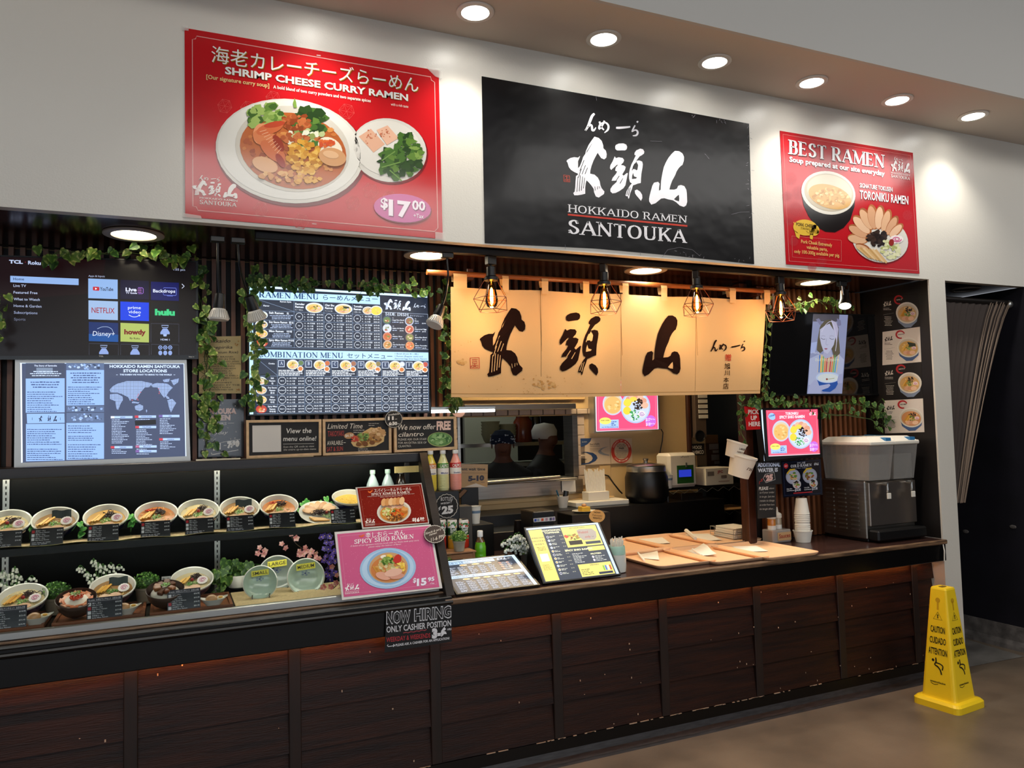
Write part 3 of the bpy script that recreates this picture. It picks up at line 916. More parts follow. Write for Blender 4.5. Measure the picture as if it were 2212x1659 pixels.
def bowl_print(pr,cx,cy,rx,ry,l=2,rot=0,rim='#e2ded2',inner='#c9c2ad',soup='#d9b479',tops='ramen',body=None,fine=1.0):
 """a bowl of ramen as printed on the posters and boards"""
 if body:
  pr.ell(cx,cy+ry*.55,rx*.80,ry*.95,body,l,rot=rot)
 pr.ell(cx,cy,rx,ry,rim,l+1,28,rot)
 pr.ell(cx,cy+ry*.03,rx*.90,ry*.88,inner,l+2,28,rot)
 pr.ell(cx,cy+ry*.10,rx*.82,ry*.74,soup,l+3,28,rot)
 m=min(rx,ry)
 L=l+4
 if tops=='soup':
  cluster(pr,cx,cy+ry*.1,rx*.6,ry*.5,int(14*fine),['#e3bd6d','#cda257','#e9cc8c'],m*.13,L)
  return
 cluster(pr,cx,cy+ry*.1,rx*.7,ry*.6,int(12*fine),['#e3c48a','#cfa564'],m*.14,L)
 if tops in('ramen','nori','spicy'):
  for i in range(4):
   a=cx-rx*.58+i*rx*.09
   pr.line([(a,cy+ry*.32),(a+rx*.34,cy-ry*.30)],m*.10,R.choice(YEL),L+1)
  cluster(pr,cx+rx*.05,cy+ry*.08,rx*.26,ry*.22,int(14*fine),GREEN,m*.085,L+1)
  for i in range(3):
   pr.ell(cx-rx*.2+i*rx*.28,cy+ry*.52,rx*.26,ry*.20,PORK[i%3],L+1+i*.2,12,-8)
  if tops=='nori':
   pr.poly([(cx-rx*.1,cy-ry*.55),(cx+rx*.62,cy-ry*.40),(cx+rx*.66,cy-ry*.02),(cx+rx*.05,cy-ry*.1)],'#2c3526',L+1)
  else:
   cluster(pr,cx+rx*.12,cy-ry*.33,rx*.30,ry*.20,int(16*fine),BLACKS,m*.08,L+1)
  naruto(pr,cx+rx*.5,cy+ry*.05,m*.22,L+2)
 if tops=='kimchi':
  for i in range(5):
   pr.ell(cx-rx*.4+i*rx*.2,cy-ry*.62,rx*.16,ry*.36,PORK[i%3],L+1+i*.1,10,12)
  cluster(pr,cx-rx*.35,cy+ry*.05,rx*.35,ry*.35,int(26*fine),['#c8cf7a','#a9b55a','#dfe0a0'],m*.09,L+2)
  cluster(pr,cx+rx*.25,cy+ry*.15,rx*.4,ry*.35,int(30*fine),['#d3521f','#e2732f','#b8401a'],m*.1,L+2)
  cluster(pr,cx+rx*.02,cy+ry*.52,rx*.5,ry*.28,int(36*fine),['#7a4a26','#94602f','#5f3a1e'],m*.08,L+3)
  pr.ell(cx+rx*.58,cy-ry*.05,rx*.2,ry*.2,'#b97432',L+4)
  pr.ell(cx+rx*.62,cy-ry*.2,rx*.2,ry*.16,'#d99a55',L+5)
  cluster(pr,cx,cy-ry*.08,rx*.12,ry*.12,10,DKGREEN,m*.07,L+4)
 if tops=='shio':
  cluster(pr,cx,cy-ry*.1,rx*.55,ry*.35,int(30*fine),['#d8cfa2','#b9b47a','#c9a96a'],m*.09,L+1)
  cluster(pr,cx-rx*.05,cy-ry*.35,rx*.3,ry*.2,int(26*fine),GREEN,m*.09,L+2)
  pr.ell(cx+rx*.02,cy-ry*.62,rx*.16,ry*.12,'#e8c84a',L+2)
  pr.ell(cx-rx*.2,cy-ry*.58,rx*.18,ry*.12,'#f2ead8',L+2)
  pr.blob(cx+rx*.42,cy-ry*.45,m*.26,'#c23a34',L+3,9,.2)
  cluster(pr,cx+rx*.55,cy+ry*.02,rx*.2,ry*.3,16,['#e8c04a','#f0d468'],m*.09,L+2)
  for i in range(4):
   pr.line([(cx-rx*.72+i*rx*.06,cy-ry*.05+i*4),(cx-rx*.5+i*rx*.06,cy+ry*.35+i*3)],m*.08,'#d49a4a',L+1)
  pr.ell(cx-rx*.25,cy+ry*.52,rx*.36,ry*.22,'#dba590',L+3,16,14)
  pr.ell(cx+rx*.35,cy+ry*.52,rx*.38,ry*.18,'#d29a86',L+3,16,-4)
  pr.ell(cx+rx*.22,cy+ry*.32,rx*.42,ry*.22,'#e2b5a2',L+4,16,-12)
def plate_print(pr,cx,cy,rx,ry,l=2,rim='#aebfe0'):
 """plate of pork, egg, fungus, scallion and fish cake, as on the light boxes"""
 m=min(rx,ry)
 pr.ell(cx,cy,rx,ry,rim,l,30)
 pr.ell(cx,cy,rx*.92,ry*.92,'#c6d3ee',l+1,30)
 for i,a in enumerate((200,225,250,275,300,325,350)):
  pr.ell(cx+rx*.62*math.cos(math.radians(a)),cy+ry*.62*math.sin(math.radians(a)),rx*.26,ry*.2,['#e8b49a','#d99a80'][i%2],l+2+i*.1,12,a)
 pr.ell(cx-rx*.55,cy-ry*.28,rx*.26,ry*.24,'#f0d54a',l+3)
 pr.ell(cx-rx*.58,cy+ry*.22,rx*.27,ry*.25,'#ecd044',l+3)
 pr.ell(cx-rx*.15,cy-ry*.48,rx*.24,ry*.16,'#f2cf52',l+3)
 cluster(pr,cx+rx*.2,cy-ry*.15,rx*.36,ry*.34,46,BLACKS,m*.07,l+4)
 cluster(pr,cx-rx*.05,cy+ry*.5,rx*.42,ry*.3,46,['#3f9a55','#5fb36a','#2f7a42','#d6ecd0'],m*.07,l+4)
 naruto(pr,cx+rx*.42,cy+ry*.42,m*.23,l+6,.9,'#a26bc0')
 # ================================================================== POSTERS ON THE WHITE WALL
mat('tape','#e9e6de',0.2,alpha=0.5)
print_mat('poster_gloss',0.14,spec=0.4,bump=0.16,bscale=2.2,coat=0.25)
print_mat('vinyl_black',0.25,spec=0.22,bump=0.7,bscale=3.0,coat=0.12)
print_mat('paper_print',0.55)
print_mat('chalk',0.7)
print_mat('wood_print',0.5)
print_mat('screen',0.2,emit=1.1,spec=0.2)
print_mat('screen_dim',0.12,emit=0.85)
print_mat('lightbox',0.3,emit=1.3)
print_mat('cloth_print',0.9,spec=0.1)
print_mat('laminate',0.18,coat=0.5)
def board(name,label,cat,quad,P,n,thick,c,m,part='sheet',group=None,k=1.0,o=(0,0),loc=None):
 """flat sign: quad in layout coordinates; k, o map layout to photo pixels"""
 P2=(lambda a,b_:P(o[0]+a/k,o[1]+b_/k))
 cs=[P2(*q)for q in quad]
 n=Vector(n).normalized()
 base=(cs[2]+cs[3])/2
 t=thing(name,label,cat,loc or base,group=group)
 MB().prism(cs,-n*thick,lin(c)).build(part,m,t)
 return t,Print(P2,n)
PY_=FW-.004
k=3.457
t,pr=board('wall_poster','large glossy red poster of shrimp cheese curry ramen on the white wall','poster',[(30,35),(1928,355),(1958,1612),(35,1445)],*yplane(PY_),.003,'#c01a20','poster_gloss',k=k,o=(390,50))
for a,c_ in(((505,640),60),((690,560),55),((1240,660),60),((1420,1250),60),((1290,1340),55),((900,1480),60),((600,1390),55),((330,620),55),((1560,1300),50)):
 for i in range(6):
  an=i*math.pi/3+.2
  pr.line([a,(a[0]+c_*math.cos(an),a[1]+c_*math.sin(an))],2.2,'#d3514c',0)
  pr.line([(a[0]+c_*math.cos(an),a[1]+c_*math.sin(an)),(a[0]+c_*math.cos(an+math.pi/3),a[1]+c_*math.sin(an+math.pi/3))],2.2,'#d3514c',0)
  pr.line([(a[0]+c_*math.cos(an),a[1]+c_*math.sin(an)),(a[0]+c_*.58*math.cos(an+math.pi/6),a[1]+c_*.58*math.sin(an+math.pi/6)),(a[0]+c_*math.cos(an+math.pi/3),a[1]+c_*math.sin(an+math.pi/3))],2.0,'#d3514c',0)
pr.line([(120,97),(1868,402),(1872,425),(1897,442),(1921,1530),(1896,1556),(130,1398),(118,1372),(92,1368),(88,122),(112,118)],5,'#e8b0a8',0,True)
for off,c_ in((9,'#8a3a14'),(4,'#b58a3a'),(0,'#ecebe6')):
 pr.text('海老カレーチーズらーめん',(230+off,283+off),(1775+off,512+off),96,c_,3-off/5)
 pr.text('SHRIMP CHEESE CURRY RAMEN',(332+off*.5,378+off*.5),(1698+off*.5,581+off*.5),52,c_,3-off/5,bold=.03)
pr.text('[Our signature curry soup]',(192,414),(662,482),30,'#e9c98a',2,bold=.02)
pr.text('A bold blend of two curry powders and two separate spices',(692,487),(1420,592),24,'#f0e6d8',2,bold=.02)
pr.text('with a rich taste',(1570,615),(1700,634),20,'#f0e6d8',2)
pr.ell(826,975,566,396,'#6f1013',1,40,7)
pr.ell(816,956,556,388,'#d3cfc4',2,40,7)
pr.ell(812,948,535,368,'#dedbd2',3,40,7)
pr.ell(835,940,430,318,'#cbc5b8',4,40,10)
pr.ell(840,955,402,280,'#b4602e',5,36,12)
cluster(pr,840,955,370,250,90,['#c4753c','#a4512a','#cf8a4a','#93431f'],26,6)
cluster(pr,640,700,130,90,40,GREEN,34,7)
cluster(pr,960,760,130,120,60,DKGREEN,36,7)
cluster(pr,930,870,150,70,40,['#dfe0c8','#8a9a55','#b6c189','#47702f'],26,7.5)
cluster(pr,860,740,110,60,50,['#a5532c','#8a4020','#bb6a3c'],22,8)
cluster(pr,850,860,110,30,20,['#a5532c','#bb6a3c'],20,8.2)
for cx,cy,rx,ry,ro,c_ in((665,790,105,42,-18,'#c6663c'),(640,870,110,60,25,'#d07a4c'),(690,960,115,55,40,'#c76b40'),(730,900,70,30,60,'#93321c'),(600,830,60,80,10,'#dd9468'),(745,1030,60,26,60,'#962f1b'),(700,760,80,22,-10,'#b4452a')):
 pr.ell(cx,cy,rx,ry,c_,9+cx/1e4,16,ro)
for i in range(9):
 pr.line([(590+i*16,815+i*20),(640+i*14,800+i*17)],4,'#e9b48e',10)
pr.ell(630,1060,100,55,'#d7a274',9,18,20)
cluster(pr,930,1000,130,120,85,['#d9a13c','#c98c2c','#e6b757','#b97a22'],24,10)
cluster(pr,760,1150,160,40,22,['#cc8b4b','#dba765'],22,10)
cluster(pr,960,1175,110,25,16,['#d9a13c','#c98c2c'],22,10)
pr.ell(1115,935,100,72,'#e9dcc4',10,20,35)
cluster(pr,1090,905,50,32,20,['#c8502a','#d4672f'],18,11)
pr.ell(1132,1003,103,68,'#cf9a6a',12,24,12)
pr.ell(1120,985,60,28,'#dfb287',13,20,12)
pr.poly([(845,635),(838,600),(850,562),(862,590),(868,635)],'#7a9a45',8)
pr.ell(1562,962,290,240,'#7a1216',1,36,14)
pr.ell(1555,950,284,236,'#cfcbc2',2,36,14)
pr.ell(1545,935,255,205,'#d8d4cb',3,36,14)
pr.poly([(1330,848),(1420,790),(1525,905),(1440,968)],'#d8a88c',4)
pr.poly([(1462,800),(1545,765),(1628,860),(1540,912)],'#dcae93',5)
cluster(pr,1410,850,60,50,14,['#bb6a4a'],6,5)
cluster(pr,1535,830,50,40,14,['#b9603f'],6,6)
cluster(pr,1640,1030,150,120,80,DKGREEN,34,6,.5)
cluster(pr,1685,860,45,60,20,DKGREEN,26,6,.5)
cluster(pr,1760,960,50,50,16,GREEN,22,6.5,.5)
for a in((1500,1030,1600,960),(1560,1100,1650,1180),(1500,1080,1640,1040)):
 pr.line([(a[0],a[1]),(a[2],a[3])],9,'#6f9248',8)
pr.ell(1660,1392,216,108,'#7a1216',3,30,5)
pr.ell(1655,1383,214,106,'#c45a95',4,30,5)
for off,c_ in((6,'#7d2a58'),(0,'#efe3ea')):
 pr.text('$',(1492+off,1378+off),(1548+off,1383+off),72,c_,6-off/10,bold=.03)
 pr.text('17',(1552+off,1432+off),(1718+off,1450+off),112,c_,6-off/10,bold=.04)
 pr.text('00',(1727+off,1392+off),(1826+off,1402+off),68,c_,6-off/10,bold=.03)
pr.text('+Tax',(1738,1452),(1814,1460),30,'#efe3ea',6,bold=.01)
logo(pr,[(85,1132),(425,1160),(425,1388),(85,1348)],'#e9e2dc',4,words=False,bg='#c01a20')
pr.text('HOKKAIDO RAMEN',(143,1312),(424,1336),15,'#e9e2dc',4,bold=.01)
pr.text('SANTOUKA',(143,1350),(420,1374),30,'#e9e2dc',4,serif=True,wt=.17,thin=.09)
pr.build('print','poster_gloss',t)
for q in([(12,20),(60,28),(60,60),(12,55)],[(1830,330),(1950,352),(1950,420),(1900,400)],[(18,1420),(150,1440),(160,1462),(18,1450)],[(1900,1560),(1970,1568),(1972,1622),(1900,1618)],[(980,1495),(1015,1498),(1015,1506),(980,1503)],[(1015,238),(1045,242),(1045,250),(1015,246)]):
 MB().add([pr.P(*p)+pr.n*.004 for p in q],[(0,1,2,3)]).build('clear_tape','tape',t)
k=3.568
t,pr=board('wall_banner','large wrinkled black vinyl banner with white brush characters on the white wall','banner',[(38,52),(600,150),(1480,304),(2098,418),(2112,900),(2138,1500),(1500,1432),(900,1378),(62,1338)],*yplane(PY_),.003,'#0d0c0e','vinyl_black',k=k,o=(1030,150))
hira(pr,[(828,330),(1250,392),(1250,530),(828,478)],'#eceaf0',2)
pr.build('small_characters','vinyl_black',t)
q=[(690,490),(1620,611),(1620,1086),(690,965)]
for g,(u0,v0,u1,v1)in((HI,(0,0,.333,1)),(TO,(.36,.05,.645,.945)),(YA,(.683,.06,1,.985))):
 pr.shape(g,[lerp4(q,u0,v0),lerp4(q,u1,v0),lerp4(q,u1,v1),lerp4(q,u0,v1)],'#eceaf0',2,'#0d0c0e')
 pr.build('brush_character','vinyl_black',t)
pr.text('HOKKAIDO RAMEN',(700,1098),(1620,1184),56,'#e6e4e8',2,serif=True,wt=.125,thin=.085)
pr.build('lettering','vinyl_black',t)
pr.line([(700,1119),(1621,1207)],13,'#c23a2a',2)
pr.build('red_rule','vinyl_black',t)
pr.text('SANTOUKA',(703,1263),(1620,1336),104,'#e6e4e8',2,serif=True,wt=.165,thin=.085)
pr.build('lettering','vinyl_black',t)
pr.line([(668,814),(712,820),(716,868),(670,864)],5,'#b8432f',2,True)
for q in([(676,826),(706,830)],[(690,822),(690,842),(676,856)],[(682,846),(708,848),(708,860),(684,858)],[(695,846),(696,860)]):
 pr.line(q,4,'#b8432f',2)
pr.build('red_stamp','vinyl_black',t)
for i in range(46):
 e=R.random()
 if e<.5:
  x=R.uniform(1500,2120);y=300+(x-1480)*.186+R.uniform(6,30)if R.random()<.4 else 1432+(x-1500)*.107-R.uniform(5,40)
 else:
  x=R.uniform(2085,2120);y=R.uniform(450,1480)
 a,w=R.uniform(0,3.14),R.uniform(6,26)
 pr.line([(x,y),(x+w*math.cos(a),y+w*math.sin(a))],R.uniform(1,2.6),'#8d8a90',1)
for q in([(1335,552),(1425,556)],[(1430,1445),(1470,1390),(1560,1372),(1660,1390),(1720,1440)],[(1960,1118),(2030,1100),(2100,1098)],[(1755,650),(1790,690)],[(918,205),(922,240)],[(680,1350),(682,1385)],[(1260,1405),(1262,1435)]):
 pr.line(q,2,'#77747c',1)
pr.build('scuffs','vinyl_black',t)['kind']='stuff'
k=4.879
t,pr=board('wall_poster','small square red poster headed BEST RAMEN near the pillar','poster',[(122,60),(1522,293),(1592,1568),(188,1468)],*yplane(PY_),.003,'#b3151f','poster_gloss',k=k,o=(1660,270))
for a,r_ in(((230,560),62),((318,715),60),((285,900),72),((195,745),45),((1455,620),60),((1410,755),48),((1465,950),46),((1270,330),50),((1420,340),44),((1140,590),60),((220,1010),36),((265,1230),40),((560,1250),46),((460,1500),40),((560,1440),45)):
 for rr in(1,.74,.48,.24):
  n_=max(5,int(14*rr))
  for i in range(n_):
   an=2*math.pi*i/n_+rr
   pr.line([(a[0]+r_*rr*math.cos(an)+r_*.17*math.cos(j*1.257),a[1]+r_*rr*math.sin(an)+r_*.17*math.sin(j*1.257))for j in range(5)],2.2,'#c43f47',0,True)
pr.line([(152,98),(1498,324),(1572,1536),(217,1434)],3.5,'#e09a94',0,True)
for off,c_ in((8,'#5c0a0e'),(0,'#f1eff0')):
 pr.text('BEST RAMEN',(204+off,300+off),(1222+off,455+off),142,c_,4-off/10,serif=True,wt=.20,thin=.06)
 pr.text('Soup prepared at our site everyday',(216+off*.5,386+off*.5),(1222+off*.5,538+off*.5),52,c_,4-off/10,bold=.03)
 pr.text('SIGNATURE TOKUSEN',(957+off*.5,658+off*.5),(1304+off*.5,704+off*.5),46,c_,4-off/10,bold=.01)
 pr.text('TORONIKU RAMEN',(958+off*.5,776+off*.5),(1470+off*.5,838+off*.5),88,c_,4-off/10,bold=.02)
pr.poly([(345,720),(370,850),(420,960),(500,1070),(600,1125),(700,1132),(790,1085),(860,1000),(905,860),(914,750)],'#120b0b',1)
pr.ell(629,716,288,226,'#d9d4c8',2,40,14)
pr.ell(634,712,262,196,'#b9ad95',3,40,14)
pr.ell(640,700,240,170,'#cfc4ac',3.4,40,14)
pr.ell(643,757,232,122,'#cf9f58',4,36,17)
cluster(pr,650,760,190,90,80,['#dcb36c','#c18f49','#e3c58a','#b9823c'],17,5)
pr.ell(1178,1222,300,238,'#7a0d12',1,36,14)
pr.ell(1175,1212,298,236,'#d5d1c8',2,36,14)
for i,(cx,cy,rx,ry,ro)in enumerate(((940,1200,110,55,10),(950,1120,120,55,28),(985,1050,130,58,45),(1035,990,130,58,60),(1100,970,135,58,80),(1170,975,130,55,95),(1240,1010,125,50,105),(1300,1060,115,50,118),(1345,1110,95,46,135),(990,1290,80,36,20))):
 pr.ell(cx,cy,rx,ry,['#a8663a','#9a5a34'][i%2],3+i*.1,20,ro)
 pr.ell(cx-8,cy+6,rx*.9,ry*.78,['#d8ab86','#cf9d78','#e0b896'][i%3],3.05+i*.1,20,ro)
cluster(pr,1145,1200,88,82,60,BLACKS,26,5,.5)
cluster(pr,1290,1300,105,105,60,['#c3c789','#d6d8a8','#a9b06a','#e0dfb8'],22,5,.5)
naruto(pr,1345,1205,68,6,.6)
pr.ell(1290,1240,26,36,'#8e2014',8)
for i in range(7):
 pr.line([(930+i*32,1290+i*4),(1060+i*30,1400+i*9)],22,['#d8b07a','#c79c62','#e3c292'][i%3],6+i*.1)
pr.ell(385,1082,128,84,'#d9b13a',3,30,6)
pr.ell(482,1110,52,58,'#d9b13a',3,20)
pr.poly([(500,1080),(532,1120),(528,1145),(490,1150)],'#d9b13a',3)
for q in([(270,1110),(330,1150),(322,1200),(290,1180)],[(430,1140),(470,1140),(462,1208),(435,1200)],[(258,1030),(268,1020),(275,1050)]):
 pr.poly(q,'#d9b13a',3)
pr.line([(395,1120),(420,1140),(430,1125),(440,1150)],4,'#5a3b12',5)
pr.line([(450,1150),(465,1125),(500,1115)],3,'#8a6420',5)
pr.text('PORK CHEEK',(288,1060),(482,1087),34,'#3a2410',5,bold=.01)
pr.text('(TORONIKU)',(335,1098),(440,1112),20,'#3a2410',5)
dash=[(245,1170),(765,1216),(765,1436),(250,1392)]
for a,c_ in zip(dash,dash[1:]+dash[:1]):
 n_=34
 for i in range(n_):
  u,v=i/n_,(i+.55)/n_
  pr.line([(a[0]+(c_[0]-a[0])*u,a[1]+(c_[1]-a[1])*u),(a[0]+(c_[0]-a[0])*v,a[1]+(c_[1]-a[1])*v)],3.5,'#c98a80',2)
for s_,p0,p1 in(('Pork Cheek Extremely',(341,1244),(668,1284)),('valuable parts,',(398,1303),(620,1332)),('only 100-300g available per pig.',(268,1348),(748,1392))):
 pr.text(s_,p0,p1,36,'#e0b46a',3,bold=.015)
logo(pr,[(1286,330),(1486,362),(1488,582),(1288,550)],'#efe9e6',4,bg='#b3151f')
pr.build('print','poster_gloss',t)
# ================================================================== SCREENS AND BOARDS IN THE STALL
mat('tv_plastic','#0a0a0b',0.25,spec=0.5)
mat('tv_screen','#050506',0.06,spec=0.6)
mat('frame_silver','#b9b7b2',0.35,metal=0.8)
mat('frame_black','#0a0a0c',0.3)
mat('oak','#d6b184',0.5,noise=0.15,nscale=5,stretch=(6,6,6))
mat('acrylic','#d8dade',0.1,alpha=0.25)
mat('tube_white','#ffffff',0.4,emit=6.0)
mat('tube_cool','#cfe6ff',0.4,emit=2.2)
def ring(mb,outer,inner,d):
 d=Vector(d)
 n=len(outer)
 vs=list(outer)+list(inner)+[p+d for p in outer]+[p+d for p in inner]
 fs=[]
 for i in range(n):
  j=(i+1)%n
  fs+=[(i,j,n+j,n+i),(2*n+i,3*n+i,3*n+j,2*n+j),(i,2*n+i,2*n+j,j),(n+i,n+j,3*n+j,3*n+i)]
 mb.add(vs,fs)
 return mb
def inset(q,dx,dy=None):
 dy=dx if dy is None else dy
 return[(q[0][0]+dx,q[0][1]+dy),(q[1][0]-dx,q[1][1]+dy),(q[2][0]-dx,q[2][1]-dy),(q[3][0]+dx,q[3][1]-dy)]
def boxed(name,label,cat,outer,inner,P,n,depth,fm,c,m,k=1.0,o=(0,0),lip=.006,group=None,fpart='frame',bpart='panel'):
 """framed panel: frame ring of the given depth, panel set back by lip"""
 n=Vector(n).normalized()
 P2=(lambda a,b_:P(o[0]+a/k,o[1]+b_/k))
 O=[P2(*q)for q in outer]
 I=[P2(*q)for q in inner]
 t=thing(name,label,cat,(O[2]+O[3])/2,group=group)
 ring(MB(),[p+n*lip for p in O],[p+n*lip for p in I],-n*depth).build(fpart,fm,t)
 MB().prism(I,-n*(depth-lip),lin(c)).build(bpart,m,t)
 return t,Print(P2,n,.0003,.0006)
 # ---------------------------------------------------------------- left television
k=3.95
t,pr=boxed('television','large black television at the left showing a streaming home screen','television',[(-480,466),(1690,530),(1692,1366),(-480,1372)],[(-450,480),(1670,542),(1675,1332),(-450,1342)],*yplane(4.05),.06,'tv_plastic','#0a0406','screen',k,(0,430),bpart='screen')
pr.poly([(-450,480),(900,520),(860,800),(-450,900)],'#160508',0)
pr.text('TCL',(78,548),(196,552),28,'#b9c6e6',3,bold=.05)
pr.ell(217,539,4,4,'#8a2a3a',3,8)
pr.text('Roku TV',(240,557),(430,566),30,'#b9c6e6',3,bold=.03)
pr.poly([(88,655),(671,680),(671,735),(88,710)],'#8fb0e4',2)
for i,s_ in enumerate(('Home','Live TV','Featured Free','What to Watch','Home & Garden','Subscriptions','Sports')):
 x1=(206,223,320,340,355,320,218)[i]
 y=692+i*57.2
 pr.text(s_,(114+i,y),(x1,y+(x1-114)*.025),22,('#1c2d55','#b3bfdf','#b3bfdf','#b3bfdf','#a5b0d0','#98a3c4','#6a6f86')[i],3,bold=.01)
pr.text('Apps & Inputs',(755,664),(894,667),16,'#b3bfdf',3)
pr.text('1:55 pm',(1480,609),(1578,613),18,'#b3bfdf',3)
pr.line([(1552,725),(1572,744),(1552,762)],6,'#d0d8ee',3)
def tile(x0,y0,x1,y1,c,l=2):
 pr.poly([(x0,y0),(x1,y0+10),(x1,y1+8),(x0,y1)],c,l)
tile(753,678,1004,846,'#8fb3e6')
pr.poly([(795,748),(845,750),(848,756),(848,778),(843,783),(797,780),(793,775),(793,753)],'#c01f2e',3)
pr.poly([(812,756),(830,766),(812,775)],'#f0f0f0',4)
pr.text('YouTube',(854,782),(967,784),30,'#1c2440',3,bold=.02)
tile(1027,690,1270,852,'#07072e')
pr.text('Live',(1072,786),(1166,788),30,'#dfe3ff',3,bold=.04)
pr.text('TV Guide',(1074,808),(1170,810),15,'#dfe3ff',3,bold=.02)
pr.line([(1178,756),(1214,757),(1222,765),(1222,802),(1214,808),(1180,808)],5,'#9a6ad0',3)
for y in(768,782,796):
 pr.line([(1174,y),(1208,y+1)],5,'#b66fc4',3)
tile(1288,705,1526,862,'#0a1058')
pr.text('Backdrops',(1306,796),(1495,800),27,'#dfe6ff',4,bold=.02)
pr.line([(1394,765),(1398,757),(1500,760),(1504,768),(1504,818),(1498,824),(1400,820),(1394,812),(1394,800)],4,'#6d7ee0',3)
pr.line([(1425,826),(1475,828)],4,'#6d7ee0',3)
tile(755,864,1006,1026,'#9dbae2')
pr.text('NETFLIX',(782,970),(978,976),46,'#a0202c',3,bold=.01)
tile(1027,874,1271,1034,'#0b3fe0')
pr.text('prime',(1092,938),(1202,940),26,'#dcebff',3,bold=.01)
pr.text('video',(1096,974),(1202,977),26,'#dcebff',3,bold=.01)
pr.line(smooth([(1098,988),(1130,1004),(1165,1004),(1195,990)],4),5,'#dcebff',3)
pr.line([(1180,988),(1196,989),(1190,1002)],4,'#dcebff',3)
tile(1290,884,1526,1040,'#04060e')
pr.text('hulu',(1322,988),(1492,992),48,'#3ecf86',3,bold=.06)
tile(758,1048,1009,1212,'#0c2a66')
pr.poly([(758,1150),(1009,1158),(1009,1220),(758,1212)],'#14509a',2.5)
pr.text('Disney+',(790,1166),(980,1170),40,'#dfeaff',4,bold=.0,shear=.15)
pr.line(smooth([(830,1108),(870,1092),(920,1092),(955,1112),(966,1140)],4),3,'#bcd4f5',3)
tile(1028,1056,1271,1216,'#aebf63')
pr.text('howdy',(1060,1152),(1244,1156),40,'#7a141c',3,bold=.05)
pr.text('By Roku',(1108,1194),(1194,1197),14,'#4a3a20',3,bold=.02)
for x0,y0,w,tx,hh in((1288,1062,238,'HDMI 1',160),(760,1232,250,'',98),(1030,1238,243,'',92),(1290,1240,236,'',88)):
 pr.line([(x0,y0+hh),(x0,y0),(x0+w,y0+5),(x0+w,y0+hh+2)],2,'#5a6078',2)
for cx,y in((1408,1076),(886,1246),(1152,1250)):
 pr.line([(cx-30,y+2),(cx+30,y+3),(cx+24,y+20),(cx-24,y+20)],5,'#a9bfee',3,True)
 pr.poly([(cx-18,y+28),(cx+18,y+28),(cx+40,y+62),(cx+40,y+78),(cx-40,y+78),(cx-40,y+62)],'#8ea6de',3)
 if cx==1408:
  pr.poly([(cx-16,y+78),(cx+16,y+78),(cx+12,y+96),(cx-12,y+96)],'#a9bfee',3)
pr.text('HDMI 1',(1370,1206),(1448,1208),15,'#b3bfdf',3,bold=.02)
for cx in(1368,1410,1452):
 pr.ell(cx,1267,18,18,'#8ea6de',3,14)
 pr.ell(cx,1267,11,11,'#0a0406',4,12)
 pr.ell(cx,1267,6,6,'#8ea6de',5,10)
 pr.ell(cx,1313,17,20,'#8ea6de',3,14)
pr.build('screen_image','screen',t)
pr2=Print(pr.P,pr.n,.0003,.0068)
pr2.text('TCL',(845,1346),(884,1347),10,'#b0b0b0',1,bold=.04)
pr2.text('Roku TV',(1612,1350),(1658,1351),7,'#d0d0d0',1,bold=.02)
pr2.build('brand_print','paper_print',t)
# ---------------------------------------------------------------- map light box
t,pr=boxed('light_box','silver framed light box with store history and a dotted world map','light box',[(130,104),(1592,108),(1626,968),(122,1030)],[(170,134),(1572,140),(1590,930),(178,986)],*yplane(4.07),.09,'frame_silver','#3c4663','lightbox',k,(0,750))
pr.poly([(172,136),(186,136),(194,984),(180,986)],'#e8f6ff',1)
pr.poly([(170,134),(1572,140),(1572,144),(170,139)],'#cfe4ff',1)
pr.poly([(1566,140),(1572,140),(1590,930),(1582,931)],'#d8eaff',1)
for q in([(220,268),(552,265),(552,556),(220,560)],[(566,196),(888,194),(888,494),(567,498)],[(222,655),(552,652),(552,966),(222,974)],[(566,646),(888,644),(888,952),(567,962)]):
 pr.poly(q,'#8fb3ec',2)
pr.poly([(220,136),(552,136),(552,262),(220,264)],'#39425a',2)
pr.poly([(310,175),(450,176),(450,225),(312,226)],'#74849c',3)
pr.text('The Story of Santouka',(292,165),(486,164),14,'#d6e4ff',4,bold=.02)
squiggle(pr,250,198,530,250,3,'#c9dcff',8,4,(.7,1),True)
for x0,y0,x1,y1 in((566,136,888,192),(567,502,888,552),(567,560,888,642)):
 pr.poly([(x0,y0),(x1,y0),(x1,y1),(x0,y1)],'#55688c',2)
 cluster(pr,(x0+x1)/2,(y0+y1)/2,(x1-x0)*.44,(y1-y0)*.38,30,['#8fb0e8','#2d3a55','#b4ccf4','#6a7fa8'],12,3)
pr.poly([(228,568),(550,566),(552,645),(232,650)],'#8fb4ee',2)
for i,x in enumerate((275,345,420,470,515)):
 if 0<i<4:
  pr.shape([HI,TO,YA][i-1],(x-14,585,x+16,635),'#1a2440',4)
 else:
  pr.line([(x,600),(x,622)],3,'#1a2440',4)
DK='#25396e'
for q,n_,hd in(((232,285,545,350),3,True),((232,372,540,556),10,False),((580,210,880,308),5,True),((580,330,880,490),9,False),((232,690,545,835),8,False),((232,860,540,965),6,False),((580,660,880,735),4,False),((580,750,880,800),3,False),((580,820,880,955),7,False)):
 squiggle(pr,*q,n_,DK,9 if hd else 7,4,(.6,.98),hd)
pr.text('HOKKAIDO RAMEN SANTOUKA',(935,175),(1536,177),24,'#cfe2ff',3,bold=.035)
pr.text('STORE LOCATIONS',(1052,213),(1425,214),24,'#cfe2ff',3,bold=.035)
pr.text('THE RAMEN WE WANT TO BRING TO THE WORLD',(1022,240),(1466,241),12,'#cfe2ff',3,bold=.03)
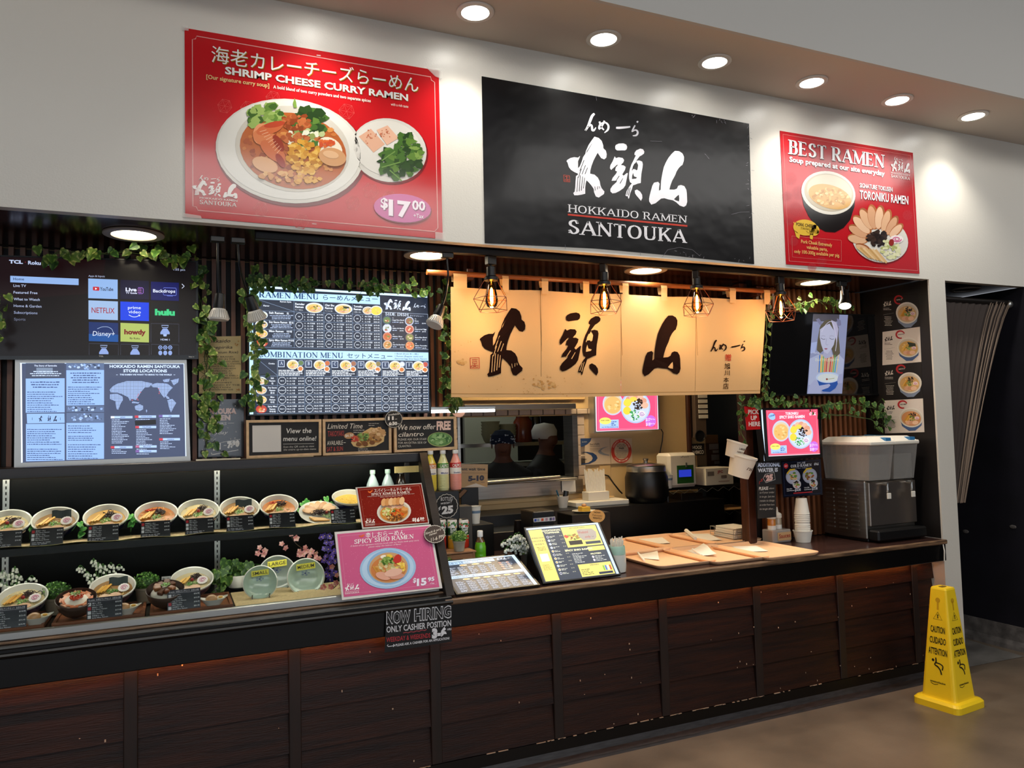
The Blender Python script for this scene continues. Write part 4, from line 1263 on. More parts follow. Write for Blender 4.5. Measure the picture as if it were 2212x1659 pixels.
for x in(998,1488):
 pr.line([(x-7,236),(x+7,236)],3,'#cfe2ff',3)
MAPC='#a9c3f6'
for q in([(935,365),(960,335),(1000,312),(1080,290),(1200,288),(1300,308),(1275,340),(1235,345),(1205,380),(1185,415),(1160,450),(1120,440),(1090,425),(1040,400),(1000,388),(945,385)],[(1090,420),(1120,440),(1112,462)],[(938,402),(1000,396),(1045,420),(1050,450),(1030,480),(1010,532),(994,528),(985,462),(938,442)],
[(1150,503),(1190,486),(1222,500),(1222,530),(1192,546),(1154,532)],[(1130,462),(1190,470),(1180,482),(1125,476)],[(1288,320),(1340,304),(1430,312),(1474,345),(1440,380),(1422,412),(1400,432),(1372,395),(1345,345),(1300,340)],[(1388,278),(1450,268),(1440,295),(1400,300)],[(1456,282),(1526,266),(1520,300),(1482,326)],[(1428,452),(1470,440),(1504,476),(1482,512),(1460,556),(1444,522)],[(1400,400),(1440,425),(1450,445),(1425,440)],[(1246,530),(1258,540),(1250,558),(1244,545)]):
 pr.poly(q,MAPC,3)
for x in range(932,1530,9):
 pr.line([(x,260),(x,562)],2.2,'#3c4663',4)
for y in range(262,562,9):
 pr.line([(930,y),(1532,y)],2.2,'#3c4663',4)
for p in((1200,385),(1182,402),(1175,415),(1170,440),(1178,450),(1355,355),(1360,380),(1358,395),(1128,452)):
 pr.rect(p[0]-4,p[1]-4,p[0]+4,p[1]+4,'#c05a6a',5)
for x0,y0,w,tx,fl,n_ in((945,588,186,'JAPAN','#d8dcf0',15),(1150,583,182,'HONG KONG','#c03a4a',1),(1355,578,176,'USA','#6a5aa0',10),(1155,672,178,'PHILIPPINES','#c03a4a',11),(945,844,186,'TAIWAN','#c03a4a',3),(1157,838,180,'MALAYSIA','#b05a80',1),(1157,878,180,'THAILAND','#7a5aa0',1),(1358,776,178,'CANADA','#c03a4a',5)):
 pr.poly([(x0,y0),(x0+w,y0-1),(x0+w,y0+19),(x0,y0+20)],'#a9c6f6',3)
 pr.poly([(x0,y0),(x0+32,y0),(x0+32,y0+20),(x0,y0+20)],fl,4)
 pr.ctext(tx,x0+w*.55,y0+15,10,'#2a3a68',5,bold=.02)
 yy=y0+24
 e=min(yy+n_*14,918)
 squiggle(pr,x0+8,yy,x0+w*.85,e,n_,'#b8ccf2',6,4,(.5,1))
pr.poly([(1150,628),(1330,618),(1332,658),(1154,668)],'#04040a',6)
pr.build('print','lightbox',t)
# ---------------------------------------------------------------- menu light box
o=(420,480)
t,pr=boxed('menu_board','large lit menu board with ramen and combination price tables','menu board',[(455,525),(2000,612),(2018,1628),(462,1652)],[(465,538),(1988,626),(2004,1612),(470,1640)],*yplane(4.08),.10,'frame_black','#1e2739','lightbox',k,o)
pr.poly([(466,540),(500,541),(502,1640),(471,1640)],'#bfe8ff',1)
pr.poly([(466,538),(1986,626),(1986,644),(500,558)],'#d6f2ff',1)
HB,HT='#b9e0fb','#1f3f6c'
pr.poly([(530,588),(1582,634),(1583,703),(530,656)],HB,2)
pr.text('RAMEN MENU',(548,640),(1058,660),46,HT,3,serif=True,wt=.19,thin=.07)
pr.text('らーめんメニュー',(1097,661),(1563,676),36,HT,3,bold=.008)
pr.poly([(530,1086),(1995,1112),(1996,1182),(530,1160)],HB,2)
pr.text('COMBINATION MENU',(545,1150),(1268,1160),46,HT,3,serif=True,wt=.18,thin=.07)
pr.text('セットメニュー',(1302,1157),(1688,1164),36,HT,3,bold=.008)
for i,s_ in enumerate(('1 Bowl (from 41.~48.)','1 Ramen (Regular style) and','Flavored Egg (Soy Sauce Flavor)')):
 pr.text(s_,(1710,1128+i*21),(1710+(200,236,272)[i],1131+i*21),12,HT,3,bold=.01)
WH='#e9f2ff'
def cell(q,no,lab,pv,big=1.0):
 c_=lerp4(q,.17,.5)
 hh=(q[3][1]-q[0][1])
 pr.ell(c_[0],c_[1],hh*.42,hh*.42,WH,3,18)
 pr.ell(c_[0],c_[1],hh*.38,hh*.38,'#1e2739',4,18)
 pr.ctext(lab,c_[0],c_[1]+4,9*big,WH,5,maxw=hh*.66,bold=.02)
 for i,sz in enumerate(('(M) 普通盛','(S) 小盛','(L) 大盛')):
  a=lerp4(q,.34,.28+.3*i)
  b_=lerp4(q,.70,.28+.3*i)
  pr.text('%d.'%(no+i),a,None,10*big,WH,3,bold=.015)
  e_=lerp4(q,.44,.28+.3*i)
  pr.text(sz,e_,lerp4(q,(.70,.64,.64)[i],.28+.3*i),10*big,WH,3,bold=.006)
  f_=lerp4(q,.76,.28+.3*i)
  pr.text('$%.2f'%(pv+(0,-1.5,1.5)[i]),f_,lerp4(q,.97,.28+.3*i),10*big,WH,3,bold=.015)
T1=[(530,657),(1583,703),(1590,1085),(530,1066)]
us=[0,.303,.545,.777,1.0]
vs=[0,.235,.43,.62,.812,1.0]
for v in vs:
 pr.line([lerp4(T1,0,v),lerp4(T1,1,v)],2,'#8ea6c8',2)
for u in us[1:]:
 pr.line([lerp4(T1,u,0),lerp4(T1,u,1)],2,'#8ea6c8',2)
pr.line([lerp4(T1,.02,.01),lerp4(T1,.30,.225)],2,'#8ea6c8',2)
pr.text('Ramen Style',(730,683),(826,687),12,WH,3,bold=.02)
pr.text('Flavor',(588,718),(640,720),12,WH,3,bold=.02)
for i,(a,b_,c_)in enumerate((('Regular','Ramen','らーめん'),('Char Shu','Ramen','チャーシューめん'),('Toroniku','Ramen','とろ肉らーめん'))):
 q=[lerp4(T1,us[i+1],0),lerp4(T1,us[i+2],0),lerp4(T1,us[i+2],.235),lerp4(T1,us[i+1],.235)]
 pr.text(a,lerp4(q,.04,.36),lerp4(q,.36,.36),17,WH,3,bold=.03)
 pr.text(b_,lerp4(q,.04,.62),lerp4(q,.32,.62),17,WH,3,bold=.03)
 pr.text(c_,lerp4(q,.04,.86),lerp4(q,.30,.86),10,WH,3)
 cc=lerp4(q,.68,.56)
 if i<2:
  bowl_print(pr,cc[0],cc[1],76,44,3,3,'#e6eef8','#d8d2b8','#e2c068',('ramen','nori')[i])
 else:
  bowl_print(pr,cc[0]-30,cc[1]+4,46,34,3,0,'#e6eef8','#c9b9a0','#d9c090','ramen',fine=.5)
  bowl_print(pr,cc[0]+42,cc[1]+4,52,42,3,0,'#e6eef8','#d8cf80','#e6d24a','soup',fine=.5)
for r_,(a,jp,body)in enumerate((('Salt Ramen','塩','ramen'),('Soy Sauce Ramen','醤油','nori'),('Miso Ramen','味噌','spicy'),('Spicy Miso Ramen','辛味噌','spicy'))):
 q=[lerp4(T1,0,vs[r_+1]),lerp4(T1,us[1],vs[r_+1]),lerp4(T1,us[1],vs[r_+2]),lerp4(T1,0,vs[r_+2])]
 cc=lerp4(q,.13,.5)
 bowl_print(pr,cc[0],cc[1],54,36,3,0,('#d9e6f6','#d9e6f6','#e6e0d0','#c63a30')[r_],('#cfd4c8','#c9c0a0','#d9c070','#a83020')[r_],('#d9d2b0','#c9a868','#d9b458','#c24a28')[r_],body,fine=.5)
 pr.text(a,lerp4(q,.33,.30),lerp4(q,(.72,.82,.72,.82)[r_],.30),17,WH,8,bold=.025)
 pr.text(jp,lerp4(q,(.80,.86,.80,.84)[r_],.30),lerp4(q,(.86,.98,.94,.99)[r_],.30),14,WH,8,bold=.006)
 squiggle(pr,lerp4(q,.34,.4)[0],lerp4(q,.34,.4)[1],lerp4(q,.98,.4)[0],lerp4(q,.34,.92)[1],3,'#aebfdf',7,8,(.6,1),True)
 for c_ in range(3):
  cell([lerp4(T1,us[c_+1],vs[r_+1]),lerp4(T1,us[c_+2],vs[r_+1]),lerp4(T1,us[c_+2],vs[r_+2]),lerp4(T1,us[c_+1],vs[r_+2])],r_*10+c_*3+1,('Salt','Soy','Miso','Spicy')[r_],14.95+c_*2+r_*.5)
kanji(pr,[(1615,650),(1845,668),(1845,762),(1615,744)],'#dce8ff',3,'#1e2739')
hira(pr,[(1868,692),(1972,698),(1972,736),(1868,730)],'#dce8ff',3)
pr.line([(1596,766),(1990,786),(1998,1086),(1597,1078)],2.5,'#c0d0ea',2,True)
pr.text('SIDE DISH',(1628,794),(1826,803),26,'#dce8ff',3,serif=True,wt=.17,thin=.07)
pr.text('サイドメニュー',(1838,803),(1955,808),11,'#dce8ff',3)
for i in range(8):
 c_,r_=i//4,i%4
 cx,cy=(1642,1833)[c_]+r_*1.5,(836,844)[c_]+r_*70
 pr.ell(cx,cy,38,38,('#41506a','#c9b4a0','#6a5a5a','#c9d4e6','#b9c4e0','#c9986a','#c98a7a','#d6b0a8')[(i*3)%8],3,20)
 pr.ell(cx,cy,31,29,('#5f7a4a','#d0d6ea','#c46a3c','#c98a4a','#8a6a50','#c4604a','#8a8a52','#e07a4a')[i],4,18)
 cluster(pr,cx,cy,20,18,8,['#e6d0a8','#7a8a4a','#b0563a'],7,5)
 nm=('Negi Rice Bowl','Sake & Ikura','Natto Rice','Char Shu Rice Bowl','Rice','Flavored Egg','Ikura Rice Bowl','Extra Toroniku')[i]
 pr.text('%d.'%(41+i),(cx+46,cy-14),None,9,WH,3)
 pr.text(nm,(cx+46,cy+4),(cx+46+min(8.2*len(nm),100),cy+5),10,WH,3,bold=.02)
 squiggle(pr,cx+46,cy+8,cx+100,cy+24,1,'#aebfdf',7,3)
 pr.text('$%d.95'%(3+i%4),(cx+108,cy+24),(cx+140,cy+25),9,WH,3,bold=.01)
T2=[(530,1164),(1996,1185),(2000,1612),(532,1636)]
us=[0,.121,.28,.433,.585,.727,.866,1.0]
vs=[0,.315,.487,.66,.83,1.0]
for v in vs:
 pr.line([lerp4(T2,0,v),lerp4(T2,1,v)],2,'#8ea6c8',2)
for u in us[1:]:
 pr.line([lerp4(T2,u,0),lerp4(T2,u,1)],2,'#8ea6c8',2)
pr.line([lerp4(T2,.01,.02),lerp4(T2,.12,.30)],2,'#8ea6c8',2)
pr.text('Combo',(632,1211),(686,1213),12,WH,3,bold=.02)
for i,ch in enumerate('ABCDEF'):
 q=[lerp4(T2,us[i+1],0),lerp4(T2,us[i+2],0),lerp4(T2,us[i+2],.315),lerp4(T2,us[i+1],.315)]
 a=lerp4(q,.03,.08)
 pr.poly([a,(a[0]+54,a[1]),(a[0]+54,a[1]+58),(a[0],a[1]+58)],'#dce8ff',3)
 pr.poly([(a[0]+4,a[1]+4),(a[0]+50,a[1]+4),(a[0]+50,a[1]+54),(a[0]+4,a[1]+54)],'#2b3a58',4)
 pr.ctext(ch,a[0]+27,a[1]+38,26,'#dce8ff',5,serif=True)
 cc=lerp4(q,.56,.32)
 bowl_print(pr,cc[0],cc[1],50,42,4,0,'#e6eef8','#d8d2b8','#e2c878','ramen',fine=.5)
 cc=lerp4(q,.86,.22)
 pr.ell(cc[0],cc[1],27,26,'#7a8aa8',4,16)
 pr.ell(cc[0],cc[1],21,20,('#5f7a4a','#c46a3c','#a06a50','#8a7a4a','#d8e0f4','#c45a4a')[i],5,16)
 cc=lerp4(q,.84,.56)
 pr.ell(cc[0],cc[1],26,24,'#e6e0d6',6,16)
 pr.ell(cc[0],cc[1],19,17,'#d07a3a',7,16)
 squiggle(pr,lerp4(q,.04,.66)[0],lerp4(q,.04,.62)[1],lerp4(q,.97,.66)[0],lerp4(q,.04,.98)[1],4,WH,8,8,(.6,1))
for r_,(a,b_,jp)in enumerate((('Salt','Ramen','塩'),('Soy Sauce','Ramen','醤油'),('Miso','Ramen','味噌'),('Spicy Miso','Ramen','辛味噌'))):
 q=[lerp4(T2,0,vs[r_+1]),lerp4(T2,us[1],vs[r_+1]),lerp4(T2,us[1],vs[r_+2]),lerp4(T2,0,vs[r_+2])]
 cc=lerp4(q,.22,.5)
 bowl_print(pr,cc[0],cc[1],46,34,3,0,('#d9e6f6','#d9e6f6','#e6e0d0','#c63a30')[r_],('#cfd4c8','#c9c0a0','#d9c070','#a83020')[r_],('#d9d2b0','#c9a868','#d9b458','#c24a28')[r_],'ramen',fine=.4)
 for j,s_ in enumerate((a,b_,jp)):
  c_=lerp4(q,.75,.3+j*.28)
  pr.ctext(s_,c_[0],c_[1],13,WH,9,maxw=80,bold=.02 if j<2 else.004)
 for c_ in range(6):
  cell([lerp4(T2,us[c_+1],vs[r_+1]),lerp4(T2,us[c_+2],vs[r_+1]),lerp4(T2,us[c_+2],vs[r_+2]),lerp4(T2,us[c_+1],vs[r_+2])],51+r_*18+c_*3,('Salt','Soy Sauce','Miso','Spicy')[r_]+' '+'ABCDEF'[c_],19.95+c_+r_*.5)
pr.build('print','lightbox',t)
# ---------------------------------------------------------------- right television and light boxes
k,o=4.365,(1600,580)
t,pr=boxed('television','black television at the right showing a portrait video of a woman eating ramen','television',[(292,398),(1330,440),(1352,1195),(244,1200)],[(302,408),(1318,452),(1340,1180),(256,1186)],*yplane(3.90),.05,'tv_plastic','#040405','tv_screen',k,o,bpart='screen')
pr.poly([(684,428),(1011,437),(955,1180),(624,1182)],'#8b93b8',1)
pr.poly([(684,428),(930,435),(925,500),(680,500)],'#4d4a56',2)
pr.poly([(664,700),(720,690),(700,790),(654,800)],'#a3b0dc',2)
pr.poly([(650,850),(735,810),(930,815),(972,860),(955,1060),(640,1100)],'#a9b1d0',3)
pr.poly([(735,810),(930,815),(905,980),(722,980)],'#c3b4a4',4)
for i,c_ in enumerate(('#3b78c8','#d9b24a','#6aa86a','#d87a3a','#b43a3a','#c9a070','#b43a3a','#d87a3a','#6aa86a','#3b9ac8')):
 pr.poly([(738+i*18,815+(i%2)*30),(750+i*18,815),(742+i*16.5,980),(730+i*16.5,980)],c_,5)
pr.poly([(742,560),(760,520),(800,488),(850,482),(900,505),(922,560),(920,640),(930,720),(935,800),(880,850),(855,760),(770,780),(748,800),(715,770),(722,680)],'#57503f',5)
pr.poly([(850,486),(900,508),(918,570),(905,700),(890,640),(870,560)],'#b5b1cf',6)
pr.poly([(745,575),(790,540),(835,520),(880,590),(892,650),(875,720),(845,770),(815,805),(780,785),(757,720),(742,650)],'#b9bbd6',6)
pr.poly([(785,780),(850,765),(862,830),(800,850),(770,820)],'#a8a9c6',5.5)
for x in(775,855):
 pr.line(smooth([(x-22,655),(x,668),(x+20,664)],3),4,'#3c3a48',8)
 pr.line(smooth([(x-22,640),(x,634),(x+20,640)],3),3,'#8a86a0',8)
pr.line(smooth([(808,660),(800,710),(812,722),(822,716)],3),3,'#8d8cab',8)
pr.poly([(782,755),(800,750),(820,756),(800,768)],'#9a5a72',8)
for q in([(705,480),(735,470),(770,520),(745,535)],[(905,470),(940,490),(945,535),(910,545)]):
 pr.poly(q,'#77789a',7)
pr.line(smooth([(760,600),(800,530),(850,500),(880,560),(900,680),(890,780)],4),5,'#cfcbe4',9)
pr.text('♪ TikTok',(664,802),(742,804),14,'#d3d8ee',9,bold=.01)
pr.text('さんまでいただきまーす!!',(700,872),(925,876),22,'#e0e4c8',9,bold=.008)
pr.poly([(708,1020),(930,1015),(920,1075),(890,1130),(840,1165),(770,1160),(730,1100)],'#1c4d9e',8)
pr.ell(818,1028,112,52,'#b7c8e6',9,26)
pr.ell(820,1032,98,40,'#cfd6d8',10,26)
pr.line([(810,1045),(880,1035)],5,'#9aa06a',11)
pr.ell(808,1044,9,10,'#8a3a30',12,10)
pr.poly([(628,1180),(640,1110),(690,1050),(720,1060),(735,1105),(830,1088),(842,1102),(820,1125),(750,1150),(760,1182)],'#a4a9cc',13)
pr.poly([(920,1000),(955,990),(952,1080),(910,1085),(905,1050)],'#9da2c6',13)
pr.build('screen_image','screen_dim',t)
def shio_box(pr,q,title=True):
 E_=lambda u,v:lerp4(q,u,v)
 w=q[1][0]-q[0][0]
 h=q[3][1]-q[0][1]
 pr.line([E_(.03,.03),E_(.97,.03),E_(.97,.97),E_(.03,.97)],w*.006,'#f09ab0',2,True)
 if title:
  c_=E_(.11,.14)
  pr.blob(c_[0],c_[1],w*.07,'#9cc4f0',3,10,.12)
  pr.text('DONRAMEN',(c_[0]-w*.06,c_[1]+h*.02),(c_[0]+w*.06,c_[1]-h*.02),h*.04,'#20408a',4,bold=.02)
  pr.text('TORONIKU',E_(.37,.11),E_(.62,.11),h*.055,'#f6e6ee',4,bold=.04)
  pr.text('SPICY SHIO RAMEN',E_(.25,.19),E_(.74,.185),h*.06,'#f6e6ee',4,bold=.04)
  kanji(pr,[E_(.83,.06),E_(.96,.06),E_(.96,.14),E_(.83,.14)],'#f6e6ee',4)
 a,b_=E_(.27,.46),E_(.64,.54)
 bowl_print(pr,a[0],a[1],w*.17,h*.23,3,0,'#c3cbe8','#d7c6a8','#f0b46a','soup')
 plate_print(pr,b_[0],b_[1],w*.245,h*.325,8)
 a=E_(.19,.86)
 pr.poly([E_(.05,.78),E_(.36,.78),E_(.36,.95),E_(.05,.95)],'#a9c8f2',3)
 pr.ell(E_(.14,.80)[0],E_(.14,.80)[1],w*.10,h*.07,'#f0e070',4,18)
 pr.text('PORK CHEEK',E_(.07,.80),E_(.21,.80),h*.02,'#5a4a20',5,bold=.02)
 squiggle(pr,E_(.24,.8)[0],E_(.24,.80)[1],E_(.345,.8)[0],E_(.24,.90)[1],3,'#2a4a9a',h*.018,5)
 pr.text('only 100-300g available per pig',E_(.08,.935),E_(.345,.935),h*.022,'#2a4a9a',5,bold=.02)
 a=E_(.88,.83)
 pr.ell(a[0],a[1],w*.088,h*.115,'#c56ad8',16,22)
 pr.text('$17',E_(.80,.83),E_(.875,.83),h*.06,'#f3d9f8',18,bold=.03)
 pr.text('95+Tax',E_(.88,.81),E_(.95,.81),h*.03,'#f3d9f8',18,bold=.01)
 pr.text('$18',E_(.80,.92),E_(.875,.92),h*.06,'#f3d9f8',18,bold=.03)
 pr.text('95+Tax',E_(.88,.90),E_(.95,.90),h*.03,'#f3d9f8',18,bold=.01)
k,o=7.9,(1630,870)
t,pr=boxed('light_box','lit pink spicy shio ramen light box with white left edge below the right television','light box',[(62,90),(1120,80),(1150,935),(170,1010)],[(80,118),(1078,102),(1115,878),(185,995)],*yplane(3.82),.05,'frame_black','#07070a','lightbox',k,o)
pr.poly([(108,112),(132,112),(188,995),(162,995)],'#d3e9ff',1)
q=[(192,128),(1072,110),(1112,872),(238,910)]
pr.poly(q,'#e0506f',1)
pr.poly([(238,905),(1112,866),(1112,876),(238,916)],'#ffe6ee',2)
shio_box(pr,q)
pr.build('print','lightbox',t)
k,o=9.76,(1240,840)
t,pr=boxed('light_box','silver framed pink light box of shio ramen on the beige kitchen wall','light box',[(400,-190),(1772,-215),(1808,862),(418,935)],[(432,-160),(1745,-190),(1778,850),(458,900)],*yplane(YK-.09),.085,'frame_silver','#f4f0ff','lightbox',k,o)
q=[(466,-150),(1738,-180),(1766,846),(478,888)]
pr.poly(q,'#f0507c',1)
shio_box(pr,[(466,-160),(1738,-190),(1766,850),(478,892)])
pr.build('print','lightbox',t)
tag(MB().tube([at(1240+a/k,840+b_/k,y=YK-.02)for a,b_ in((1835,850),(1875,920),(1860,1100),(1800,1400),(1745,1500),(1760,1580),(1820,1630))],.004,6).build('power_cable','black_metal'),'thin brown cable hanging from the kitchen light box','cable')
# ---------------------------------------------------------------- chalkboards under the menu board
k,o=3.95,(500,860)
ky=yplane(4.0)
CK='#1c1a1a'
def chalkboard(outer,label,w=22):
 return boxed('chalkboard',label,'chalkboard',outer,inset(outer,w,w),*ky,.022,'oak',CK,'chalk',k,o,bpart='board',group='oak framed chalkboards on the case top')
t,pr=chalkboard([(126,188),(766,180),(766,488),(128,514)],'oak framed chalkboard with a white square and View the menu online')
pr.poly([(178,234),(422,230),(424,456),(180,462)],'#d9d4cc',1)
for s_,p0,p1,h in(('View the',(468,300),(682,296),42),('menu online!',(440,366),(724,362),40)):
 pr.text(s_,p0,p1,h,'#e6e2da',2,bold=.01,shear=.15)
pr.line([(440,392),(704,388)],3,'#cfcac0',2)
for s_,p0,p1 in(('Scan the QR code to view',(442,424),(706,417)),('the entire up-to-date menu',(444,448),(722,440))):
 pr.text(s_,p0,p1,16,'#c9c4ba',2,shear=.15)
pr.build('chalk_print','chalk',t)
t,pr=chalkboard([(778,180),(1362,166),(1364,466),(780,490)],'oak framed chalkboard advertising limited time takoyaki with a picture of it')
pr.text('Limited Time',(818,262),(1118,258),44,'#e6dccc',2,shear=.3)
pr.text('TAKOYAKI',(822,328),(958,322),46,'#b8433f',2,bold=.005)
pr.text('AVAILABLE',(816,402),(950,396),36,'#e6dccc',2)
pr.line([(955,380),(974,379)],4,'#e6dccc',2)
pr.text('SAT & SUN',(812,456),(950,448),38,'#c04a44',2)
pr.ell(1004,320,44,27,'#b98a5a',3,20,-8)
pr.text('$6.50',(970,332),(1038,326),22,'#f0e6d8',4,bold=.01)
pr.poly([(1020,380),(1050,330),(1190,250),(1310,270),(1300,370),(1230,410),(1100,425),(1040,410)],'#d9b478',2)
cluster(pr,1170,350,110,55,60,['#8a5a26','#a87434','#6f8f3a','#c9a055','#5d3a1c'],17,4,.4)
cluster(pr,1120,330,50,28,26,GREEN,13,5)
cluster(pr,1052,350,24,26,14,['#b83a2c','#cf5038'],13,5)
cluster(pr,1245,300,62,45,40,['#c99a64','#dfb887','#b0824e'],17,5,.5)
for cx,cy in((1085,395),(1140,388),(1200,380)):
 pr.ell(cx,cy,24,18,'#7a4a20',6,14)
squiggle(pr,1040,262,1160,300,2,'#a9a298',8,2,(.2,.9))
squiggle(pr,1170,205,1290,240,2,'#a9a298',7,2,(.3,.8))
squiggle(pr,1080,425,1250,455,2,'#a9a298',7,2,(.4,.8))
pr.build('chalk_print','chalk',t)
t,pr=chalkboard([(1384,164),(1915,156),(1922,436),(1388,464)],'oak framed chalkboard offering free cilantro with a leafy picture')
pr.text('We now offer',(1420,272),(1742,264),46,'#e6dccc',2,shear=.2,bold=.005)
pr.text('FREE',(1750,270),(1870,266),70,'#eec9b8',2,bold=.05)
pr.text('cilantro',(1424,330),(1640,322),38,'#e6dccc',2,shear=.2,bold=.005)
for i,(s_,x1)in enumerate((('PLEASE ASK OUR STAFF',1664),('FOR AN EXTRA SIDE OF',1664),('CILANTRO.',1534))):
 pr.text(s_,(1422,362+i*29),(x1,358+i*29),18,'#d6cfc2',2)
pr.ell(1778,352,106,62,'#a9b06a',2,30)
pr.ell(1778,350,100,57,'#5d8a4a',3,30)
cluster(pr,1778,350,82,42,70,['#6f9a55','#8db570','#3f6a35','#a9c98a'],15,4,.5)
pr.build('chalk_print','chalk',t)
def badge(label,P,n,cx,cy,rx,ry,c,lines,edge='#cfcabf',k=1.0,o=(0,0),thick=.003,rot=0,teeth=26,m='chalk'):
 n=Vector(n).normalized()
 P2=(lambda a,b_:P(o[0]+a/k,o[1]+b_/k))
 pts=[(cx+rx*(1.0+.045*(i%2))*math.cos(math.pi*i/teeth),cy+ry*(1.0+.045*(i%2))*math.sin(math.pi*i/teeth))for i in range(2*teeth)]
 t=thing('round_sign',label,'sign',P2(cx,cy+ry),group=None)
 MB().prism([P2(*p)for p in pts],-n*thick,lin(c)).build('disc',m,t)
 pr=Print(P2,n,.0003,.0005)
 if edge:
  pr.line([(cx+rx*(.95+.05*(i%2))*math.cos(math.pi*i/teeth),cy+ry*(.95+.05*(i%2))*math.sin(math.pi*i/teeth))for i in range(2*teeth)],rx*.05,edge,1,True)
 for s_,p0,p1,h,c_,kw in lines:
  pr.text(s_,p0,p1,h,c_,2,**kw)
 pr.build('lettering',m,t)
 return t
badge('round black badge reading available 11 to 6:30 on the chalkboards',*yplane(3.985),1384,180,74,72,'#1d1a19',[('available',(1338,150),(1432,140),16,'#e6e2da',dict(bold=.01)),('11',(1334,186),(1384,184),28,'#efeae2',dict(bold=.06)),('AM',(1394,184),(1412,183),8,'#efeae2',{}),('~',(1372,206),(1390,205),12,'#efeae2',{}),('6:30',(1342,232),(1414,228),26,'#efeae2',dict(bold=.05)),('PM',(1418,224),(1434,223),8,'#efeae2',{})],k=k,o=o)
# card, opening hours board and note left of the menu board
k,o=5.717,(425,720)
t,pr=board('paper_card','cream handwritten card about premium rice between the left ivy and the menu board','card',[(22,42),(545,34),(550,742),(30,745)],*yplane(4.17),.003,'#e6c98a','paper_print',k=k,o=o)
for s_,p0,p1,h,sh in(('Hokkaido',(90,118),(415,112),42,.2),('Yumepirika',(90,195),(440,188),38,.2),('( Premium Rice)',(130,252),(510,246),30,.1)):
 pr.text(s_,p0,p1,h,'#3a2a1c',1,shear=sh,bold=.006)
for i,s_ in enumerate(('IS A RICE BRAND','HARVESTED IN THE','LANDS OF HOKKAIDO, JAPAN.','A PREMIUM RICE WELL KNOWN','MODERATE STICKINESS','GOODNESS IT HAS BEEN','THE "SPECIAL A"','FOR THE PAST 11','YEARS. IT IS DELI-','OFTEN CONSUMED COLD','ENJOY IT!','"A" - HIGHEST','AWARDED BY THE','INSPECTION','ASSOCIATION EVERY YEAR')):
 pr.text(s_,(80+(i%3)*12,300+i*29),((450,475,525,540,470,480,440,430,520,520,365,435,530,415,450)[i],298+i*29),17,'#4a3826',1,bold=.004)
cluster(pr,500,130,26,50,6,['#c9863a','#d99a4a'],10,.5)
cluster(pr,500,700,26,20,6,['#c9863a','#d99a4a'],10,.5)
cluster(pr,60,160,22,60,6,['#c9863a','#b5622a'],12,.5)
pr.build('handwriting','paper_print',t)
t,pr=board('hours_sign','black chalk style opening hours sign in a plastic sleeve, 11 to 7:30','sign',[(20,820),(580,812),(582,1525),(20,1535)],*yplane(4.165),.003,'#1d1b1c','laminate',k=k,o=o)
for s_,p0,p1,h,c_ in(('SANTOUKA',(60,995),(490,990),62,'#e9b9a4'),('RAMEN',(110,1075),(415,1070),60,'#e9c4b0')):
 pr.text(s_,p0,p1,h,c_,2,bold=.07)
pr.text('HOURS',(140,1132),(370,1130),32,'#dcd4c8',2,bold=.02)
pr.line([(385,1110),(460,1108)],5,'#dcd4c8',2)
pr.line([(70,1114),(135,1112)],5,'#dcd4c8',2)
pr.text('everyday',(75,1256),(385,1242),40,'#dcd4c8',2,shear=.35)
pr.text('daily',(80,1330),(240,1322),34,'#dcd4c8',2,shear=.35)
pr.line([(190,1368),(535,1308)],5,'#dcd4c8',2)
pr.text('11',(200,1440),(296,1424),66,'#efe8dc',2,bold=.10)
pr.text('~',(332,1400),(368,1394),30,'#efe8dc',2,bold=.03)
pr.text('7:30',(376,1412),(528,1390),66,'#efe8dc',2,bold=.10)
pr.line([(180,1500),(515,1440)],10,'#dcd4c8',2)
pr.line([(178,1476),(190,1498)],10,'#dcd4c8',2)
for x,y in((320,865),(290,888),(475,898),(385,1165),(485,1215),(420,1303),(472,1295),(70,1435),(60,1275)):
 pr.line([(x-9,y),(x+9,y)],3,'#dcd4c8',2)
 pr.line([(x,y-9),(x,y+9)],3,'#dcd4c8',2)
pr.build('chalk_print','laminate',t)
t,pr=board('paper_note','narrow handwritten paper note lying on the front of the case top','note',[(-10,1555),(540,1538),(542,1620),(-10,1640)],*yplane(3.95),.002,'#e4d9bd','paper_print',k=k,o=o)
squiggle(pr,0,1560,530,1628,2,'#5a4a3a',13,1,(.6,.98),False,-14)
pr.build('handwriting','paper_print',t)
o_,k_=(500,860),3.95
t,pr=board('paper_note','cream paper strip on the case top between the hours sign and the first chalkboard','note',[(80,520),(700,493),(700,535),(80,572)],*yplane(3.93),.002,'#d9c49a','paper_print',k=k_,o=o_)
# ---------------------------------------------------------------- signs leaning on the case glass
LEAN=gplane((0,3.46,.905),(0,-.868,.496))
k,o=4.608,(700,960)
def plastic_sign(name,label,quad,c,ins,fm):
 t,pr=board(name,label,'sign',quad,*LEAN,.008,fm,'laminate','board',k=k,o=o)
 return t,pr
t,pr=plastic_sign('counter_sign','pink spicy shio ramen sign leaning on the display case, 15.95',[(104,872),(1062,795),(1178,1430),(180,1550)],'#c3577f',20,'#d2cfcd')
q=[(130,894),(1048,812),(1148,1420),(196,1520)]
pr.poly(q,'#cb5f8c',0)
pr.line([lerp4(q,.03,.04),lerp4(q,.97,.03),lerp4(q,.975,.95),lerp4(q,.03,.96)],3,'#e3a2bd',1,True)
for i in range(170):
 u,v=R.random(),R.uniform(.28,.9)
 p=lerp4(q,u,v)
 pr.ell(p[0],p[1],3,3,'#de86aa',1,6)
chili=[(345,905),(365,912),(390,900),(402,895),(398,912),(375,925),(352,920)]
pr.poly(chili,'#e0693a',2)
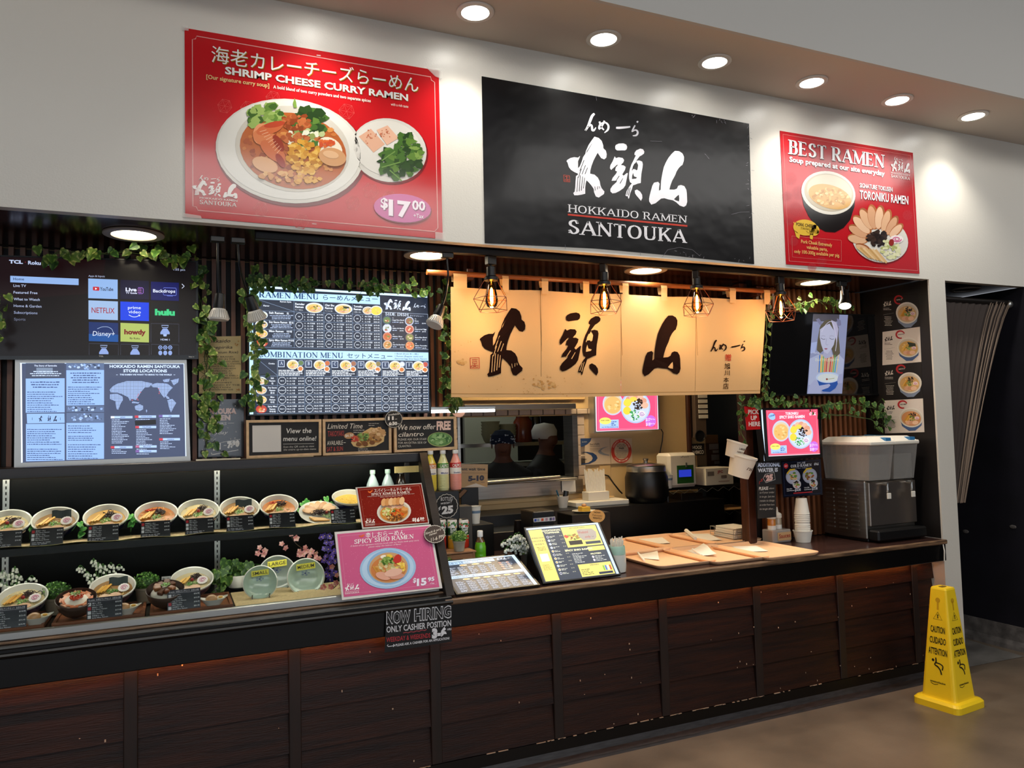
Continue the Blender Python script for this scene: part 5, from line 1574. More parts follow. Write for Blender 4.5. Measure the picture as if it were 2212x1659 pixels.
pr.text('辛しおらーめん',(412,932),(802,900),44,'#f2ecf0',2,bold=.006)
pr.text('SPICY SHIO RAMEN',(300,992),(893,936),42,'#f2ecf0',2,serif=True,wt=.19,thin=.07)
pr.text('A fusion of our signature tonkotsu broth with our house made spicy sauce,',(260,1022),(945,962),17,'#f0dce6',2,shear=.3)
pr.text('please enjoy the balance of flavor.',(440,1030),(770,1000),16,'#f0dce6',2,shear=.3)
pr.ell(634,1235,280,202,'#9fc4e6',3,40,-6)
pr.ell(634,1235,258,184,'#b6d3ee',4,40,-6)
bowl_print(pr,640,1225,215,172,4,-6,'#8fb5dc','#c99f74','#c97f4a','shio',fine=1.6)
pr.text('$',(884,1378),(916,1372),42,'#eae6f6',3,bold=.03)
pr.text('15',(922,1408),(1020,1396),66,'#eae6f6',3,bold=.05)
pr.text('95',(1032,1366),(1098,1356),38,'#eae6f6',3,bold=.04)
pr.text('+Tax',(1052,1394),(1098,1388),13,'#eae6f6',3,bold=.02)
logo(pr,[(205,1388),(345,1372),(350,1478),(206,1494)],'#f2ecf0',3)
pr.build('print','laminate',t)
t,pr=plastic_sign('counter_sign','dark red spicy kimchi ramen sign leaning on the display case, 16.50',[(314,428),(970,384),(1046,786),(382,840)],'#7a1f14',14,'#c9c6c0')
q=[(330,436),(965,394),(1036,778),(392,826)]
pr.poly(q,'#7a1d14',0)
pr.line([lerp4(q,.03,.05),lerp4(q,.97,.04),lerp4(q,.975,.94),lerp4(q,.03,.95)],2.5,'#c98a7a',1,True)
for i in range(150):
 u,v=R.random(),R.uniform(.25,.95)
 p=lerp4(q,u,v)
 pr.ell(p[0],p[1],2.6,2.6,'#a8503c',1,6)
pr.poly([(435,462),(455,472),(475,458),(485,450),(480,470),(460,488),(440,480)],'#e0692f',2)
pr.text('スパイシーキムチらーめん',(498,478),(870,456),27,'#f0e4dc',2,bold=.006)
pr.text('SPICY KIMCHI RAMEN',(470,510),(852,486),22,'#f0e4dc',2,serif=True,wt=.19,thin=.07)
pr.text('A fusion of our signature tonkotsu broth with our house made spicy sauce',(432,526),(898,494),9,'#e6d0c4',2)
pr.text('please enjoy the balance of flavor',(560,530),(780,514),9,'#e6d0c4',2)
bowl_print(pr,695,672,170,116,3,-5,'#d9d4c8','#c4b9a2','#cf8a3c','kimchi',fine=1.4)
for i in range(6):
 pr.ell(590+i*36,585-i*3,26,40,['#d9a46c','#c98e56','#e3b988'][i%3],18+i*.1,14,12)
pr.text('$',(876,764),(902,762),28,'#f0e8e2',3,bold=.03)
pr.text('16',(904,772),(950,768),36,'#f0e8e2',3,bold=.05)
pr.text('50',(954,752),(996,748),22,'#f0e8e2',3,bold=.04)
pr.text('+Tax',(962,768),(998,764),10,'#f0e8e2',3)
logo(pr,[(405,738),(502,730),(506,806),(410,814)],'#f0e4dc',3)
pr.build('print','laminate',t)
badge('round brown badge reading kimchi and curry ramen 11-6 pm on the pink sign',*gplane((0,3.445,.905),(0,-.868,.496)),1100,893,104,88,'#3a2b25',[('Kimchi & curry',(1010,900),(1168,850),24,'#e6ddd0',dict(shear=.2)),('ramen',(1046,912),(1122,888),22,'#e6ddd0',dict(shear=.2)),('11-6 PM',(1064,968),(1188,930),36,'#e6ddd0',{})],k=k,o=o)
# sheet taped to the apron
k,o=13.01,(820,1290)
t,pr=board('hiring_sign','black chalk style NOW HIRING sheet taped to the counter apron','sign',[(180,560),(300,330),(1990,90),(2012,90),(2030,1250),(140,1560)],*yplane(3.425),.002,'#101012','chalk',k=k,o=o)
pr.text('NOW',(186,748),(872,690),(0,330),'#d8d8dc',1,bold=.05)
pr.text('NOW',(206,732),(852,676),(0,300),'#101012',2,bold=.012)
pr.text('HIRING',(968,668),(2012,560),(0,330),'#d8d8dc',1,bold=.05)
pr.text('HIRING',(988,652),(1994,546),(0,300),'#101012',2,bold=.012)
pr.text('ONLY CASHIER POSITION',(190,995),(2008,800),(0,168),'#d8d8dc',1,bold=.02)
pr.line([(662,1004),(740,985),(800,1000),(880,965),(950,980),(1040,945),(1110,955),(1190,920),(1260,935),(1318,905)],20,'#b84a52',1)
pr.text('WEEKDAY & WEEKENDS',(188,1262),(1424,1130),(0,130),'#b8343c',1,bold=.012)
pr.text('3-6',(1468,1140),(1884,1100),(0,240),'#e6e6ea',1,bold=.08)
pr.text('HRS',(1900,932),(2018,918),(0,56),'#d8d8dc',1,bold=.02)
pr.text('PLEASE ASK A CASHIER FOR AN APPLICATION!',(448,1380),(1960,1180),(0,66),'#d8d8dc',1,bold=.03)
pr.line([(240,1330),(215,1360),(240,1385),(420,1360)],20,'#d8d8dc',1)
pr.poly([(385,1310),(440,1352),(378,1405)],'#d8d8dc',1)
pr.build('chalk_print','chalk',t)
# ---------------------------------------------------------------- posters on the stall side wall
k,o=6.91,(1900,560)
SP=xplane(XP-.002)
def side_poster(q,dark,label,tops,soup):
 bg='#120d0d' if dark else '#d9cfc6'
 fg='#d9d2c8' if dark else '#241c1a'
 t,pr=board('ramen_poster',label,'poster',q,*SP,.002,bg,'paper_print',group='ramen posters on the stall side wall',k=k,o=o)
 E_=lambda u,v:lerp4(q,u,v)
 w,h=q[1][0]-q[0][0],q[3][1]-q[0][1]
 for i in range(60):
  p=E_(R.uniform(.3,.98),R.uniform(.03,.97))
  pr.ell(p[0],p[1],2.2,2.2,'#4a1f1c' if dark else '#cbb3a6',.2,5)
 a,b_=E_(.69,.55),E_(.48,.15)
 pr.line([(b_[0]+w*.11*math.cos(t_*.3+1.2),b_[1]+h*.11*math.sin(t_*.3+1.2))for t_ in range(17)],[w*.03*(1+.6*math.sin(t_*.2))for t_ in range(17)],'#b4262c',1)
 pr.text(('SALT','SHOYU','MISO','SPICY MISO')[tops[1]],(b_[0]-w*.06,b_[1]+h*.02),(b_[0]+w*.1,b_[1]),h*.035,fg,2,bold=.02)
 kanji(pr,[E_(.06,.17),E_(.27,.15),E_(.27,.29),E_(.06,.31)],fg,2)
 squiggle(pr,E_(.06,.3)[0],E_(.06,.32)[1],E_(.27,.3)[0],E_(.06,.40)[1],2,fg,h*.014,2)
 pr.line([E_(.05,.53),E_(.33,.51)],1.2,fg,2)
 squiggle(pr,E_(.07,.3)[0],E_(.06,.56)[1],E_(.31,.3)[0],E_(.06,.84)[1],7,fg,h*.013,2,(.6,1),True)
 pr.poly([(a[0]-w*.30,a[1]+h*.02),(a[0]+w*.30,a[1]-h*.02),(a[0]+w*.26,a[1]+h*.24),(a[0]+w*.1,a[1]+h*.40),(a[0]-w*.06,a[1]+h*.41),(a[0]-w*.24,a[1]+h*.26)],'#7c8aa2' if dark else '#3f5a86',1)
 bowl_print(pr,a[0],a[1],w*.305,h*.30,1,6,'#dcd7ce','#c9bfae',soup,tops[0])
 pr.build('print','paper_print',t)
PQ=[[(20,640-90),(572,505),(600,1006),(44,1085)],[(44,1086),(600,1008),(622,1532),(42,1582)],[(42,1584),(622,1534),(645,2075),(60,2108)],[(66,2110),(646,2078),(668,2580),(80,2600)]]
side_poster(PQ[0],True,'dark salt ramen poster, topmost on the stall side wall',('ramen',0),'#c9a578')
side_poster(PQ[1],False,'pale soy ramen poster with a seaweed sheet, second from top on the stall side wall',('nori',1),'#d3a75e')
side_poster(PQ[2],True,'dark miso ramen poster, third from top on the stall side wall',('ramen',2),'#d0a468')
side_poster(PQ[3],False,'pale spicy ramen poster, lowest on the stall side wall above the drinks machine',('spicy',3),'#c98a5a')
# ================================================================== DISPLAY CASE
mat('sand','#cbb489',0.85,noise=0.35,nscale=60,bump=0.4,bscale=200)
mat('matting','#c6b183',0.8,noise=0.25,nscale=90,stretch=(1,3,1),bump=0.3,bscale=200)
mat('board_wood','#7d4a2c',0.45,noise=0.35,nscale=5,stretch=(1,7,1))
mat('ceramic_white','#dedfd6',0.22,spec=0.5,coat=0.3)
mat('ceramic_navy','#141c46',0.2,spec=0.5,coat=0.4)
mat('ceramic_brown','#4d3d33',0.4)
mat('ceramic_brown_in','#2f1a12',0.35)
mat('celadon','#b9cfc0',0.2,coat=0.4)
mat('celadon_grey','#93a19b',0.2,coat=0.4)
mat('pot_grey','#8e8674',0.8,noise=0.15,nscale=20)
mat('case_black','#080908',0.25,spec=0.5)
print_mat('food',0.35,spec=0.5)
print_mat('leafy',0.45,spec=0.4)
GLASS=glass_mat('case_glass','#f8faf8',.55,0.01)
CX0,CX1=-1.7,1.19
GB,GT=Vector((0,3.525,.905)),Vector((0,3.87,1.53))
DK_Z,SH_Z=.934,1.235
dc=thing('display_case','black slanted glass display case of food models on the counter','display case',(0.0,3.8,.897))
MB().box(CX0,CX1,3.53,4.19,.897,DK_Z-.004).build('deck','case_black',dc)
MB().box(CX0,CX1,4.165,4.19,DK_Z,1.53).build('back_panel',mat('case_back','#020303',0.35,spec=0.15),dc)
MB().bbox(CX0,CX1+.01,3.87,4.19,1.53,1.55,.003).build('top_board','frame_dark',dc)
MB().bbox(CX0,CX1+.01,3.862,3.885,1.505,1.553,.003).build('top_rail','frame_dark',dc)
MB().bbox(CX0,CX1-.03,3.525,3.548,.905,.937,.004).build('front_rail','alu',dc)
off=Vector((0,-.004,.002))
MB().hexa([GB+Vector((CX0,0,.03)),GB+Vector((CX1-.02,0,.03)),GB+Vector((CX1-.02,.006,.03)),GB+Vector((CX0,.006,.03)),GT+Vector((CX0,0,0)),GT+Vector((CX1-.02,0,0)),GT+Vector((CX1-.02,.006,0)),GT+Vector((CX0,.006,0))]).build('front_glass',GLASS,dc)
b=MB()
b.hexa([(CX1-.02,3.455,.897),(CX1+.02,3.455,.897),(CX1+.02,3.53,.897),(CX1-.02,3.53,.897),(CX1-.02,3.845,1.553),(CX1+.02,3.845,1.553),(CX1+.02,3.90,1.553),(CX1-.02,3.90,1.553)])
b.build('end_post','frame_dark',dc)
MB().bbox(CX1-.015,CX1+.015,4.15,4.19,.897,1.53,.003).build('back_post','frame_dark',dc)
MB().bbox(CX1-.015,CX1+.015,3.53,4.15,.897,.93,.003).build('end_sill','frame_dark',dc)
MB().add([(CX1,3.54,.93),(CX1,4.15,.93),(CX1,4.15,1.53),(CX1,3.875,1.53)],[(0,1,2,3)]).build('end_glass',GLASS,dc)
for px in(13,469):
 x=at(px,1100,y=4.155).x
 st=MB().box(x-.013,x+.013,4.150,4.164,DK_Z,1.50)
 o_=st.build('shelf_standard','alu',dc)
 b=MB()
 for i in range(22):
  for dx in(0,):
   b.box(x-.003,x+.003,4.1490,4.1505,DK_Z+.02+i*.026,DK_Z+.034+i*.026)
 b.build('slots','black_metal',o_)['kind']='stuff'
MB().bbox(CX0,CX1-.03,3.72,4.15,SH_Z-.012,SH_Z-.004,.002).build('shelf',glass_mat('shelf_glass','#9fb5a8',1.2),dc)
MB().grid(lambda u,v:Vector((CX0+u*(CX1-.05-CX0),3.725+v*.12,SH_Z-.003+.006*(math.sin(u*70)*.5+.5)*(1-v)+(.004 if v else 0))),160,2).build('shelf_runner','sand',dc)
MB().bbox(CX0,CX1-.03,3.712,3.72,SH_Z-.036,SH_Z-.005,.001).build('tube_shield','case_black',dc)  # lip added to keep the added tube behind it from showing
# strip lamp tucked behind the top rail
cl=thing('case_lamp','slim white strip lamp under the top board of the display case','light',(0,3.93,1.52))
MB().box(CX0+.1,CX1-.15,3.905,3.93,1.514,1.5295).build('tube',mat('case_tube','#fff4e0',0.4,emit=26.0),cl)
cl=thing('case_lamp','added white fill strip under the upper shelf of the display case','light',(0,3.76,1.215))  # strip added to brighten the lower deck
MB().box(CX0+.1,CX1-.05,3.75,3.765,1.216,1.2225).build('tube',mat('shelf_fill','#fff6e8',0.4,emit=22.0),cl)
# boards and mat on the deck
for x0,x1,lb in((-1.6,-.455,'brown wooden serving board at the left front of the display case'),(at(115,1348,z=DK_Z).x,at(318,1318,z=DK_Z).x,'brown wooden serving board under the salmon rice bowl in the display case'),(at(325,1318,z=DK_Z).x,at(503,1300,z=DK_Z).x,'brown wooden serving board under the pork rice bowl in the display case')):
 t=thing('serving_board',lb,'board',((x0+x1)/2,3.7,DK_Z),group='serving boards in the case')
 MB().bbox(x0,x1-.006,3.555,3.84,DK_Z-.0035,DK_Z+.004,.002).build('panel','board_wood',t)
 b=MB()
 ring(b,[Vector((x0,3.555,DK_Z+.004)),Vector((x1-.006,3.555,DK_Z+.004)),Vector((x1-.006,3.84,DK_Z+.004)),Vector((x0,3.84,DK_Z+.004))],[Vector((x0+.012,3.567,DK_Z+.004)),Vector((x1-.018,3.567,DK_Z+.004)),Vector((x1-.018,3.828,DK_Z+.004)),Vector((x0+.012,3.828,DK_Z+.004))],(0,0,.008))
 b.build('rim','board_wood',t)
tag(MB().bbox(at(505,1300,z=DK_Z).x,CX1-.04,3.552,3.86,DK_Z-.0035,DK_Z+.002,.001).build('woven_mat','matting'),'straw woven mat under the plates at the right of the display case','mat')
# ---------------------------------------------------------------- food models
def tube_curl(b,p,r,col_,rad=.0022,turns=None,seed=None):
 a0=R.uniform(0,6.28)
 n=R.randint(4,7)
 pts=[Vector(p)+Vector((r*math.cos(a0+i*.9)*R.uniform(.6,1.1),r*math.sin(a0+i*.9)*R.uniform(.6,1.1),R.uniform(0,r*.8)))for i in range(n)]
 b.tube(pts,rad,5,True,lin(col_))
def blades(b,c,rx,ry,z,n,cols,s,h=.4):
 for i in range(n):
  a,q=R.uniform(0,6.283),math.sqrt(R.random())
  p=Vector((c[0]+rx*q*math.cos(a),c[1]+ry*q*math.sin(a),z+R.uniform(0,s*h)))
  d=R.uniform(0,6.283)
  e=Vector((math.cos(d),math.sin(d),R.uniform(-.3,.6)))*s
  w=Vector((-math.sin(d),math.cos(d),R.uniform(-.4,.4)))*s*.4
  b.add([p-w*.5,p+e*.5-w,p+e,p+e*.5+w],[(0,1,2,3)],lin(R.choice(cols)))
def disc(b,c,rx,ry,h,col_,n=16,tilt=(0,0),rot=0.0):
 mt=Matrix.Rotation(tilt[0],3,'X')@Matrix.Rotation(tilt[1],3,'Y')@Matrix.Rotation(rot,3,'Z')
 prof=[(.0001,-h),(.9,-h),(1,-h*.3),(1,h*.3),(.9,h),(.0001,h)]
 b.lathe(prof,c,n,rx,ry,lin(col_),mt)
 # the profile is scaled radially only
def ramen_bowl(label,loc,rz=0.0,kind='salt',tilt=30,group='ramen models on the upper shelf',deep=False):
 t=thing('ramen_bowl',label,'food model',loc,group=group,rot=(math.radians(tilt),0,rz))
 t.scale=(.92,.92,.92)
 MB().lathe([(.045,0),(.048,.004),(.048,.01),(.062,.018),(.085,.045),(.094,.07),(.0965,.079)],n=40,caps=(1,0)).build('bowl','ceramic_navy',t,w=False,smooth=True)
 MB().lathe([(.0965,.078),(.0985,.082),(.099,.087),(.0965,.0895),(.092,.087),(.087,.07),(.075,.04),(.05,.02),(.0001,.016)],n=40,caps=(0,0)).build('glaze','ceramic_white',t,w=False,smooth=True)
 sz=.063
 soups=dict(salt='#c9b98c',soy='#8f6a3c',miso='#c49a55',spicy='#b8702f',salt2='#b9ac86',toro='#d9b450')
 b=MB()
 rr=.083
 b.grid(lambda u,v:Vector((rr*u*math.cos(v*6.2832),rr*u*math.sin(v*6.2832),sz+.0012*math.sin(u*40+v*25))),6,28,lin(soups[kind]))
 b.build('soup','food',t,w=False,smooth=2)
 if kind=='toro':
  b=MB()
  for i in range(60):
   a,q=R.uniform(0,6.28),math.sqrt(R.random())*.07
   b.ball((q*math.cos(a),q*math.sin(a),sz),R.uniform(.003,.006),6,4,(1,1,.5),lin(R.choice(['#e6c25a','#d9ac3c','#efd27a'])))
  b.build('sesame_topping','food',t,w=False)['kind']='stuff'
  return t
 b=MB()
 for i in range(26):
  a=R.uniform(0,6.28)
  q=R.uniform(.02,.07)
  p=Vector((q*math.cos(a),q*math.sin(a),sz))
  d=R.uniform(0,6.28)
  b.tube([p,p+Vector((.012*math.cos(d),.012*math.sin(d),.003)),p+Vector((.022*math.cos(d+.5),.022*math.sin(d+.5),0))],.0014,5,True,lin(R.choice(['#e0c88f','#d3b878'])))
 b.build('noodles','food',t,w=False)['kind']='stuff'
 # bamboo shoots, left
 for i in range(4):
  b=MB()
  x=-.055+i*.011
  b.bbox(-.0045,.0045,-.03,.03,-.003,.003,.001,lin(R.choice(['#d8a548','#c9923a','#e0b560'])))
  mt=Matrix.Translation((x,.002+i*.003,sz+.007+(i%2)*.003))@Matrix.Rotation(-.55+R.uniform(-.1,.1),4,'Z')
  b.v=[mt@p for p in b.v]
  b.build('bamboo_shoot','food',t,w=False)
 for i in range(2 if kind!='salt' else 3):
  b=MB()
  disc(b,Vector((-.03+i*.042,-.052+(i%2)*.006,sz+.005+i*.001)),.026,.017,.003,['#d9b592','#cfa582','#e0c0a0'][i],16,(.25,0))
  b.build('pork_slice','food',t,w=False,smooth=True)
 b=MB()
 blades(b,(0,-.012),.022,.018,sz+.004,60,['#4d8a34','#78ad4c','#2f6a26','#a5c777'],.008)
 b.build('scallion','food',t,w=False)['kind']='stuff'
 if kind in('soy','soy2'):
  b=MB()
  b.grid(lambda u,v:Vector((-.018+u*.08,.035+.02*v,sz+.002+v*.032+.003*math.sin(u*9))),8,3,lin('#1f2a22'))
  b.build('seaweed_sheet','food',t,w=False)
 else:
  b=MB()
  for i in range(26):
   tube_curl(b,(.015+R.gauss(0,.013),.034+R.gauss(0,.009),sz+.004),.011,R.choice(['#2a1611','#3a1f17','#1b0f0c']),.0018)
  b.build('wood_ear','food',t,w=False)['kind']='stuff'
 if kind!='spicy':
  b=MB()
  mt=Matrix.Translation((.047,-.003,sz+.012))@Matrix.Rotation(.5,4,'X')@Matrix.Rotation(-.15,4,'Y')
  n=14
  lo=[mt@Vector((.024*(1+.07*(i%2))*math.cos(math.pi*i/n),.02*(1+.07*(i%2))*math.sin(math.pi*i/n),0))for i in range(2*n)]
  b.prism(lo,mt.to_3x3()@Vector((0,0,.004)),lin('#ece6e2'))
  fc=b.build('fish_cake','food',t,w=False)
  b=MB()
  b.tube([mt@Vector((.016*(1-i/30)*math.cos(i*.5),.013*(1-i/30)*math.sin(i*.5),.0045))for i in range(24)],.0014,4,True,lin('#cc5f8d'))
  b.build('pink_swirl','food',fc,w=False)
 else:
  b=MB()
  for i in range(14):
   tube_curl(b,(-.02+R.gauss(0,.02),.05,sz+.003),.008,'#b3321c',.0014)
  b.build('chili_threads','food',t,w=False)['kind']='stuff'
 if kind in('salt','salt2'):
  MB().ball((.0,.004,sz+.016),.0085,12,8,(1,1,1),lin('#8e1216')).build('red_berry','food',t,w=False,smooth=2)
 return t
KS=[(15,1118,'salt','ramen model bowl with red berry, leftmost on the upper case shelf'),(119,1120,'soy','ramen model bowl with a seaweed sheet, second from left on the upper case shelf'),(229,1110,'miso','ramen model bowl with dark wood ear, third from left on the upper case shelf'),
(338,1106,'spicy','ramen model bowl with red chili threads, fourth from left on the upper case shelf'),(429,1101,'salt','ramen model bowl with red berry left of the bright shelf standard'),(518,1094,'soy','ramen model bowl with seaweed right of the bright shelf standard'),(603,1090,'spicy','ramen model bowl with chili threads left of the pork plate on the upper case shelf')]
for px,py,kd,lb in KS:
 p=at(px,py,y=3.86)
 ramen_bowl(lb,(p.x,3.86+.040,SH_Z+.023),0,kd)
p=at(757,1078,y=3.92)
ramen_bowl('bowl of plain yellow soup at the right end of the upper case shelf',(p.x,3.955,SH_Z+.019+.012),0,'toro',20)
# plate of pork slices leaning on the shelf
p=at(690,1105,y=3.87)
t=thing('pork_plate','white plate model of fanned pork slices on the upper case shelf','food model',(p.x,3.87,SH_Z+.03),rot=(math.radians(28),0,0))
MB().lathe([(.0001,.0),(.06,.0),(.08,.006),(.098,.016),(.1,.019),(.096,.019),(.078,.011),(.0001,.006)],n=36).build('plate','ceramic_white',t,w=False,smooth=True)
for i in range(7):
 a=math.radians(165-i*25)
 b=MB()
 disc(b,Vector((.052*math.cos(a),.045*math.sin(a),.021+i*.001)),.033,.018,.003,['#d6a878','#c99563','#e0b88a'][i%3],14,(.2,0),a)
 b.build('pork_slice','food',t,w=False,smooth=True)
for i in range(4):
 b=MB()
 b.bbox(-.038,.038,-.004,.004,-.003,.003,.001,lin(['#d8a548','#c9923a'][i%2]))
 mt=Matrix.Translation((-.02+i*.006,-.05-i*.007,.018))@Matrix.Rotation(-.25+i*.05,4,'Z')
 b.v=[mt@q for q in b.v]
 b.build('bamboo_shoot','food',t,w=False)
b=MB()
for i in range(34):
 tube_curl(b,(.005+R.gauss(0,.016),-.01+R.gauss(0,.01),.02),.012,R.choice(['#2a1611','#3a1f17','#1b0f0c']),.0018)
b.build('wood_ear','food',t,w=False)['kind']='stuff'
b=MB()
blades(b,(.035,-.04),.025,.015,.02,60,['#4d8a34','#78ad4c','#c9d8a0','#a5c777'],.008)
b.build('scallion','food',t,w=False)['kind']='stuff'
MB().ball((.028,-.028,.033),.007,10,7,(1,1,1),lin('#8e1216')).build('red_berry','food',t,w=False)
def leaf_mesh(s=1.0,c1='#4d7a2c',c2='#9db56a',fold=.25):
 """heart-shaped leaf in the xz plane of its own, tip down"""
 b=MB()
 half=[(0,0),(.28,.13),(.46,-.06),(.44,-.38),(.26,-.74),(0,-1.05)]
 mid=[(0,0),(0,-.05),(0,-.2),(0,-.45),(0,-.8),(0,-1.05)]
 for sg in(1,-1):
  for i in range(5):
   a,c_=half[i],half[i+1]
   m0,m1=mid[i],mid[i+1]
   f=lambda q:Vector((sg*q[0]*s,-fold*abs(q[0])*s,q[1]*s))
   h0=((a[0]+m0[0])*.5,(a[1]+m0[1])*.5)
   h1=((c_[0]+m1[0])*.5,(c_[1]+m1[1])*.5)
   b.add([f(m0),f(m1),f(h1),f(h0)],[(0,1,2,3)],lin(c1))
   b.add([f(h0),f(h1),f(c_),f(a)],[(0,1,2,3)],lin(c2 if i in(0,1,3)else c1))
 return b
LEAF=[]
for c1,c2 in(('#54732a','#8fa352'),('#3f6426','#6f8c3f'),('#2f5223','#5b7a38'),('#6d8a3a','#b3b96c')):
 o_=leaf_mesh(1,c1,c2).build('leaf','leafy',None)
 LEAF.append(o_.data)
 bpy.data.objects.remove(o_)
SPRIG=leaf_mesh(1,'#3f9a3a','#7cc25a',.1).build('leaf','leafy',None)
SPM=SPRIG.data
bpy.data.objects.remove(SPRIG)
def leaves(t,spots,meshes=None):
 """spots: (pos world, scale, rx, ry, rz)"""
 inv=parent_matrix(t).inverted()
 for p,s,e in spots:
  o_=bpy.data.objects.new('leaf',R.choice(meshes or LEAF))
  o_.location=inv@Vector(p)
  o_.rotation_euler=e
  o_.scale=(s,s,s)
  o_.parent=t
  col.objects.link(o_)
  # sprigs between the bowls
for pts,lb in((((652,1086),(665,1080),(660,1096),(672,1090),(648,1098)),'bright green leaf sprig just right of the last spicy ramen bowl'),(((690,1082),(704,1074),(712,1086),(698,1094),(684,1092)),'bright green leaf sprig behind the pork plate'),
(((172,1128),(182,1138),(178,1150)),'leaf sprig between the second and third ramen bowls of the upper shelf'),(((282,1112),(290,1118),(287,1128)),'leaf sprig between the third and fourth ramen bowls of the upper shelf'),(((64,1118),(72,1126),(70,1138)),'leaf sprig between the first and second ramen bowls of the upper shelf')):
 c_=at(*pts[0],y=3.97)
 t=thing('leaf_sprig',lb,'plant',(c_.x,3.97,SH_Z),group='leaf sprigs on the case shelf')
 b=MB()
 for a in pts:
  b.tube([(c_.x,3.98,SH_Z),at(*a,y=3.96)],.0012,5,True)
 b.build('stems',mat('stem_green','#4a7a34',0.6),t)
 leaves(t,[(at(*a,y=3.96),R.uniform(.024,.032),(R.uniform(-.9,-.3),R.uniform(-.8,.8),R.uniform(-.5,.5)))for a in pts for _ in(0,1)],[SPM])
 # ---------------------------------------------------------------- price placards
def placard(label,c_,w,h,rows,rz=0.0,tilt=-14,seed=0,group='price placards in the case'):
 t=thing('price_placard',label,'placard',c_,group=group,rot=(math.radians(tilt),0,rz))
 MB().box(-w/2,w/2,-.0015,.0015,0,h,lin('#14151c')).build('plate','laminate',t,w=False)
 MB().box(-w/2-.002,w/2+.002,-.004,.006,-.002,.004).build('stand',glass_mat('acrylic_clear','#e8eef2',1.5),t,w=False)
 pr=Print(lambda a,b_:Vector((-w/2+a*w,-.0015,h-b_*h)),(0,-1,0),.0002,.0003)
 y0=.08
 if rows==4:
  pr.text('B combo  お得なランチセット  お好みの味',(.05,.13),(.95,.13),.07,'#d8d8dc',1)
  pr.line([(.05,.16),(.95,.16)],.012,'#b0b0b6',1)
  y0=.2
 st=(.96-y0)/(rows+(1 if rows==3 else 0))
 nm=(('塩らーめん','Salt Ramen'),('醤油らーめん','Soy Sauce Ramen'),('味噌らーめん','Miso Ramen'),('辛味噌らーめん','Spicy Miso Ramen'))
 for i in range(rows):
  y=y0+st*i
  pr.rect(.03,y+st*.08,.12,y+st*.85,'#b3222c' if i==seed%rows and rows==4 or(i==0 and rows==3)else '#d8d8dc',1)
  j=seed%4 if rows==3 else i
  pr.text(nm[j][0],(.15,y+st*.42),(.15+.05*len(nm[j][0]),y+st*.42),st*.30,'#e3e3e8',1)
  pr.text(nm[j][1],(.15,y+st*.86),(.15+.028*len(nm[j][1]),y+st*.86),st*.26,'#c9c9d0',1,bold=.02)
  pr.text('$%.2f'%((14.95,13.45,16.45,19.95)[i]+seed),(.80,y+st*.5),(.97,y+st*.5),st*.30,'#e3e3e8',1,bold=.02)
 if rows==3:
  squiggle(pr,.05,.78,.7,.96,2,'#a9a9b2',.05,1)
 pr.build('lettering','laminate',t,w=False)
 return t
for i,(px,py,lb)in enumerate(((10,1182,'dark price placard before the leftmost bowl of the upper case shelf'),(101,1178,'dark price placard before the second bowl of the upper case shelf'),(223,1169,'dark price placard before the third bowl of the upper case shelf'),(336,1161,'dark price placard before the fourth bowl of the upper case shelf'),
(431,1154,'dark price placard before the bowl left of the shelf standard'),(519,1147,'dark price placard before the bowl right of the shelf standard'),(610,1141,'dark price placard before the last spicy ramen bowl'),(742,1132,'dark price placard before the yellow soup bowl'))):
 p=at(px,py,y=3.745)
 placard(lb,(p.x,3.738,SH_Z-.002),.118,.072,3,0,-22,i%4)
for i,(px,py,lb)in enumerate(((12,1362,'dark combo price placard at the left front of the case deck'),(223,1343,'dark combo price placard beside the salmon rice bowl'),(398,1322,'dark combo price placard beside the pork rice bowl'))):
 p=at(px,py,z=DK_Z+.01)
 placard(lb,(p.x,3.56,DK_Z+.008),.128,.086,4,0,-12,i)
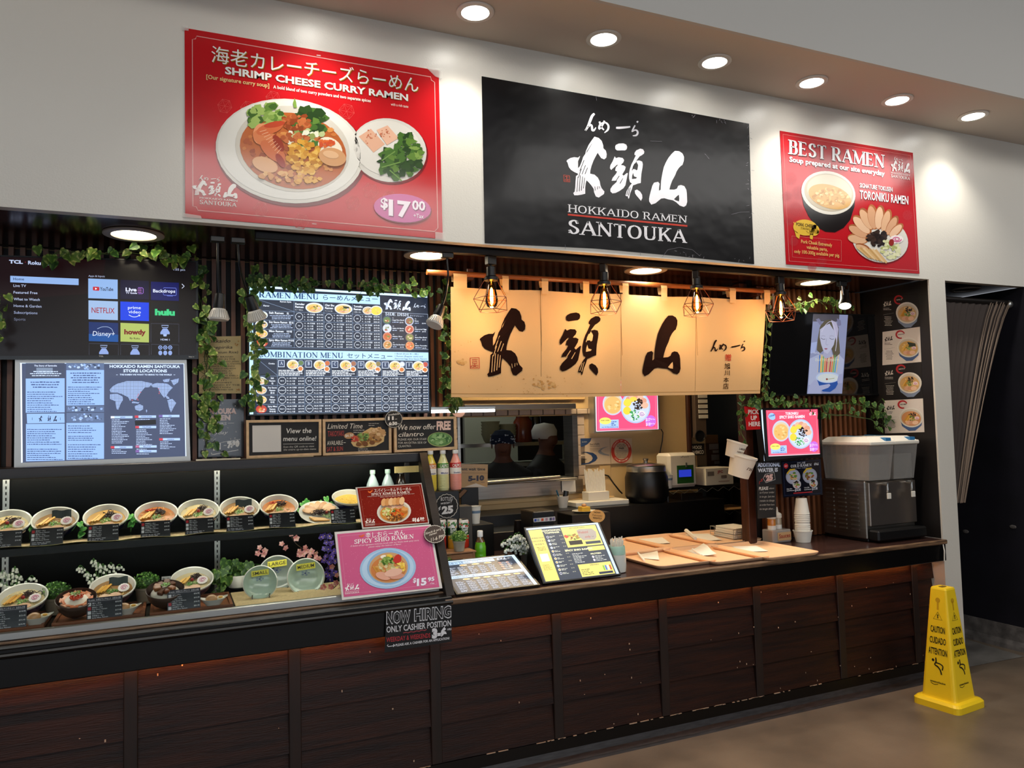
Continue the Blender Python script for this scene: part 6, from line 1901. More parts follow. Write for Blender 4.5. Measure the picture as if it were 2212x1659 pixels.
 # ---------------------------------------------------------------- lower deck
for px,py,yy,kd,lb in((48,1296,3.72,'salt2','navy ramen model bowl at the left front of the case deck with red berry'),(243,1272,3.76,'soy','navy ramen model bowl with seaweed behind the salmon rice bowl'),(415,1253,3.76,'salt2','navy ramen model bowl behind the small egg dish at the board end')):
 p=at(px,py,y=yy)
 ramen_bowl(lb,(p.x,yy+.045,DK_Z+.027),0,kd,26,'ramen models on the case deck')
def rice_bowl(label,px,py,kind):
 p=at(px,py,y=3.63)
 t=thing('rice_bowl',label,'food model',(p.x,3.65,DK_Z+.018),group='rice bowl models',rot=(math.radians(22),0,0))
 t.scale=(1.08,1.08,1.08)
 MB().lathe([(.026,0),(.028,.008),(.045,.016),(.062,.04),(.069,.068),(.07,.073)],n=32,caps=(1,0)).build('bowl','ceramic_brown',t,w=False,smooth=True)
 MB().lathe([(.07,.073),(.068,.074),(.06,.045),(.04,.025),(.0001,.022)],n=32,caps=(0,0)).build('lining','ceramic_brown_in',t,w=False,smooth=True)
 b=MB()
 b.lathe([(.058,.045),(.05,.06),(.03,.072),(.0001,.076)],n=20,c=lin('#e8e2d2'))
 b.build('rice','food',t,w=False,smooth=2)
 if kind=='salmon':
  for i in range(16):
   a=i*.39
   b=MB()
   r0=.04 if i%2 else.047
   mt=Matrix.Translation((r0*math.cos(a),r0*math.sin(a),.066))@Matrix.Rotation(a+1.57,4,'Z')@Matrix.Rotation(R.uniform(-.6,-.2),4,'X')
   b.bbox(-.013,.013,-.009,.009,-.002,.002,.0008,lin(R.choice(['#e39a72','#eab08c','#dc8458'])))
   b.v=[mt@q for q in b.v]
   b.build('salmon_slice','food',t,w=False)
  b=MB()
  for i in range(46):
   a,q=R.uniform(0,6.28),math.sqrt(R.random())*.024
   b.ball((q*math.cos(a),q*math.sin(a),.079+R.uniform(0,.006)),.0042,6,5,(1,1,1),lin(R.choice(['#e0522a','#d2431f','#ea6c3e'])))
  b.build('roe',mat('roe','#dd4f28',0.15,coat=0.5),t,w=False,smooth=2)['kind']='stuff'
  b=MB()
  for i in range(5):
   b.tube([(R.gauss(0,.006),R.gauss(0,.006),.084),(R.gauss(0,.014),R.gauss(0,.01),.098)],.0009,4,True,lin('#e6ecc8'))
  b.build('sprouts','food',t,w=False)['kind']='stuff'
 else:
  for i in range(9):
   a=i*.7
   b=MB()
   r0=.030 if i else 0
   mt=Matrix.Translation((r0*math.cos(a),r0*math.sin(a),.078+(i%3)*.004))@Matrix.Rotation(a,4,'Z')@Matrix.Rotation(R.uniform(-.4,.4),4,'Y')
   b.bbox(-.013,.013,-.011,.011,-.008,.008,.003,lin(R.choice(['#7a4524','#8d5730','#5f3219'])))
   b.v=[mt@q for q in b.v]
   b.build('pork_cube',mat('glazed','#7a4524',0.2,coat=0.6)if False else 'food',t,w=False)
 b=MB()
 blades(b,(0,0),.014,.012,.092,40,['#4d8a34','#78ad4c','#a5c777'],.008)
 b.build('scallion','food',t,w=False)['kind']='stuff'
 return t
rice_bowl('brown bowl model of salmon and orange roe on rice in the display case',165,1300,'salmon')
rb=rice_bowl('brown bowl model of glazed pork on rice with a small flag sign',357,1285,'pork')
p=at(359,1252,y=3.69)
pr=Print(lambda a,b_:Vector((p.x+(a-.5)*.036,3.7,p.z+.012-b_*.024)),(0,-1,0),.0003,.0006)
MB().box(p.x-.018,p.x+.018,3.7,3.701,p.z-.012,p.z+.012,lin('#e8e6e0')).build('flag','paper_print',rb)
pr.text('Pork',(.12,.72),(.88,.72),.5,'#2a2622',1,bold=.02)
pr.build('flag_lettering','paper_print',rb)
def egg_dish(label,px,py,rz):
 p=at(px,py,z=DK_Z+.004)
 t=thing('egg_dish',label,'food model',(p.x,p.y+.012,DK_Z+.004),rz,'egg dish models')
 t.scale=(1.18,1.18,1.18)
 vs,n=MB(),28
 def rim(r,z):
  out=[]
  for k_ in range(n):
   a=2*math.pi*k_/n
   up=.010*abs(math.cos(a))**3
   out.append(Vector((r*1.35*math.cos(a),r*.8*math.sin(a),z+(up if z>.01 else 0))))
  return out
 rings=[rim(.016,0),rim(.017,.004),rim(.030,.016),rim(.038,.027),rim(.036,.027),rim(.026,.014),rim(.001,.010)]
 vv=[q for r_ in rings for q in r_]
 ff=[(i*n+k_,i*n+(k_+1)%n,(i+1)*n+(k_+1)%n,(i+1)*n+k_)for i in range(len(rings)-1)for k_ in range(n)]
 ff.append(tuple(range(n-1,-1,-1)))
 vs.add(vv,ff)
 vs.build('dish','ceramic_white',t,w=False,smooth=True)
 MB().ball((-.006,0,.028),.018,14,10,(1.15,.95,.85),lin('#b98d63')).build('seasoned_egg',mat('egg_brown','#b58a60',0.25,coat=0.3),t,w=False,smooth=2)
 b=MB()
 b.ball((.024,.004,.026),.016,12,8,(1,.8,.6),lin('#e6dcc0'))
 b.build('egg_half','food',t,w=False,smooth=2)
 MB().ball((.025,-.004,.032),.008,10,6,(1,1,.5),lin('#d9a23c')).build('yolk','food',t,w=False,smooth=2)
egg_dish('small white boat dish with a brown egg beside the left placard in the case',77,1352,.15)
egg_dish('small white boat dish with a brown egg right of the salmon bowl placard',271,1330,.0)
egg_dish('small white boat dish with a brown egg left of the plate labelled small',461,1311,.0)
# topiary pots
def topiary(label,px,py,yy,s=1.0,cols=('#3f6a2a','#588a38','#2d5220','#77a04c'),z0=None,group='little round topiary pots'):
 p=at(px,py,y=yy)
 z0=DK_Z if z0 is None else z0
 t=thing('potted_plant',label,'plant',(p.x,yy,z0),group=group)
 MB().lathe([(.030*s,0),(.033*s,.002),(.040*s,.058*s),(.043*s,.06*s),(.043*s,.07*s),(.039*s,.07*s),(.036*s,.06*s),(.0001,.058*s)],n=28).build('pot','pot_grey',t,w=False,smooth=True)
 b=MB()
 for i in range(420):
  a,c2=R.uniform(0,6.28),R.uniform(-.25,1)
  q=math.sqrt(max(0,1-c2*c2))*R.uniform(.8,1.06)
  pp=Vector((.056*s*q*math.cos(a),.056*s*q*math.sin(a),.088*s+.042*s*c2))
  d=Vector((R.gauss(0,1),R.gauss(0,1),R.gauss(.4,1))).normalized()*.010*s
  w=d.cross(Vector((R.gauss(0,1),R.gauss(0,1),R.gauss(0,1)))).normalized()*.0045*s
  b.add([pp,pp+d*.5+w,pp+d,pp+d*.5-w],[(0,1,2,3)],lin(R.choice(cols)))
 b.ball((0,0,.085*s),.046*s,12,8,(1,1,.8),lin(cols[2]))
 b.build('foliage','leafy',t,w=False)['kind']='stuff'
topiary('little round topiary in a grey pot left of the salmon rice bowl',120,1300,3.80)
topiary('little round topiary in a grey pot left of the pork rice bowl',314,1280,3.84)
# white bell flowers
def bellflowers(label,base,tips,potless=True,s=1.0,group='white bell flowers in the case',pot=None):
 t=thing('bell_flowers',label,'flowers',base,group=group)
 base=Vector(base)
 b,bl,lf=MB(),MB(),MB()
 for tip in tips:
  tip=Vector(tip)
  m=(base+tip)/2+Vector((0,0,(tip-base).length*.12))
  pts=[Vector(q)for q in smooth([tuple(base),tuple(m),tuple(tip),tuple(tip+Vector(((tip.x-base.x)*.22,0,-.012*s)))],6)]
  b.tube(pts,.0011,5)
  for i in range(9):
   q=pts[int(len(pts)*(.35+.63*i/9))]
   side=(-1)**i*.007*s
   c_=q+Vector((side,R.uniform(-.006,.006),-.008*s))
   b.tube([q,c_],.0006,4)
   bl.lathe([(.0001,.0),(.0038*s,-.001*s),(.0056*s,-.006*s),(.0050*s,-.009*s),(.0062*s,-.0115*s),(.0045*s,-.0105*s)],c_,9)
 for i in range(5):
  a=R.uniform(-1.0,1.0)
  d=Vector((math.sin(a)*.6,R.uniform(-.2,.3),1)).normalized()
  l=R.uniform(.07,.10)*s
  w=Vector((math.cos(a),0,-math.sin(a)*.5))*.011*s
  q=base+Vector((R.uniform(-.01,.01),0,0))
  lf.add([q,q+d*l*.4+w,q+d*l,q+d*l*.4-w],[(0,1,2,3)],lin(R.choice(['#4a6a34','#66833f','#395628'])))
 b.build('stems','stem_green',t)['kind']='stuff'
 bl.build('bells',mat('petal_white','#d8dccf',0.6),t,smooth=2)['kind']='stuff'
 lf.build('leaves','leafy',t)['kind']='stuff'
 return t
bx_=at(215,1290,y=3.95)
bellflowers('white bell flowers behind the seaweed ramen bowl in the case',(bx_.x,3.95,DK_Z),[at(a,c_,y=3.95)for a,c_ in((176,1222),(190,1235),(203,1207),(212,1215),(222,1218),(238,1216),(255,1220),(198,1250),(248,1240),(228,1240))])
bx_=at(25,1300,y=3.95)
bellflowers('white bell flowers at the left edge of the case deck',(bx_.x,3.95,DK_Z),[at(a,c_,y=3.95)for a,c_ in((-10,1226),(8,1232),(32,1224),(24,1236),(40,1240),(66,1244),(-2,1255),(14,1262),(36,1258))])
# celadon plates on stands
def size_plate(label,px,py,rpx,yy,tx,glaze,tilt,ry_=0.0):
 p=at(px,py,y=yy)
 r=(at(px+rpx,py,y=yy)-at(px-rpx,py,y=yy)).length/2
 r*=.92
 q=Matrix.Rotation(math.radians(90-tilt),3,'X')
 t=thing('size_plate',label,'plate',(p.x,yy,DK_Z),group='plates showing the three sizes')
 c_=Vector((p.x,yy,p.z))
 MB().lathe([(.0001,-.028),(r*.55,-.026),(r*.85,-.014),(r,0),(r,.003),(r*.96,.004),(r*.82,-.010),(r*.5,-.021),(.0001,-.023)],c_,44,mtx=q).build('plate',glaze,t,smooth=True)
 MB().lathe([(r*1.0,-.003),(r*1.03,-.001),(r*1.03,.001),(r*.985,.004)],c_,44,mtx=q,caps=(0,0)).build('rim','ceramic_white',t,smooth=True)
 n=q@Vector((0,0,1))
 P_=lambda a,b_:c_+q@Vector((a,b_,0))+n*.006
 b=MB()
 b.add([P_(-.50*r*1.0,.36*r),P_(.52*r,.42*r),P_(.52*r,.76*r),P_(-.50*r,.70*r)],[(0,1,2,3)],lin('#e9e24a'))
 b.build('yellow_label','paper_print',t)
 pr=Print(lambda a,b_:P_(a,-b_),n,.0003,.0008)
 pr.text(tx,(-.44*r,-.44*r),(.46*r,-.50*r),.19*r,'#22211c',1,bold=.005)
 pr.build('lettering','paper_print',t)
 pr=Print(lambda a,b_:c_+q@Vector((a,-b_,0))+n*-.014,n,.0003,.0008)
 for i in range(5):
  a=2*math.pi*i/5
  pr.line([(.1*r*math.cos(a),-.22*r+.07*r*math.sin(a)),(.2*r*math.cos(a-.3),-.22*r+.11*r*math.sin(a-.3)),(.24*r*math.cos(a),-.22*r+.14*r*math.sin(a)),(.2*r*math.cos(a+.3),-.22*r+.11*r*math.sin(a+.3))],r*.025,'#4a63a0',1,True)
 pr.ell(0,-.22*r,.06*r,.04*r,'#2c3f80',1,10)
 pr.build('flower_motif','paper_print',t)
 b=MB()
 for sx_ in(-.5,.5):
  e=c_+q@Vector((sx_*r,-.86*r,0))
  b.tube([(e.x,e.y-.012,DK_Z+.004),(e.x,e.y-.016,e.z+.012),(e.x,e.y+.01,e.z-.006),(e.x,e.y+.06,DK_Z+.004)],.003,6)
 b.build('stand','acrylic_clear',t)
size_plate('large grey celadon plate with a yellow LARGE label',599,1240,44,3.86,'LARGE','celadon_grey',14)
size_plate('medium celadon plate with a yellow MEDIUM label',661,1246,43,3.74,'MEDIUM','celadon',16)
size_plate('small celadon plate with a yellow SMALL label',562,1258,40,3.68,'SMALL','celadon',16)
# leafy pot and flowers at the back
def bush(label,px,py,yy,pot,n,spread,lm,cat='plant',s=(.03,.05)):
 p=at(px,py,y=yy)
 t=thing('leafy_plant',label,cat,(p.x,yy,DK_Z),group='leafy pots in the case')
 if pot:
  MB().lathe([(.03,0),(.045,.01),(.05,.06),(.047,.065),(.042,.06),(.0001,.05)],n=24).build('pot','ceramic_white' if pot==2 else 'pot_grey',t,w=False,smooth=True)
 zt=.07 if pot else 0.0
 b=MB()
 sp=[]
 for i in range(n):
  q=Vector((p.x+R.gauss(0,spread[0]),yy+R.gauss(-.01,.02),DK_Z+zt+abs(R.gauss(spread[1],.03))))
  b.tube([(p.x,yy,DK_Z+zt*.8),(p.x+(q.x-p.x)*.5,yy,(DK_Z+zt+q.z)/2+.02),q],.001,4)
  sp.append((q,R.uniform(*s),(R.uniform(-.9,.2),R.uniform(-1.2,1.2),R.uniform(-.6,.6))))
 b.build('stems','stem_green',t)
 leaves(t,sp,lm)
bush('leafy plant in a white pot behind the plate labelled small',515,1262,3.96,2,26,(.045,.03),LEAF[2:3])
bush('trailing green ivy at the front of the case left of the small plate',478,1255,3.90,0,24,(.022,.05),LEAF[1:3])
def blossom(b,p,r,cols,core='#e6c86a'):
 a0=R.uniform(0,1.2)
 n=Vector((R.gauss(0,.3),-1,R.gauss(0,.3))).normalized()
 u=n.cross(Vector((0,0,1))).normalized()
 v=u.cross(n)
 for i in range(5):
  a=a0+i*1.2566
  d=u*math.cos(a)+v*math.sin(a)
  e=u*-math.sin(a)+v*math.cos(a)
  b.add([p,p+d*r*.55+e*r*.42+n*r*.12,p+d*r+n*r*.2,p+d*r*.55-e*r*.42+n*r*.12],[(0,1,2,3)],lin(R.choice(cols)))
 b.ball(p+n*r*.1,r*.14,6,4,(1,1,1),lin(core))
def branch(label,nm,px_pts,yy,blooms,cols,r,cat='flowers'):
 pts=[at(a,c_,y=yy)for a,c_ in px_pts]
 t=thing(nm,label,cat,(pts[0].x,yy,DK_Z),group=None)
 MB().tube([tuple(q)for q in smooth([tuple(q)for q in pts],4)],.002,5).build('twig',mat('twig','#3a2a1c',0.7),t)
 for a,c_ in blooms:
  b=MB()
  blossom(b,at(a+R.uniform(-2,2),c_+R.uniform(-2,2),y=yy-.01),r*R.uniform(.8,1.15),cols)
  b.build('blossom','leafy',t)
branch('pink cherry blossom branch behind the large plate','blossom_branch',[(690,1240),(672,1200),(640,1175),(625,1152)],3.93,[(626,1153),(640,1163),(608,1173),(618,1182),(657,1182),(648,1190),(663,1192),(672,1190),(680,1196),(655,1198),(668,1203),(684,1204),(562,1183),(556,1195),(574,1190),(568,1200),(645,1200),(690,1206)],['#c98a8a','#d9a3a0','#b97474','#e0b4ae'],.017)
branch('pink cherry blossoms on the mat beside the pink sign','blossom_branch',[(700,1282),(715,1275),(730,1262)],3.70,[(699,1270),(707,1282),(726,1258),(728,1242),(718,1225),(735,1272),(716,1268)],['#cf8c8c','#dea6a2','#c06a6e'],.015)
branch('violet wisteria spray hanging behind the medium plate','wisteria_spray',[(705,1140),(712,1170),(708,1210),(712,1250)],3.93,[(694,1160),(702,1158),(714,1160),(706,1172),(716,1174),(700,1186),(712,1188),(720,1192),(704,1200),(715,1203),(698,1212),(711,1215),(722,1212),(706,1226),(717,1228),(703,1238),(713,1242),(722,1236),(714,1252),(708,1256)],['#3d2c86','#54409c','#2c1f66','#6a58ae'],.019)
# bottles standing at the right inside the case
print_mat('bottle_print',0.2,coat=0.5)
def bottle(name,label,p,r,h,body,cap_c,bands=(),group=None,neck=.34,rz=0,capm='cap_plastic',glassy=False,cat='bottle',sq=False):
 t=thing(name,label,cat,p,rz,group)
 b=MB()
 n=4 if sq else 24
 prof=[(r*.9,0),(r,.01*h/.2),(r,h*.60),(r*.92,h*.68),(r*.55,h*.82),(r*neck,h*.88),(r*neck,h*.92)]
 b.lathe(prof,n=24,c=lin(body))
 b.build('bottle',body if glassy else 'bottle_print',t,w=False,smooth=True)
 MB().lathe([(r*(neck+.06),h*.91),(r*(neck+.08),h*.92),(r*(neck+.08),h*.99),(r*(neck+.04),h)],n=20).build('cap',cap_c,t,w=False,smooth=True)
 for z0,z1,c_,nm in bands:
  MB().lathe([(r*1.01,h*z0),(r*1.012,h*z0),(r*1.012,h*z1),(r*1.01,h*z1)],n=24,c=lin(c_),caps=(0,0)).build(nm,'bottle_print',t,w=False,smooth=True)
 return t
mat('cap_white','#e9e9e6',0.4)
mat('cap_mint','#bfe0d6',0.4)
for px,c_,lb in((805,'#5a4a78','pale soda bottle with a purple label, left one behind the kimchi sign'),(838,'#4a6488','pale soda bottle with a blue label, right one behind the kimchi sign')):
 p=at(px,1050,y=4.02)
 t=bottle('soda_bottle',lb,(p.x,4.02,SH_Z-.004),.034,.235,'#b9cfd2','cap_mint',[(.22,.52,c_,'label_band')],'soda bottles in the case')
p=at(866,1050,y=4.04)
bottle('sauce_bottle','dark bottle with a red label at the right end of the display case',(p.x,4.04,SH_Z-.004),.033,.23,'#2a1c14','cap_white',[(.12,.5,'#8e2418','label_band')])
p0_,p1_=at(852,1013,y=3.99),at(904,1010,y=3.99)
tag(MB().bbox(p0_.x,p1_.x,3.985,3.992,p0_.z-.022,p0_.z+.012,.001).build('paper_tag',mat('cream_tag','#e6cf8c',0.6)),'cream paper tag hanging before the dark bottle inside the case','tag')
# ================================================================== CLOTH CURTAIN
NY=3.80
print_mat('noren_cloth',0.9,spec=0.1,bump=0.12,bscale=400)
NC='#d9b584'
def wv(x,z,tb=2.50):
 return.006*math.sin(x*9.0+1.0)*(tb-z)/.65+.003*math.sin(x*23+z*6)
nr=thing('noren_curtain','beige cloth shop curtain with black brush characters hanging from a bamboo rod','curtain',(at(1310,600,y=NY).x,NY,at(1310,855,y=NY).z))
edges=[(974,974),(1168,1167.5),(1341,1341),(1503.5,1503),(1655,1643)]
ztop=[at(a,b_,y=NY).z for a,b_ in((974,619),(1168,627),(1341,635),(1503,641),(1655,647))]
zbot=[at(a,b_,y=NY).z for a,b_ in((974,858),(1168,858.5),(1341,856),(1503,853),(1643,850))]
for i in range(4):
 xt0,xt1=at(edges[i][0],630,y=NY).x,at(edges[i+1][0],640,y=NY).x
 xb0,xb1=at(edges[i][1],855,y=NY).x,at(edges[i+1][1],852,y=NY).x
 g=.0012
 def fn(u,v,back=0.0):
  x=(xt0+g)*(1-u)*(1-v)+(xt1-g)*u*(1-v)+(xb0+g)*(1-u)*v+(xb1-g)*u*v
  zt=ztop[i]*(1-u)+ztop[i+1]*u-.006*math.sin(u*math.pi)
  z=zt*(1-v)+(zbot[i]*(1-u)+zbot[i+1]*u)*v
  return Vector((x,NY+wv(x,z)+back,z))
 b=MB()
 b.grid(lambda u,v:fn(u,v),28,24,lin(NC))
 b.grid(lambda u,v:fn(u,v,.002),28,24,lin(NC))
 b.build('cloth_panel','noren_cloth',nr,smooth=2)
 b=MB()
 for s_ in(.985,):
  b.grid(lambda u,v:fn(u,.965+.006*v)+Vector((0,-.0012,0)),28,1,lin('#b58f5c'))
 b.build('hem_stitch','noren_cloth',nr)
 # tabs over the rod
for px0,px1,py0,py1 in((977,991,590,624),(991,1006,591,624),(1082,1096,595,632),(1167,1181,601,636),(1256,1269,607,640),(1341,1354,611,646),(1424,1437,616,650),(1572,1585,622,655),(1646,1659,626,658)):
 x0,x1=at(px0,py0,y=NY).x,at(px1,py0,y=NY).x
 za,zb_=at(px0,py0,y=NY).z,at(px0,py1,y=NY).z
 b=MB()
 prof=[(-.016,zb_),(-.017,(za+zb_)/2),(-.020,za-.02),(-.016,za-.004),(0,za),(.016,za-.004),(.020,za-.02),(.012,zb_+.04)]
 for(y0,z0),(y1,z1)in zip(prof[:-1],prof[1:]):
  b.add([(x0,NY+y0,z0),(x1,NY+y0,z0),(x1,NY+y1,z1),(x0,NY+y1,z1)],[(0,1,2,3)],lin('#dcb988'))
 b.build('tab','noren_cloth',nr,smooth=2)
P_=lambda a,b_:(lambda q:q+Vector((0,wv(q.x,q.z),0)))(at(a,b_,y=NY))
pr=Print(P_,(0,-1,0),.0008,.004)
INK='#1d0d0a'
for g,bx in((HI,(1035.9,665,1133.6,814.2)),(TO,(1208.4,675.2,1297.2,811.5)),(YA,(1386,681.4,1470.5,813))):
 pr.shape(g,bx,INK,1,NC)
 pr.build('brush_character','cloth_print',nr)
hira(pr,q4(1533.6,734.7,1609.4,760.3),INK,1)
for ch,x0,y0,x1,y1,c_ in(('贈',1565.4,766,1577,780,'#b3201c'),('旭',1564,785,1575.5,797.5,INK),('川',1564,800,1574.5,811,INK),('本',1562,815.5,1573,826,INK),('店',1561,828.5,1572.5,840.5,INK)):
 h=(y1-y0)/1.25
 pr.text(ch,(x0,y1-h*.12),(x1,y1-h*.12),h,c_,1,bold=.006)
pr.build('small_characters','cloth_print',nr)
pr.line([(1016,773),(1035,772.5),(1036,795),(1017,796)],1.5,'#b02a22',1,True)
for q in([(1020,777),(1032,777)],[(1021,781),(1031,781),(1031,785),(1021,785),(1021,781)],[(1019,789),(1024,789),(1024,793),(1019,793),(1019,789)],[(1028,789),(1033,789),(1033,793),(1028,793),(1028,789)],[(1026,785),(1026,793)]):
 pr.line(q,1.2,'#b02a22',1)
pr.build('red_stamp','cloth_print',nr)
for cx,cy,n_,s_,rr in((998,782,12,4,10),(1172,834,22,3,22),(1190,832,10,4,10),(1160,820,10,1.6,30),(1150,845,16,1.3,24),(990,745,12,1.0,40),(1230,838,14,1.2,40),(1060,830,10,1.0,60)):
 cluster(pr,cx,cy,rr,rr*.6,n_,['#c29a64','#b98f58','#cba873'],s_,-2.5)
pr.build('stains','cloth_print',nr)['kind']='stuff'
for i in(1,2,3):
 b=MB()
 x=at(edges[i][0],700,y=NY).x
 b.box(x-.0008,x+.0008,NY-.006,NY-.0045,ztop[i]-.36,ztop[i],lin('#a98556'))
 b.build('seam','noren_cloth',nr)
rod=tag(MB().tube([at(922,588,y=NY),at(1694,631,y=NY)],.0145,14).build('bamboo_rod',mat('bamboo','#8a4f26',0.35,noise=0.25,nscale=4),smooth=True),'brown bamboo rod carrying the cloth curtain','rod')
for px,py in((1016,592),(1640,628)):
 p=at(px,py,y=NY)
 tag(MB().bbox(p.x-.018,p.x+.018,NY+.0,DW-.02,p.z-.03,p.z+.03,.003).build('rod_bracket','dark_brown'),'dark wooden bracket holding the %s end of the bamboo rod'%('left' if px<1300 else 'right'),'bracket','rod brackets')
 # post at the pick-up end
pp=at(1629,1176,z=CT)
tag(MB().bbox(pp.x-.032,pp.x+.03,pp.y,pp.y+.075,CT,ZB,.004).build('wooden_post','dark_brown'),'dark brown square post standing on the counter at the pick-up end','post')
# ================================================================== IVY
mat('vine','#4f6132',0.7)
def ivy(label,path,n,spread,yy,s=(.026,.042),depth=.03,group='ivy garlands',drop=0.0,meshes=None):
 pts=[at(a,b_,y=yy)for a,b_ in path]
 t=thing('ivy_garland',label,'ivy',pts[0],group=group)
 b=MB()
 sm=smooth([tuple(q)for q in pts],5)
 for j in range(2):
  b.tube([Vector(q)+Vector((R.gauss(0,.006),R.gauss(0,.006),R.gauss(0,.006)))for q in sm],.0022,5)
 sp=[]
 for i in range(n):
  q=Vector(R.choice(sm))
  e=q+Vector((R.gauss(0,spread),-abs(R.gauss(0,depth)),R.gauss(-drop,spread)))
  b.tube([q,(q+e)/2+Vector((0,0,.008)),e],.0009,4,False)
  sp.append((e,R.uniform(*s),(R.uniform(-.7,.5),R.uniform(-1.0,1.0),R.uniform(-.7,.7))))
 b.build('vine','vine',t)
 leaves(t,sp,meshes)
ivy('ivy garland draped along the top of the left television',[(100,552),(170,545),(220,548),(300,545),(360,552),(412,560)],46,.022,4.0,(.03,.048),.05)
ivy('ivy hanging at the left photo edge beside the left television',[(-8,640),(4,690),(-4,730)],12,.018,3.95)
ivy('ivy column hanging between the left television and the menu board',[(424,565),(432,640),(438,700),(446,780),(440,850),(450,900),(446,960)],92,.028,4.10,(.026,.044),.05)
ivy('ivy trailing over the rice card beside the left column',[(452,700),(450,750),(455,800),(448,860),(440,900)],34,.022,4.10,(.026,.042),.04)
ivy('ivy column climbing the left edge of the menu board',[(545,590),(536,640),(540,700),(556,760),(548,830),(542,880)],84,.026,4.02,(.024,.042),.04)
ivy('ivy garland along the top edge of the menu board',[(545,622),(600,610),(660,616),(720,610),(790,620),(850,618),(925,632)],96,.020,4.02,(.024,.040),.04,drop=.005,meshes=LEAF[1:3])
ivy('ivy column hanging between the menu board and the cloth curtain',[(958,620),(955,680),(966,740),(958,800),(970,850),(978,875)],92,.024,4.10,(.024,.042),.05)
ivy('ivy garland over the top of the right television',[(1700,660),(1730,655),(1765,650),(1790,655),(1815,662),(1840,668)],40,.022,3.86,(.026,.044),.04)
ivy('ivy hanging between the cloth curtain and the right television',[(1660,640),(1655,720),(1652,790),(1650,850)],40,.014,3.88,(.02,.034),.02)
ivy('ivy garland along the bottom of the right television',[(1600,880),(1640,862),(1700,870),(1760,876),(1830,872),(1880,880),(1905,900)],92,.026,3.86,(.026,.046),.05,meshes=LEAF[1:3])
ivy('ivy sprays hanging before the pink light box',[(1740,880),(1752,890),(1790,895),(1880,905),(1895,930)],26,.022,3.86,(.026,.04),.03,meshes=LEAF[1:3])
ivy('ivy wound round the pick-up post',[(1600,890),(1600,930),(1612,960)],10,.012,3.84,(.022,.034),.02,meshes=LEAF[1:3])
# ================================================================== ON THE COUNTER
mat('tray','#f0c39a',0.45)
mat('paper','#e9e4da',0.8)
mat('paper_cup','#e9e5da',0.6)
mat('black_plastic','#0b0b0c',0.35)
mat('white_plastic','#e3ddd0',0.4)
mat('zinc','#7f898c',0.35,metal=0.8)
mat('crate','#8a5f3c',0.6,noise=0.3,nscale=6,stretch=(1,8,1))
def pslip(nm,label,cat,quad,z,c='paper',th=.0012,group=None,curl=0.0):
 p=[at(a,b_,z=z)for a,b_ in quad]
 b=MB()
 if curl:
  b.grid(lambda u,v:(p[0]*(1-u)+p[1]*u)*(1-v)+(p[3]*(1-u)+p[2]*u)*v+Vector((0,0,.001+curl*(u*u if v<.5 else u*u*.6))),6,3)
  b.grid(lambda u,v:(p[0]*(1-u)+p[1]*u)*(1-v)+(p[3]*(1-u)+p[2]*u)*v+Vector((0,0,curl*(u*u if v<.5 else u*u*.6))),6,3)
 else:
  b.prism(p,(0,0,th))
 return tag(b.build(nm,c),label,cat,group)
 # trays
proto=None
TR=[([(1360,1189),(1413,1226),(1520,1211),(1436,1185)],'peach tray nearest the mint and white cup, in the front row'),([(1450,1184),(1546,1216),(1637,1201),(1549,1177.5)],'peach tray in the middle of the front row'),([(1554,1176),(1653,1207),(1742,1192),(1653,1170)],'peach tray at the right end of the front row'),
([(1367,1161),(1432,1182),(1530,1174),(1462,1153.5)],'peach tray in the middle of the back row'),([(1460,1151),(1549,1175),(1622,1166),(1542,1146)],'peach tray at the right end of the back row, beside the wire basket'),([(1300,1172),(1340,1195),(1425,1183),(1350,1163)],'peach tray at the left end of the back row, behind the mint and white cup')]
def rrect(w,h,r,n=5):
 out=[]
 for cx,cy,a0 in((w/2-r,h/2-r,0),(-w/2+r,h/2-r,90),(-w/2+r,-h/2+r,180),(w/2-r,-h/2+r,270)):
  for i in range(n+1):
   a=math.radians(a0+90*i/n)
   out.append((cx+r*math.cos(a),cy+r*math.sin(a)))
 return out
xs=[]
for i,(q,lb)in enumerate(TR):
 ps=[at(a,b_,z=CT+.018)for a,b_ in q]
 c_=sum(ps,Vector())/4
 if proto is None:
  t=thing('serving_tray',lb,'tray',(c_.x,c_.y,CT),group='peach serving trays')
  rings=[(.37,.49,.035,0),(.37,.49,.035,.003),(.385,.505,.04,.012),(.40,.52,.045,.020),(.405,.525,.047,.020),(.405,.525,.047,.016),(.388,.508,.04,.006),(.372,.492,.036,-.0)]
  b=MB()
  L_=[[Vector((x,y,z))for x,y in rrect(w,h,r)]for w,h,r,z in rings[1:]]
  n=len(L_[0])
  b.add([v for l in L_ for v in l],[tuple(range(n))]+[(j*n+k_,j*n+(k_+1)%n,(j+1)*n+(k_+1)%n,(j+1)*n+k_)for j in range(len(L_)-1)for k_ in range(n)])
  b.add([(x,y,.0)for x,y in rrect(.37,.49,.035)],[tuple(range(n))])
  b.build('tray','tray',t,w=False)
  proto=t
 else:
  dup(proto,(c_.x,c_.y,CT),0,lb)
zt=CT+.0045
pslip('receipt_slip','white order slip on the front tray nearest the cup','paper',[(1372,1190),(1420,1190),(1424,1211),(1388,1206)],zt,curl=.008)
pslip('receipt_slip','white order slips on the middle front tray','paper',[(1484,1190),(1520,1184),(1548,1203),(1510,1200)],zt,curl=.03)
pslip('receipt_slip','white order slip on the right front tray','paper',[(1580,1180),(1632,1181),(1660,1192),(1605,1192)],zt,curl=.006)
pslip('receipt_slip','white order slip on the middle back tray','paper',[(1380,1164),(1430,1164),(1448,1175),(1410,1175)],zt,curl=.01)
